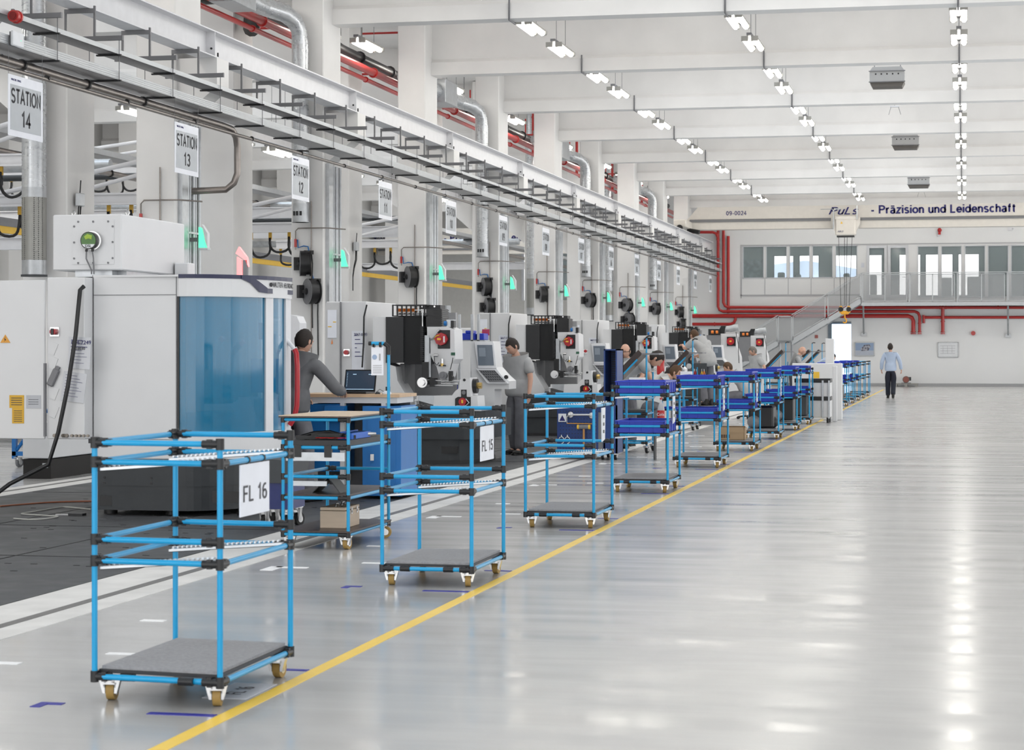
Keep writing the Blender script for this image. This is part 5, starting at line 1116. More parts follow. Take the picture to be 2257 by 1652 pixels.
# underframe below the cabinet, set back
MB().box((q(104,0).x,yc+1.0,q(0,985).z),(xa+.1,yc+1.6,q(0,966).z)).build('cabinet_bracket', m_grey, t_)
bx_, by_ = PZ(112,1055).x, PZ(112,1055).y
t2 = thing('coolant_unit', 'white coolant unit on a black plinth behind the closed machine', 'machine', (bx_, by_, 0)); wv = PZ(45,1055).x-bx_
MB().box((wv,0,0),(0,2.6,.25)).build('plinth', mat('black_plinth', (.02,.018,.017), .7), t2); MB().box((wv,-.02,.26),(.0,2.8,.72),bev=.01).build('unit_body', m_machine, t2); MB().box((wv*.1,-.004,.14),(wv*.3,.0,.2)).build('torn_sticker', m_galv, t2)
# filter housing on the roof with round gauge
yf = 19.9; q = lambda x, y: PY(x, y, yf)
t2 = thing('mist_collector', 'white mist collector box with a round green gauge on the machine roof', 'filter unit', (0,0,0))
X0, X1, Z0, Z1 = q(116,0).x, q(268,0).x, q(0,597).z, q(0,475).z
MB().box((X0,yf,Z0),(X1,yf+1.75,Z1),bev=.012).build('housing', m_machine, t2); MB().box((X1-.3,yf+.25,zt),(X1-.05,yf+1.6,Z0)).box((X0+.2,yf+.1,zt),(X0+.6,yf+1.5,Z0)).build('stand_rails', m_galv, t2)
f = MB().box((q(160,0).x,yf-.006,q(0,584).z),(q(252,0).x,yf,q(0,487).z)).build('cover_plate', m_machine, t2)
scr(f, 'cover_screws', [(q(x,0).x,yf-.006,q(0,y).z) for x, y in ((173,491),(206,491),(239,491),(164,501),(249,502),(164,536),(249,536),(164,571),(249,571),(173,581),(206,581),(239,581))], m_grey, .011)
gx_, gz_ = q(203,0).x, q(0,533).z
f = MB().rod((gx_+.02,yf-.05,gz_),(gx_+.02,yf-.006,gz_),.095,24).build('gauge_ring', m_chrome, t2); MB().rod((gx_,yf-.09,gz_),(gx_,yf-.02,gz_),.088,24).build('gauge_case', m_black, t2)
gc = [(gx_+.078*math.cos(a), gz_+.078*math.sin(a)) for a in [-.5+ i*(PI+1.0)/20 for i in range(21)]]
MB().prism(gc, yf-.094, yf-.09, ax=1).build('green_face', mat('green_gauge_face', (.05,.16,.02), .3), f); gd = [(gx_+.078*math.cos(a), gz_+.078*math.sin(a)) for a in [PI+.5 + i*(PI-1.0)/12 for i in range(13)]]
MB().prism(gd, yf-.094, yf-.09, ax=1).build('white_face', m_paper, f); MB().prism([(gx_-.03,gz_+.01),(gx_-.045,gz_+.04),(gx_-.01,gz_+.065),(gx_+.04,gz_+.05),(gx_+.035,gz_+.01),(gx_+.005,gz_+.02)], yf-.097, yf-.095, ax=1).build('leaf_emblem', mat('leaf_green', (.35,.5,.05), .5), f)
text('lettering', 'DSL', .04, m_ink, f, (gx_,yf-.097,gz_-.056))
for dx in (-.035,.03): MB().rod((gx_+dx,yf-.06,gz_-.11),(gx_+dx,yf-.06,gz_-.085),.014,8).build('cable_entry', m_black, t2); MB().tube([(gx_+dx,yf-.06,gz_-.11),(gx_+dx*1.2,yf-.05,gz_-.18),(gx_+dx*.4+.02,yf-.03,Z0+.0),(gx_+dx*.4+.02,yf-.03,Z0-.04)],.008,6).build('gauge_cable', m_grey, t2)
for x, z_ in ((X0+.05,Z1),(X1-.1,Z1)): MB().tube([(x,yf+.4,z_),(x-.02,yf+.4,z_+.04),(x,yf+.4,z_+.07),(x+.02,yf+.4,z_+.04),(x,yf+.4,z_)],.008,6).build('lifting_eye', m_chrome, t2)
MB().box((PY(384,0,21.3).x,21.3,zt),(PY(415,0,21.3).x,21.5,zt+.19),bev=.01).build('junction_housing', m_machine, t2)
# red lit status lamp on the roof
p = PY(528,608,21.4); t2 = thing('status_beacon', 'red lit status lamp standing on the closed machine roof', 'lamp', (p.x, 21.4, zt)); t2.scale = (.75,.8,.72)
MB().prism([(-.03,.02),(.06,.02),(.04,.3),(-.03,.35)], -.03, .03, ax=1).build('red_lens', m_redlit, t2); MB().prism([(-.05,.4),(.09,.3),(.14,.2),(.12,.34),(0,.5)], -.03, .03, ax=1).build('red_hood', m_redlit, t2); MB().box((.06,-.03,0),(.12,.03,.3)).box((-.1,-.05,0),(.14,.05,.02)).build('lamp_stand', m_grey, t2)
p = PY(437,520,24); 
# cables on the matting
def cable(label, pts, r, m, name='floor_cable'):
    c = [PZ(x, y, r+.008) for x, y in pts]; o = []
    for i in range(len(c)-1):
        a, b_, p0, p3 = c[i], c[i+1], c[max(i-1,0)], c[min(i+2,len(c)-1)]
        for u in range(6): u /= 6; o.append(.5*((2*a)+(b_-p0)*u+(2*p0-5*a+4*b_-p3)*u*u+(3*a-p0-3*b_+p3)*u**3))
    o.append(c[-1]); return tag(MB().tube(o, r, 6).build(name, m), label, 'cable')
cable('thin orange-brown hose along the matting behind the first cart', [(0,1115),(60,1110),(120,1106),(200,1104),(300,1103)], .009, mat('brown_hose', (.35,.12,.06), .5))
cable('pale cable looping on the matting beside the yellow wedge', [(30,1142),(60,1144),(95,1143),(127,1138),(110,1136),(60,1133),(48,1131),(80,1126),(128,1118),(150,1117),(200,1122)], .007, mat('pale_cable', (.5,.5,.46), .5))
p = PZ(10,1142); t2 = thing('cable_ramp', 'black and yellow cable ramp on the matting at the left edge', 'cable ramp', (-9.5, 18.1, .006))
MB().prism([(-.5,0),(.4,0),(.32,.05),(-.5,.05)], -.25, .25, ax=1).build('ramp_body', m_black, t2); MB().box((-.5,-.1,.05),(.25,.2,.056)).build('yellow_lid', m_yellow, t2)
t2 = thing('floor_bracket', 'small black and silver clamp piece lying on the matting behind the first cart', 'clamp', PZ(165,1137)); MB().box((-.05,-.05,0.006),(.1,.05,.03)).build('block', m_black, t2); MB().box((-.2,-.02,.008),(-.05,.02,.02)).build('bar', m_chrome, t2)
# red corrugated hose hung beside the machine
p0 = PY(643,765,20.8)
t2 = thing('red_hose', 'red flexible hose with a white pipe end hanging beside the blue window', 'hose', p0)
MB().tube([(p0.x*0+a,0,b_) for a, b_ in [(.03,-.02),(.05,-.06),(.06,-.2),(.06,-.45),(.055,-.6),(.03,-.72),(-.02,-.8)]],.028,10).build('hose', m_redm, t2); MB().tube([(-.12,.0,.14),(-.03,0,.05),(.03,0,-.02)],.022,10).build('pipe_end', m_steelw, t2)
# ---- open machines, camera-side plane at y
def open_machine(Y, label, variant=0):
    q = lambda x, y: PY(x, y, 29.6)
    o = thing('open_grinding_machine', label, 'machine', (0, 0, 0)); 
    X = lambda x: q(x,0).x
    Z = lambda y: q(0,y).z
    y = 29.6
    MB().box((X(708),y+.25,.12),(X(797),y+1.9,Z(667)),bev=.01).build('control_cabinet', m_machine, o)
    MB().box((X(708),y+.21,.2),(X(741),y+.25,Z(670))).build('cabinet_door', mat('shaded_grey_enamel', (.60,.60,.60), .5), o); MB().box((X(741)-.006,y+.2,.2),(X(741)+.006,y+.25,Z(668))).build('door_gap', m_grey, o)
    f = MB().box((X(765),y+.24,Z(815)),(X(793),y+.25,Z(730))).build('notice_sheet', m_sign, o); g = MB()
    for j in range(6): g.box((X(772),y+.236,Z(740+9*j)),(X(772)+.03+.05*(j%3),y+.239,Z(738.5+9*j)))
    g.build('notice_lines', m_navyink, f)
    if not variant: text('lettering', '2067-0393', .06, m_navyink, o, (X(785),y+.232,Z(738)), sx=.8)
    f = MB().box((X(713),y+.2,Z(745)),(X(733),y+.21,Z(685))).build('notice_sheet', m_sign, o); MB().box((X(725),y+.196,Z(712)),(X(732),y+.2,Z(710))).box((X(714),y+.196,Z(722)),(X(722),y+.2,Z(720))).build('yellow_marks', m_yellow, f)
    MB().prism([(X(721),Z(758)),(X(724.5),Z(758)),(X(723),Z(747))], y+.2, y+.205, ax=1).build('warning_triangle', m_orange, o)
    f = MB().box((X(747),y+.23,Z(784)),(X(761),y+.25,Z(769))).build('switch_plate', m_chrome, o); MB().rod((X(754),y+.18,Z(776)),(X(754),y+.23,Z(776)),.035,12).build('rotary_switch', m_redm, f)
    MB().tube([(X(800),y+.2,Z(675)),(X(798),y+.1,Z(700)),(X(797),y+.1,Z(760)),(X(794),y+.1,Z(808))],.014,6).build('hanging_cable', m_black, o)
    # white pillar with flared foot, grey guard, black bellows box
    MB().prism([(X(822),Z(700)),(X(853),Z(702)),(X(853),Z(800)),(X(872),Z(806)),(X(876),Z(836)),(X(904),Z(880)),(X(906),Z(900)),(X(822),Z(900))], y, y+.5, ax=1).build('front_pillar', m_machine, o)
    MB().box((X(876),y+.9,Z(905)),(X(972),y+1.0,Z(690)),bev=0).box((X(870),y+.3,Z(905)),(X(880),y+1.0,Z(800))).build('splash_guard', m_splash, o)
    MB().box((X(851),y-.02,Z(798)),(X(890),y+.7,Z(701))).build('side_cover', mat('charcoal_cover', (.025,.025,.027), .5), o); MB().box((X(890),y+.02,Z(801)),(X(931),y+.7,Z(699))).build('bellows', m_bellow, o)
    f = MB().box((X(864),y+.0,Z(700)),(X(942),y+.5,Z(698))).box((X(864),y,Z(677)),(X(942),y+.5,Z(675))).build('valve_rack', m_blackm, o)
    for j in range(8): MB().box((X(864+10*j),y,Z(700)),(X(867+10*j),y+.02,Z(676))).build('rack_bar', m_blackm, f)
    for j in range(5): MB().rod((X(875+9*j),y+.1,Z(690)),(X(875+9*j),y+.1,Z(683)),.035,10).build('orange_valve', m_orange, f)
    MB().rod((X(871),y+.1,Z(694)),(X(912),y+.1,Z(694)),.015,8).build('manifold', m_chrome, f)
    g = MB().box((X(939),y+.0,Z(724)),(X(973),y+.4,Z(684)))
    for j in range(9): g.box((X(956),y-.01,Z(720-4*j)),(X(975),y+.4,Z(718-4*j)))
    g.build('drive_motor', m_black, o); MB().box((X(922),y+.1,Z(684)),(X(967),y+.4,Z(676))).build('motor_plate', m_blackm, o)
    scr(o, 'plate_bolts', [(X(927),y+.1,Z(679)),(X(954),y+.1,Z(679))], m_chrome, .014)
    MB().tube([(X(915),y-.02,Z(687)),(X(932),y-.02,Z(687)),(X(932),y-.02,Z(722))],.012,6).build('coolant_line', m_chrome, o)
    g = MB()
    for j in range(17): g.box((X(930),y-.1,Z(724+4.3*j)),(X(937),y+.05,Z(721+4.3*j)))
    g.build('energy_chain', m_blackm, o)
    MB().box((X(938),y-.06,Z(796)),(X(948),y+.1,Z(740))).box((X(945),y-.05,Z(828)),(X(951),y+.05,Z(745))).build('slide_rail', m_galv, o)
    MB().box((X(933),y-.08,Z(830)),(X(947),y+.1,Z(796))).build('black_slide', m_black, o)
    MB().rod((X(938),y-.2,Z(839)),(X(938),y+.1,Z(839)),.075,16).rod((X(938),y-.24,Z(839)),(X(938),y-.2,Z(839)),.045,12).build('spindle', m_chrome, o); MB().box((X(951),y-.12,Z(848)),(X(961),y+.1,Z(830))).build('spindle_clamp', m_black, o)
    MB().rod((X(958),y-.05,Z(835)),(X(1015),y-.05,Z(835)),.012,8).rod((X(958),y-.05,Z(845)),(X(1000),y-.05,Z(845)),.012,8).rod((X(973),y-.0,Z(841)),(X(1010),y-.0,Z(841)),.02,8).build('guide_rods', m_chrome, o)
    # grinding head
    hd = [(943,722),(988,722),(1003,728),(1005,790),(996,800),(988,826),(981,838),(974,838),(964,806),(953,786),(950,778),(944,778)]
    MB().prism([(X(a),Z(b_)) for a, b_ in hd], y-.05, y+.45, ax=1).build('grinding_head', m_machine, o)
    f = MB().box((X(967),y-.056,Z(768)),(X(994),y-.05,Z(729))).build('motor_recess', m_black, o)
    MB().rod((X(976),y-.13,Z(748)),(X(976),y-.056,Z(748)),.092,8).build('red_motor', m_redm, f); MB().rod((X(973),y-.15,Z(748)),(X(973),y-.13,Z(748)),.04,12).build('motor_hub', m_redm, f); MB().box((X(969),y-.155,Z(750)),(X(977),y-.15,Z(746))).build('yellow_label', m_yellow, f); MB().box((X(982),y-.136,Z(755)),(X(985),y-.13,Z(742))).build('white_label', m_paper, f)
    MB().tube([(X(953),y-.08,Z(749)),(X(962),y-.12,Z(744)),(X(968),y-.12,Z(732)),(X(973),y-.1,Z(727))],.014,6).build('grey_cable', m_galv, f)
    MB().tube([(X(960),y-.1,Z(748)),(X(966),y-.14,Z(742)),(X(974),y-.14,Z(740))],.008,6).build('yellow_cable', m_yellow, f)
    MB().rod((X(980),y-.12,Z(824)),(X(980),y-.05,Z(824)),.055,16).rod((X(980),y-.14,Z(824)),(X(980),y-.12,Z(824)),.025,10).build('pulley', m_grey, o)
    MB().rod((X(961),y-.12,Z(782)),(X(970),y-.12,Z(782)),.025,10).rod((X(978),y-.1,Z(789)),(X(978),y-.1,Z(800)),.02,8).build('sensor_fitting', m_chrome, o); MB().rod((X(978),y-.1,Z(799)),(X(978),y-.1,Z(805)),.026,8).build('brass_fitting', m_brass, o); MB().box((X(971),y-.12,Z(805)),(X(986),y-.08,Z(802))).build('fitting_bar', m_black, o)
    MB().box((X(996),y-.056,Z(782)),(X(1005),y-.05,Z(776))).build('green_label', mat('green_label', (.03,.12,.07), .5), o); MB().tube([(X(961),y-.1,Z(785)),(X(962),y-.1,Z(798)),(X(967),y-.1,Z(803)),(X(971),y-.1,Z(797))],.006,5).tube([(X(1002),y-.1,Z(787)),(X(1000),y-.1,Z(797)),(X(996),y-.1,Z(812))],.006,5).build('thin_cables', m_black, o)
    MB().box((X(992),y-.09,Z(836)),(X(999),y,Z(815))).rod((X(997),y-.1,Z(829)),(X(997),y,Z(829)),.03,10).build('probe_unit', m_black, o)
    if variant == 0:
        MB().box((X(984),y+.0,Z(723)),(X(999),y+.15,Z(707))).build('valve_block', m_galv, o); MB().rod((X(979),y,Z(715)),(X(985),y,Z(715)),.035,10).build('blue_knob', m_cab, o); MB().box((X(994),y-.02,Z(724)),(X(1001),y+.1,Z(709))).build('regulator', m_black, o)
    # operator console
    MB().prism([(X(1005),Z(752)),(X(1056),Z(752)),(X(1062),Z(808)),(X(1079),Z(826)),(X(1093),Z(838)),(X(1093),Z(855)),(X(1060),Z(855)),(X(1060),Z(900)),(X(1010),Z(900))], y+.9, y+1.4, ax=1).build('console_body', m_machine, o)
    M2 = lambda x, yy: (X(x), Z(yy))
    MB().prism([M2(1016,755),M2(1059,755),M2(1065,810),M2(1024,810)], y+.86, y+.9, ax=1).build('screen_bezel', m_steelw, o)
    f = MB().prism([M2(1022,760),M2(1056,760),M2(1060,804),M2(1025,804)], y+.85, y+.86, ax=1).build('screen', m_screen, o)
    MB().prism([M2(1026,766),M2(1041,766),M2(1042,785),M2(1027,785)], y+.845, y+.85, ax=1).build('screen_window', mat('screen_window_grey', (.24,.28,.33), .3), f)
    MB().prism([M2(1020,811),M2(1066,811),M2(1092,843),M2(1046,843)], y+.84, y+.9, ax=1).build('keyboard_shelf', m_steelw, o)
    g = MB(); MB().prism([M2(1026,814),M2(1062,814),M2(1087,840),M2(1051,840)], y+.83, y+.84, ax=1).build('key_panel', m_grey, o)
    for j in range(4):
        for i in range(7): g.prism([M2(1030+5*i+5.5*j,816+5.5*j),M2(1033+5*i+5.5*j,816+5.5*j),M2(1036+5*i+5.5*j,819.5+5.5*j),M2(1033+5*i+5.5*j,819.5+5.5*j)], y+.825, y+.83, ax=1)
    g.build('keys', m_dgrey, o); MB().rod((X(1089),y+.8,Z(829)),(X(1089),y+.84,Z(829)),.03,10).build('dial', m_black, o)
    # workhead and table
    wh = [(970,866),(1008,866),(1016,856),(1024,850),(1026,832),(1048,828),(1050,866),(1064,866),(1066,892),(968,892)]
    MB().prism([(X(a),Z(b_)) for a, b_ in wh], y-.35, y+.1, ax=1).build('workhead', m_machine, o)
    MB().rod((X(1047),y-.15,Z(846)),(X(1058),y-.15,Z(846)),.105,18).build('work_flange', m_black, o); MB().rod((X(1058),y-.15,Z(845)),(X(1067),y-.15,Z(845)),.045,14).build('brass_chuck', m_brass, o)
    f = MB().prism([(X(1016),Z(888)),(X(1016),Z(872)),(X(1022),Z(868)),(X(1050),Z(868)),(X(1050),Z(888))], y-.358, y-.35, ax=1).box((X(1029),y-.358,Z(868)),(X(1041),y-.35,Z(853))).build('open_cavity', m_black, o)
    MB().rod((X(1033),y-.4,Z(878)),(X(1033),y-.358,Z(878)),.055,14).build('red_motor', m_redm, f); MB().box((X(1031),y-.405,Z(881)),(X(1035),y-.4,Z(874))).build('yellow_label', m_yellow, f); MB().tube([(X(1040),y-.38,Z(872)),(X(1047),y-.38,Z(880)),(X(1040),y-.38,Z(886)),(X(1020),y-.38,Z(887))],.01,6).build('wiring', m_galv, f); MB().rod((X(1035),y-.365,Z(859)),(X(1035),y-.36,Z(859)),.03,10).build('fan', m_grey, f)
    MB().rod((X(1036),y-.358,Z(833)),(X(1036),y-.35,Z(833)),.02,10).build('port', m_black, o)
    MB().prism([(X(930),Z(866)),(X(970),Z(866)),(X(970),Z(886)),(X(932),Z(876))], y-.3, y-.05, ax=1).build('chip_trough', m_galv, o); MB().box((X(930),y-.31,Z(877)),(X(934),y-.04,Z(866))).build('trough_end', m_machine, o)
    MB().box((X(955),y-.4,Z(897)),(X(1075),y+.6,Z(892))).build('table_plate', m_galv, o)
    MB().rod((X(925),y-.2,Z(893)),(X(925),y-.2,Z(878)),.02,8).ball((X(925),y-.2,Z(877)),.025,8).build('white_lever', m_steelw, o)
    # base
    pl = [(X(830),y-.35),(X(1035),y-.35),(X(1058),y-.28),(X(1072),y-.05),(X(1075),y+.4),(X(1075),y+1.6),(X(830),y+1.6)]
    MB().prism(pl, .36, Z(897)).build('base', m_base, o)
    pl = [(X(836),y-.32),(X(1000),y-.32),(X(1022),y-.25),(X(1036),y-.05),(X(1040),y+.4),(X(1040),y+1.5),(X(836),y+1.5)]
    MB().prism(pl, .06, .36).build('base_lower', m_base, o); MB().box((X(985),y-.325,.16),(X(1020),y-.26,.26)).build('base_recess', m_black, o)
    MB().prism([(x*.999,yy_) for x,yy_ in pl], .0, .06).build('base_gap', m_black, o)
    o.location = (0, Y-29.6, 0); return o
O1 = open_machine(29.6, 'open grinding machine with red motor and grey screen, nearest of the open ones, beside the man in the polo shirt')
O1['label'] = 'open grinding machine with white head and red motor, left of the man looking down'
for i, (Y, w) in enumerate(((39.6,'second of the open row, right of the man looking down'),(49.6,'third of the open row, behind the bald smiling man'),(59.6,'fourth of the open row, beside the man on the step'))):
    d_ = dup(O1, (0,Y-29.6,0), label='open grinding machine, ' + w)
# far ones: grey column, red motor, silver cylinder
def far_machine(x, y, label):
    o = thing('machine_column', label, 'machine', (x, y, 0))
    MB().box((-.5,0,0),(.75,1.2,.85)).build('bed', m_machine, o); MB().prism([(.1,.85),(.75,.85),(.72,1.4),(.6,1.75),(.6,2.15),(.1,2.15)], .1, .7, ax=1).build('head', m_machine, o)
    MB().box((-.35,0,1.2),(.1,.7,2.1)).build('grey_column', m_grey, o); MB().box((.3,.06,1.75),(.58,.1,2.05)).build('recess', m_black, o); MB().rod((.42,-.02,1.9),(.42,.06,1.9),.12,14).build('red_motor', m_redm, o); MB().box((.39,-.03,1.88),(.46,-.02,1.93)).build('yellow_label', m_yellow, o)
    MB().box((-.3,.05,2.1),(.05,.5,2.3)).build('valve_rack', m_blackm, o); MB().rod((-.2,.0,2.2),(-.12,.0,2.2),.05,8).build('orange_valve', m_orange, o); MB().rod((-.05,.0,2.2),(.02,.0,2.2),.05,8).build('orange_valve', m_orange, o)
    MB().rod((.15,.3,2.3),(.35,.3,2.3),.09,12).rod((.35,.3,2.3),(.65,.3,2.35),.11,14).build('silver_cylinder', m_galv, o); MB().prism([(-.05,2.15),(.2,2.15),(.25,2.4),(.1,2.4)], .2, .5, ax=1).build('black_bracket', m_black, o)
    MB().tube([(.6,-.02,2.2),(.68,-.05,1.8),(.7,-.05,1.2)],.012,5).build('cable', m_black, o); return o
F1 = far_machine(PY(1588,0,68).x-.1, 68, 'open machine column with round red motor, left of the grey-haired man')
dup(F1, (PY(1654,0,78).x-.1, 78, 0), label='open machine column with round red motor, behind the grey-haired man')
# bin rack behind the console
y = 34.0; q = lambda x, yy: PY(x, yy, y)
t2 = thing('bin_rack', 'galvanised rack with blue bins behind the first operator console', 'rack', (0,0,0))
for x in (1001,1012,1040,1054): MB().box((q(x,0).x-.02,y,0),(q(x,0).x+.02,y+.04,q(0,696).z)).build('upright', m_galv, t2)
MB().box((q(1000,0).x,y,q(0,752).z),(q(1068,0).x,y+.4,q(0,750).z)).build('shelf', m_galv, t2); MB().box((q(975,0).x,y,q(0,862).z),(q(1012,0).x,y+.4,q(0,859).z)).build('shelf', m_galv, t2)
for (a, b_, c, d, lb) in ((1004,735,1016,750,'small blue bin at the left of the galvanised rack'),(1017,736,1048,750,'wide blue bin in the middle of the galvanised rack'),(1025,730,1040,736,'small blue bin stacked on the wide bin of the rack'),(1050,736,1066,750,'blue bin at the right end of the galvanised rack'),(976,838,1010,860,'blue bin low behind the grinding head'),(1052,858,1080,866,'blue bin behind the first workhead')):
    tag(MB().box((q(a,0).x,y+.02,q(0,d).z),(q(c,0).x,y+.35,q(0,b_).z),bev=.01).build('plastic_bin', m_bin), lb, 'bin')
tag(MB().box((q(1052,0).x,y+.35,q(0,740).z),(q(1068,0).x,y+.37,q(0,727).z)).build('red_white_sign', mat('pink_red_sign', (.55,.06,.12), .5)), 'red and white sign behind the right end of the bin rack', 'sign')
# blue wheeled bin/cleaner beside man in grey
t2 = thing('wheeled_container', 'dark blue and grey wheeled container half hidden behind the first cart post', 'container', (PY(605,0,18.6).x, 18.6, 0))
MB().box((-.2,-.1,.18),(.18,.35,.42)).build('blue_body', mat('navy_plastic', (.01,.02,.13), .4), t2); MB().prism([(-.2,.42),(.2,.42),(.22,.62),(-.2,.66)], -.12, .36, ax=1).build('grey_lid', m_dgrey, t2)
for a, b_ in ((-.1,0),(.12,0),(-.1,.3),(.12,.3)): caster(t2, a, b_, .18, .06, m_rubber, 1.2)
# white curved machine edge behind the man in grey
tag(MB().prism([(0,0),(.18,0),(.18,1.25),(.14,1.34),(.04,1.36),(0,1.25)], 0, .3, ax=1).build('white_machine_housing', m_steelw, None, (PY(632,0,27).x, 27, .75)).copy() and bpy.data.objects['white_machine_housing'], 'rounded white machine housing behind the man in the grey jacket', 'machine')
tag(MB().box((0,0,0),(.18,.2,.75)).build('machine_stand', m_grey, None, (PY(632,0,27).x, 27.05, 0)), 'grey stand under the rounded white housing', 'stand')
# ================================================================== PEOPLE
m_skin = mat('skin', (.62,.36,.26), .5, var=.05); m_hdark = mat('dark_brown_hair', (.022,.014,.010), .7, var=.3, scale=80)
m_hbrown = mat('brown_hair', (.09,.045,.02), .7, var=.3, scale=80); m_hgrey = mat('grey_hair', (.16,.14,.12), .7, var=.3, scale=80)
m_jacket = mat('dark_grey_work_jacket', (.15,.15,.155), .85, var=.12, scale=9, bump=.3); m_trou = mat('grey_work_trousers', (.15,.15,.165), .85, var=.12, scale=9, bump=.3)
m_polo = mat('light_grey_polo', (.40,.40,.40), .85, var=.07, scale=9, bump=.25); m_lshirt = mat('pale_blue_shirt', (.42,.50,.64), .8, var=.05); m_navyt = mat('navy_trousers', (.012,.015,.028), .8)
m_shoe = mat('black_shoe', (.015,.014,.013), .5)
def skin_mesh(name, V, E, R, m, parent, sub=2):
    me = bpy.data.meshes.new(name); me.from_pydata([tuple(v) for v in V], E, []); o = bpy.data.objects.new(name, me); COL.objects.link(o)
    md = o.modifiers.new('s', 'SKIN'); md.use_smooth_shade = True; md.branch_smoothing = .6
    if not me.skin_vertices:
        bpy.context.view_layer.objects.active = o
        me.attributes.new('skin', 'FLOAT_VECTOR', 'POINT') if False else None
    for i, r in enumerate(R): sv = me.skin_vertices[0].data[i]; sv.radius = r if isinstance(r, tuple) else (r, r); sv.use_root = (i == 0)
    o.modifiers.new('u', 'SUBSURF').render_levels = sub; o.modifiers['u'].levels = sub
    dg = bpy.context.evaluated_depsgraph_get(); nm = bpy.data.meshes.new_from_object(o.evaluated_get(dg)); bpy.data.objects.remove(o); nm.name = name
    nm.materials.clear(); nm.materials.append(m); nm.polygons.foreach_set('use_smooth', [True]*len(nm.polygons))
    q = bpy.data.objects.new(name, nm); COL.objects.link(q); q.parent = parent; return q
def V3(*a): return Vector(a)
BASE = dict(pel=(0,0,.95), wai=(0,0,1.08), che=(0,0,1.30), nk=(0,-.01,1.50), hd=(0,.025,1.655),
            hipL=(-.095,0,.92), kneeL=(-.105,.02,.50), ankL=(-.105,-.01,.09), toeL=(-.12,.15,.035), hipR=(.095,0,.92), kneeR=(.105,.02,.50), ankR=(.105,-.01,.09), toeR=(.12,.15,.035),
            shL=(-.19,-.01,1.445), elL=(-.25,-.02,1.14), wrL=(-.265,.04,.90), shR=(.19,-.01,1.445), elR=(.25,-.02,1.14), wrR=(.265,.04,.90), face=(0,1,0), up=(0,0,1))
def person(label, loc, rz, pose, sc=1., top=m_polo, bottom=m_trou, hair=m_hdark, sleeves='short', bald=False, shoes=m_shoe, girth=1., fingers=True, name='person', legs=True):
    P_ = dict(BASE); P_.update(pose); P_ = {k_: Vector(v) for k_, v in P_.items()}
    t_ = thing(name, label, 'person', loc, rz); t_.scale = (sc, sc, sc)
    # ---- head frame
    f = P_['face'].normalized(); u = P_['up']; u = (u - f*u.dot(f)).normalized(); r = f.cross(u)
    HM = Matrix((( r.x, f.x, u.x, P_['hd'].x),( r.y, f.y, u.y, P_['hd'].y),( r.z, f.z, u.z, P_['hd'].z),(0,0,0,1)))
    # ---- body: one skinned figure with head, hands
    V = [P_['pel'], P_['wai'], P_['che'], P_['nk'], P_['hd'] - u*.07 - f*.015]; E = [(0,1),(1,2),(2,3),(3,4)]; R = [(.12*girth,.09*girth),(.115*girth,.085*girth),(.13*girth,.09*girth),.062,.060]
    for s_ in 'LR':
        n = len(V); V += [P_['hip'+s_], P_['knee'+s_], P_['ank'+s_], P_['toe'+s_]]; E += [(0,n),(n,n+1),(n+1,n+2),(n+2,n+3)]; R += [.085,.058,.034,.018]
        n = len(V); sh, el, wr = P_['sh'+s_], P_['el'+s_], P_['wr'+s_]; d = (wr-el).normalized(); hd_ = P_.get('hand'+s_); d2 = ((hd_-wr).normalized() if hd_ is not None else (d*.9+V3(0,.25,-.15)).normalized())
        palm = wr + d2*.07; V += [sh, el, wr, palm]; E += [(2,n),(n,n+1),(n+1,n+2),(n+2,n+3)]; R += [.06,.042,.027,(.036,.02)]
    b = skin_mesh('body', V, E, R, m_skin, t_)
    # hands: five separate curled fingers grown from the palm, joined into the body mesh
    g = MB()
    for s_ in 'LR':
        sh, el, wr = P_['sh'+s_], P_['el'+s_], P_['wr'+s_]; d = (wr-el).normalized(); hd_ = P_.get('hand'+s_); d2 = ((hd_-wr).normalized() if hd_ is not None else (d*.9+V3(0,.25,-.15)).normalized())
        side = d2.cross(V3(0,0,1)) if abs(d2.z) < .8 else V3(0,1,0); side = (side - d2*side.dot(d2)).normalized(); nrm = side.cross(d2)
        if nrm.z > 0 and abs(d2.z) < .8: nrm = -nrm
        if abs(d2.z) >= .8: nrm = V3(.3 if s_ == 'L' else -.3,1,0); nrm = (nrm - side*nrm.dot(side) - d2*nrm.dot(d2)); nrm = nrm.normalized() if nrm.length > .1 else V3(-1 if s_ == 'R' else 1,0,0)
        for i, (o_, ln) in enumerate(((-.028,.062),(-.010,.072),(.009,.068),(.026,.054))):
            a = wr + d2*.085 + side*o_; g.tube([a - d2*.03, a, a + d2*ln*.45 + nrm*.008, a + d2*ln*.8 + nrm*.022, a + d2*ln*.9 + nrm*.042], .009, 6, rs=[.010,.0095,.009,.008,.006])
        a = wr + d2*.03 + side*(-.03); g.tube([a, a - side*.022 + d2*.02 + nrm*.01, a - side*.03 + d2*.045 + nrm*.022, a - side*.028 + d2*.065 + nrm*.03], .010, 6, rs=[.012,.0115,.010,.007])
    # head: skull narrowing to the jaw, with nose, ears, brow, eyes, mouth
    HM = HM @ Matrix.Diagonal((1.08,1.08,1.06,1)); hv = []; n1, n2 = 14, 18
    for i in range(n1+1):
        th = PI*i/n1; z = -math.cos(th); rr = max(.001, math.sin(th))
        for j in range(n2):
            ph = 2*PI*j/n2; x = rr*math.cos(ph)*.076; y = rr*math.sin(ph)*.096
            if z < 0: k_ = 1 - .26*(-z)**1.4; x *= k_; y = y*(1-.10*(-z)) + .018*(-z)
            if math.sin(ph) > .6 and -.35 < z < .35: y += .002
            hv.append(HM @ V3(x, y, z*.118))
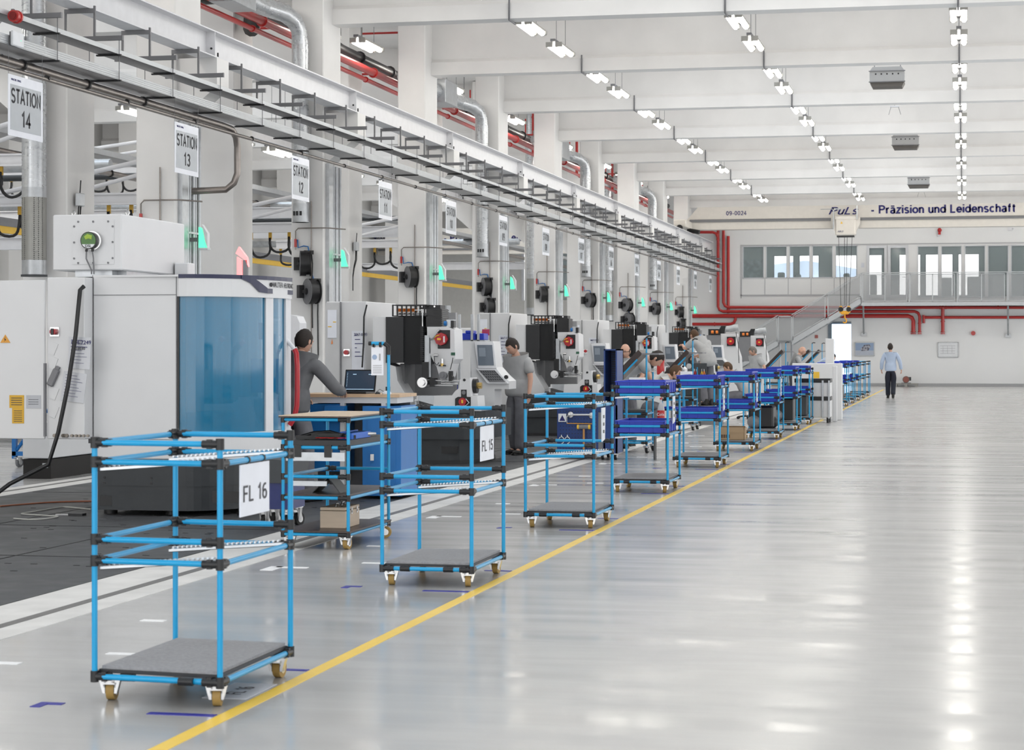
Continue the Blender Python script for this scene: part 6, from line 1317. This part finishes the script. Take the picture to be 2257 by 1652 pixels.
    g.add(hv, [(i*n2+j, i*n2+(j+1)%n2, (i+1)*n2+(j+1)%n2, (i+1)*n2+j) for i in range(n1) for j in range(n2)], True)
    g.add([HM @ V3(*p) for p in ((0,.090,.012),(-.009,.094,-.012),(.009,.094,-.012),(0,.120,-.026),(-.017,.096,-.036),(.017,.096,-.036),(0,.098,-.040))], [(0,1,3),(0,3,2),(1,4,3),(2,3,5),(3,4,6),(3,6,5)], True)
    for s_ in (-1,1):
        g.ball((0,0,0), 1, 6, (.008,.017,.030), HM @ Matrix.Translation((s_*.078,-.002,-.008)) if False else None) if False else g.lathe([(.001,-.030),(.013,-.018),(.016,0),(.014,.018),(.001,.028)], 8, HM @ Matrix.Translation((s_*.078,-.006,-.010)) @ Matrix.Diagonal((.5,1,1,1)))
        g.rod(HM @ V3(s_*.012,.090,.030), HM @ V3(s_*.045,.084,.030), .006, 6)
    me2 = g.build('tmp', m_skin); import bmesh
    bm = bmesh.new(); bm.from_mesh(b.data); bm.from_mesh(me2.data); bm.to_mesh(b.data); bm.free(); bpy.data.objects.remove(me2)
    eyes = MB()
    for s_ in (-1,1): eyes.ball(HM @ V3(s_*.029,.083,.010), .0085, 6)
    eyes.build('eyes', mat('dark_eye', (.03,.02,.015), .3), b)
    MB().rod(HM @ V3(-.020,.0925,-.058), HM @ V3(.020,.0925,-.058), .0045, 6).build('mouth', mat('lip', (.40,.15,.12), .5), b)
    # ---- hair cap
    hv = []; rows = 9
    zlow = .05 if bald else .0
    for i in range(rows+1):
        for j in range(n2):
            ph = 2*PI*j/n2; back = -math.sin(ph)           # 1 at the back of the head
            lo = (1.05 if bald else 1.12) if back < -.35 else (2.30 if back > .3 else 1.75)
            hi_ = 1.25 if bald else 0.
            if bald and back < -.1: lo = hi_ = 1.6 if back > -.35 else 1.55
            th = hi_ + (lo-hi_)*i/rows; z = math.cos(th); rr = max(.001, math.sin(th)); x = rr*math.cos(ph)*.083; y = rr*math.sin(ph)*.103 - .003
            if z < 0: k_ = 1 - .16*(-z)**1.4; x *= k_; y *= k_
            w = 1 + .02*math.sin(ph*7+i*2.1); hv.append(HM @ V3(x*w, y*w, z*.125 + .004*math.sin(ph*5+i)))
    g = MB().add(hv, [(i*n2+j, i*n2+(j+1)%n2, (i+1)*n2+(j+1)%n2, (i+1)*n2+j) for i in range(rows) for j in range(n2)], True); g.build('hair', hair, b)
    # ---- clothing
    c1, c2, c3 = P_['wai'], P_['che'], P_['nk']; low = P_['pel'] + (P_['pel']-c1)*.75; up_ = c2 + (c3-c2)*.40
    V = [c2, c1, P_['pel'], low, up_, c2 + (c3-c2)*.82]; E = [(0,1),(1,2),(2,3),(0,4),(4,5)]; R = [(.205*girth,.155*girth),(.20*girth,.16*girth),(.195*girth,.15*girth),(.19*girth,.145*girth),(.155*girth,.115*girth),.082]
    for s_ in 'LR':
        n = len(V); sh, el, wr = P_['sh'+s_], P_['el'+s_], P_['wr'+s_]
        if sleeves == 'short': m_ = sh + (el-sh)*.40; e2 = sh + (el-sh)*.80; V += [sh, m_, e2]; E += [(4,n),(n,n+1),(n+1,n+2)]; R += [.100,.086,.082]
        else: V += [sh, sh+(el-sh)*.5, el, el+(wr-el)*.5, el+(wr-el)*1.02]; E += [(4,n),(n,n+1),(n+1,n+2),(n+2,n+3),(n+3,n+4)]; R += [.090,.074,.068,.060,.052]
    shirt = skin_mesh('shirt' if sleeves == 'short' or top is m_lshirt else 'jacket', V, E, R, top, t_)
    MB().rod(c2+(c3-c2)*.70, c2+(c3-c2)*1.05, .092, 14, r2=.070, caps=False).build('collar', top, shirt)
    if legs:
        V = [P_['pel']+V3(0,0,.09), P_['pel']-V3(0,0,.02)]; E = [(0,1)]; R = [(.175*girth,.135*girth),(.18*girth,.14*girth)]
        for s_ in 'LR':
            n = len(V); hp, kn, an = P_['hip'+s_], P_['knee'+s_], P_['ank'+s_]
            V += [hp-V3(0,0,.03), hp+(kn-hp)*.5, kn, kn+(an-kn)*.5, kn+(an-kn)*1.08]; E += [(1,n),(n,n+1),(n+1,n+2),(n+2,n+3),(n+3,n+4)]; R += [.122,.108,.092,.084,.084]
        skin_mesh('trousers', V, E, R, bottom, t_)
        for s_ in 'LR':
            an, to = P_['ank'+s_], P_['toe'+s_]; d = (to-an); d.z = 0; d.normalize(); c = Vector((an.x, an.y, 0)); base = min(an.z-.09, to.z-.035)
            M_ = Matrix.Translation((c.x, c.y, base)) @ Matrix.Rotation(math.atan2(d.y, d.x)-PI/2, 4, 'Z')
            g = MB(); g.box((-.042,-.085,.0),(.042,.20,.028),M=M_,bev=.02); g.ball((0,.08,.035),1,8,(.046,.115,.042),M=None) if False else None
            g.lathe([(.001,-.03),(.6,-.02),(1,0),(.8,.6),(.001,1)], 12, M_ @ Matrix.Translation((0,.075,.03)) @ Matrix.Diagonal((.045,.125,.055,1))); g.rod(M_ @ V3(0,-.03,.03), M_ @ V3(0,-.03,.14), .048, 10); g.build('shoe', shoes, t_)
    return t_
# man in a grey jacket at the bench, back to the camera
p = PZ(668,1106)
person('man in dark grey work jacket and trousers seen from behind at the laptop bench', (p.x-.10, p.y, .006), -.25, dict(
    pel=(.0,0,.97), che=(.02,.03,1.33), nk=(.03,.07,1.50), hd=(.045,.115,1.655), face=(.12,.93,-.38), shL=(-.18,.03,1.44), shR=(.22,.03,1.43), elR=(.42,.15,1.16), wrR=(.33,.42,1.13), handR=(.27,.55,1.10), elL=(-.28,.1,1.16), wrL=(-.14,.36,1.08), handL=(-.08,.45,1.04),
    kneeL=(-.12,.02,.5), ankL=(-.13,-.02,.09), toeL=(-.16,.13,.035), kneeR=(.13,.03,.5), ankR=(.14,.03,.09), toeR=(.18,.18,.035)), 1.045, top=m_jacket, sleeves='long', girth=1.12)
# man in a light grey polo, looking down to the left
p = PZ(1138,1002)
person('man in light grey polo shirt standing and looking down beside the second machine', (p.x+.02, p.y, .006), 2.6, dict(
    che=(0,.0,1.31), nk=(0,.04,1.49), hd=(0,.115,1.64), face=(.18,.82,-.55), elL=(-.27,-.0,1.15), wrL=(-.29,.06,.90), shR=(.19,-.01,1.42), elR=(.26,.08,1.15), wrR=(.27,.27,.97), handR=(.27,.36,.91),
    kneeL=(-.10,.04,.5), ankL=(-.11,.06,.09), toeL=(-.13,.22,.035), ankR=(.12,-.08,.09), toeR=(.15,.07,.035)), 1.03, girth=1.18)
# bald smiling man behind the first rack
p = PY(1381,771,35.5)
person('balding man smiling behind the nearest tilted rack', (p.x, 35.5, .0), PI-.25, dict(hd=(0,.05,1.63), face=(.0,.95,-.12), elL=(-.33,.05,1.2), wrL=(-.2,.25,1.05)), .99, hair=m_hdark, bald=True, girth=1.15)
# bending man in front of him
p = PY(1372,820,34.6)
person('man in grey polo bending forward over the nearest rack', (p.x-.1, 34.6, .0), -1.45, dict(pel=(0,-.05,.95), wai=(0,.05,1.08), che=(0,.26,1.30), nk=(0,.46,1.36), hd=(0,.60,1.36), face=(0,.6,-.8), shL=(-.18,.38,1.34), shR=(.18,.38,1.34), elL=(-.2,.50,1.08), wrL=(-.16,.62,.9), elR=(.2,.50,1.08), wrR=(.15,.62,.9)), 1.1, girth=1.15)
# man on a step at the third open machine
sx = PY(1556,0,46).x
tag(MB().box((-.35,-.3,0),(.35,.3,.04)).box((-.35,-.3,.04),(.35,.3,.42)).build('work_step', m_grey, None, (sx, 46, 0)), 'grey step under the man reaching into a machine', 'step')
person('man in grey polo on a step reaching into a machine, seen from behind', (sx, 46, .42), .75, dict(pel=(0,-.1,.93), wai=(0,-.05,1.06), che=(0,.13,1.25), nk=(0,.28,1.40), hd=(0,.42,1.49), face=(0,.9,-.4), shL=(-.19,.2,1.36), shR=(.19,.2,1.34), elL=(-.25,.42,1.2), wrL=(-.16,.62,1.28), elR=(.26,.4,1.1), wrR=(.18,.62,1.04), kneeL=(-.1,-.02,.5), ankL=(-.1,-.1,.09)), 1.03, hair=m_hbrown, girth=1.05)
# crouching man under the second rack
p = PY(1440,832,42.0)
person('man in pale shirt crouching low between the first and second tilted rack', (p.x-.15, 42.0, .0), -1.5, dict(pel=(0,-.1,.50), wai=(0,.02,.64), che=(0,.22,.84), nk=(0,.40,.95), hd=(0,.52,1.03), face=(.1,.9,-.3), shL=(-.18,.32,.90), shR=(.18,.32,.90), elL=(-.2,.5,.72), wrL=(-.15,.68,.8), elR=(.2,.5,.72), wrR=(.15,.68,.8),
    hipL=(-.1,-.1,.47), kneeL=(-.14,.28,.42), ankL=(-.12,-.02,.09), toeL=(-.13,.13,.035), hipR=(.1,-.1,.47), kneeR=(.14,.28,.42), ankR=(.12,-.02,.09), toeR=(.13,.13,.035)), 1.15, top=mat('off_white_shirt', (.55,.55,.54), .8), hair=m_hbrown)
# sitting man
p = PY(1612,806,50)
seat = .52
person('young brown-haired man sitting on a stool bent to the left behind the parked carts', (p.x+.12, 50, .0), PI/2+.15, dict(pel=(0,-.22,seat+.1), wai=(0,-.18,seat+.22), che=(0,-.02,seat+.44), nk=(0,.1,seat+.58), hd=(0,.2,seat+.70), face=(.05,.85,-.5), shL=(-.19,.02,seat+.52), shR=(.19,.02,seat+.52), elL=(-.22,.2,seat+.32), wrL=(-.12,.42,seat+.36), elR=(.22,.2,seat+.32), wrR=(.12,.42,seat+.36),
    hipL=(-.1,-.2,seat+.07), kneeL=(-.15,.25,seat+.02), ankL=(-.14,.28,.09), toeL=(-.15,.43,.035), hipR=(.1,-.2,seat+.07), kneeR=(.15,.25,seat+.02), ankR=(.14,.3,.09), toeR=(.15,.45,.035)), 1.0, hair=m_hbrown)
t_ = thing('stool', 'grey work stool under the sitting young man', 'stool', (p.x+.34, 50.03, 0)); MB().rod((0,0,.40),(0,0,.46),.18,16).build('seat', m_dgrey, t_); MB().rod((0,0,.05),(0,0,.40),.03,8).build('column', m_chrome, t_)
for i in range(5): a = 2*PI*i/5; MB().rod((0,0,.07),(.22*math.cos(a),.22*math.sin(a),.05),.02,6).ball((.22*math.cos(a),.22*math.sin(a),.03),.03,6).build('leg', m_black, t_)
# grey-haired man, hand on hip
p = PY(1668,800,56)
person('grey-haired man in light grey polo with a hand on his hip, facing left', (p.x, 56, .0), PI/2+.35, dict(nk=(0,.04,1.49), hd=(0,.11,1.63), face=(.05,.85,-.45), elR=(.30,-.20,1.18), wrR=(.20,-.02,1.03), elL=(-.30,-.15,1.18), wrL=(-.2,.02,1.02)), .98, hair=m_hgrey, girth=1.3)
# bald man leaning to the right
p = PY(1750,790,62)
person('bald man in grey polo leaning to the right at the third tilted rack', (p.x-.1, 62.8, .0), -PI/2+.2, dict(che=(0,.08,1.30), nk=(0,.18,1.47), hd=(0,.28,1.60), face=(0,.95,-.3), shL=(-.18,.12,1.40), shR=(.18,.12,1.40), elR=(.24,.2,1.14), wrR=(.2,.42,1.04), elL=(-.24,.22,1.14), wrL=(-.2,.45,1.06)), 1.0, hair=m_skin, bald=True, girth=1.1)
# person in blue bent over a rack
p = PY(1808,790,71)
person('person in a light blue shirt bending low beside the fifth tilted rack', (p.x-.1, 71, .0), -PI/2, dict(che=(0,.22,1.22), nk=(0,.4,1.30), hd=(0,.5,1.38), face=(0,.8,-.5), shL=(-.18,.3,1.26), shR=(.18,.3,1.26), elR=(.22,.42,1.0), wrR=(.2,.6,.98), elL=(-.22,.42,1.0), wrL=(-.2,.62,1.0)), 1.0, top=m_lshirt, sleeves='long')
# walking man
p = PZ(1963,877)
person('man in pale blue shirt and dark trousers walking away down the aisle', (p.x, p.y, 0), .06, dict(
    hd=(-.01,.03,1.66), face=(.05,1,-.05), elL=(-.28,-.02,1.16), wrL=(-.29,.10,.93), elR=(.30,-.06,1.17), wrR=(.34,.04,.93), kneeL=(-.085,.07,.50), ankL=(-.08,.10,.09), toeL=(-.09,.26,.035), kneeR=(.09,.03,.49), ankR=(.075,-.16,.12), toeR=(.08,-.03,.035)), 1.035, top=m_lshirt, bottom=m_navyt, sleeves='long', girth=1.05)
# ================================================================== LEFT BAY EQUIPMENT SEEN BETWEEN THE COLUMNS
def jib(px_, py_, Y, L, label, tie=True):
    """mast at a sight point, boom reaching left, festoon loops below the boom"""
    p = PY(px_, py_, Y); z = p.z; t_ = thing('jib_crane', label, 'crane', (p.x, Y, 0))
    MB().rod((.1,0,0),(.1,0,z+.75),.09,12).build('mast', m_steelw, t_)
    MB().box((-L,-.05,z-.08),(.05,.05,z+.08)).box((-L,-.08,z+.07),(.05,.08,z+.1)).box((-L,-.08,z-.1),(.05,.08,z-.07)).build('boom', m_steelw, t_)
    if tie: MB().rod((.05,0,z+.7),(-L*.9,0,z+.12),.04,8).build('tie_rod', m_steelw, t_); MB().rod((.05,0,z+.5),(-L*.5,0,z+.1),.035,8).build('tie_rod', m_steelw, t_)
    n = int(L/.42); pts = []
    for i in range(n*12+1): u = i/12; pts.append((-.1-u*.4 + .07*math.sin(2*PI*u), .03*math.sin(i), z-.2-.40*abs(math.sin(PI*u))**.7*(1-.25*(int(u) % 2))))
    MB().tube(pts, .026, 6).build('festoon_cable', m_black, t_)
    for i in range(n+1): MB().box((-.13-i*.4,-.02,z-.24),(-.07-i*.4,.02,z-.1)).build('cable_trolley', mat('amber_trolley', (.55,.32,.03), .5), t_)
    return t_
jib(352, 437, 33.0, 3.2, 'white jib crane with looping black festoon cables behind the mist collector')
jib(690, 500, 40.5, 3.4, 'white jib crane with looping black cables between the second and third column')
jib(905, 536, 49.5, 3.4, 'white jib crane with tie rods and festoon cables beside the 09-0009 lettering')
jib(66, 352, 31.6, 2.4, 'white jib crane with hanging black cables at the far left edge')
jib(352, 372, 46.0, 5.5, 'second white jib boom higher up behind the first, in the left bay')
def longbar(name, label, cat, a, b_, s_, m): return tag(MB().box((a[0]-s_[0]/2,a[1],a[2]-s_[1]/2),(a[0]+s_[0]/2,b_,a[2]+s_[1]/2)).build(name, m), label, cat)
longbar('yellow_busbar', 'yellow conductor rail running along the left bay', 'rail', (-19.6,24,4.15), 90, (.08,.16), m_yellow)
longbar('busbar_carrier', 'grey carrier beam above the yellow conductor rail', 'rail', (-19.6,24,4.3), 90, (.1,.18), m_grey)
for i, (x, y, z0, z1, w) in enumerate(((-22.5,30,4.2,4.45,7),(-22,45,4.6,4.8,7.85),(-21.5,38,3.6,3.8,7.35),(-21,55,4.7,4.95,6.85),(-22,68,4.3,4.5,7.85))):
    tag(MB().box((x,y,z0),(x+w,y+.12,z1)).box((x,y-.04,z0-.02),(x+w,y+.16,z0)).box((x,y-.04,z1),(x+w,y+.16,z1+.02)).build('cross_girder', m_steelw), 'white cross girder spanning the left bay, %s from the near end' % NUM[i], 'girder')
for i, (y, z) in enumerate(((31,5.3),(36,5.0),(43,5.4),(50,5.2),(60,5.5),(72,5.4))):
    tag(MB().tube([(-25.8,y,z),(-20,y,z),(-15.2,y,z)], .11 if i % 2 else .07, 8).build('overhead_pipe', m_dgrey if i % 2 == 0 else m_galv), 'dark service pipe across the left bay, %s from the near end' % NUM[i], 'pipe')
for i, (x, y, w, d, h, m, lb) in enumerate(((-24.5,33,3.5,2,2.6,m_machine,'pale machine far left in the left bay'),(-21.5,44,3,2.5,2.5,m_machine,'pale machine in the left bay behind the STATION 12 column'),(-24,56,4,2.5,2.6,m_machine,'pale machine in the middle of the left bay'),(-21.8,66,3,2.5,2.4,m_steelw,'white machine in the far part of the left bay'),(-23.8,76,3.5,2.5,2.6,m_machine,'pale machine near the end of the left bay'))):
    t_ = thing('background_machine', lb, 'machine', (x,y,0)); MB().box((0,0,.25),(w,d,h),bev=.05).build('housing', m, t_); MB().box((.1,.1,0),(w-.1,d-.1,.25)).build('plinth', m_base, t_); MB().box((w*.35,-.02,.9),(w*.8,.0,h-.4)).build('window', m_bluegl, t_); MB().box((w*.1,d*.2,h),(w*.5,d*.8,h+.4),bev=.03).build('filter_box', m_galv, t_)
# row of pale machine housings behind the cabinets, between the columns
for i, y in enumerate((36, 46, 56.5, 67.5)):
    t_ = thing('rear_machine', 'back of a white machine standing beyond the rear column row, %s from the near end' % NUM[i], 'machine', (-17.9, y, 0)); MB().box((0,0,.2),(2.6,3.2,2.35),bev=.05).build('housing', m_machine, t_); MB().box((.1,.1,0),(2.5,3.1,.2)).build('plinth', m_base, t_)
    MB().rod((1.0,.8,2.35),(1.0,.8,3.1),.15,12).build('exhaust_pipe', m_galv, t_); MB().box((2.3,-.02,.5),(2.5,0,2.0)).build('door_handle_rail', m_grey, t_)
# blue frame trolley at the far left edge
p = PZ(15,1028)
t_ = thing('blue_frame_trolley', 'blue framed trolley with a green crate at the left edge behind the cabinet', 'trolley', (-13.0, 27.4, 0))
for a in (0,.9):
    for b_ in (0,.6): MB().box((a-.03,b_-.03,.12),(a+.03,b_+.03,.8)).build('post', m_cab, t_)
MB().box((-.03,-.03,.16),(.93,.03,.22)).build('rail', m_cab, t_); MB().box((-.03,.57,.16),(.93,.63,.22)).build('rail', m_cab, t_); MB().box((-.03,-.03,.76),(.93,.63,.8)).build('top_panel', m_cab, t_); MB().rod((.0,0,.2),(.45,0,.78),.025,6).build('brace', m_cab, t_)
for a in (.05,.85): caster(t_, a, .0, .14, .065, m_grey, 1.3)
tag(MB().box((-12.6,27.45,.23),(-12.2,27.85,.5),bev=.01).build('green_crate', mat('dark_green_crate', (.01,.12,.02), .5)), 'dark green crate inside the blue frame trolley', 'crate')
# fire extinguisher by the second rack
p = PY(1456,800,46); t_ = thing('fire_extinguisher', 'red fire extinguisher on a machine behind the nearest rack', 'fire extinguisher', (p.x, 46, p.z-.25)); MB().lathe([(0,0),(.08,0),(.085,.03),(.085,.36),(.05,.42),(.02,.44)],14).build('cylinder', m_red, t_); MB().box((-.04,-.02,.44),(.05,.02,.50)).build('valve', m_black, t_)
tag(MB().box((-.2,-.2,0),(.2,.2,p.z-.25)).build('extinguisher_stand', m_machine, None, (p.x,46,0)), 'pale stand carrying the red fire extinguisher', 'stand')
# tools hanging on the grey board beside the man on the step
y = 45.0; q = lambda x, yy: PY(x, yy, y)
t_ = thing('tool_board', 'dark board with red, yellow and orange handled pliers hanging in a row', 'tool board', (0,0,0)); MB().box((q(1530,0).x,y,q(0,832).z),(q(1558,0).x,y+.03,q(0,798).z)).build('board', m_dgrey, t_); MB().box((q(1542,0).x-.02,y+.03,0),(q(1542,0).x+.02,y+.07,q(0,800).z)).build('board_post', m_dgrey, t_)
for i, (x, c) in enumerate(((1531,m_red),(1535,m_red),(1547,m_yellow),(1552,m_orange))): 
    t2 = thing('pliers', '%s handled pliers on the dark tool board, %s from the left' % (('red','red','yellow','orange')[i], NUM[i]), 'pliers', (q(x,0).x, y-.02, q(0,824).z)); MB().tube([(-.01,0,0),(-.015,0,.04),(0,0,.10)],.008,6).tube([(.015,0,0),(.02,0,.04),(.005,0,.10)],.008,6).build('handles', c, t2); MB().rod((0,0,.1),(0,0,.15),.008,6).build('jaws', m_chrome, t2)
# spanner board
y = 52.0; t_ = thing('spanner_board', 'dark board full of silver spanners beyond the man on the step', 'tool board', (0,0,0)); MB().prism([(q(1565,0).x*y/45,q(0,800).z),(q(1590,0).x*y/45,q(0,800).z),(q(1590,0).x*y/45,q(0,768).z),(q(1568,0).x*y/45,q(0,768).z)], y, y+.03, ax=1).build('board', m_blackm, t_); MB().rod((q(1590,0).x*y/45,y,0),(q(1590,0).x*y/45,y,1.85),.02,8).build('board_post', m_blue, t_)
for i in range(6): xx = q(1571+3*i,0).x*y/45; MB().rod((xx,y-.02,q(0,790).z),(xx+.03,y-.02,q(0,775).z),.01,6).ball((xx+.03,y-.02,q(0,774).z),.02,6).build('spanner', m_chrome, t_)
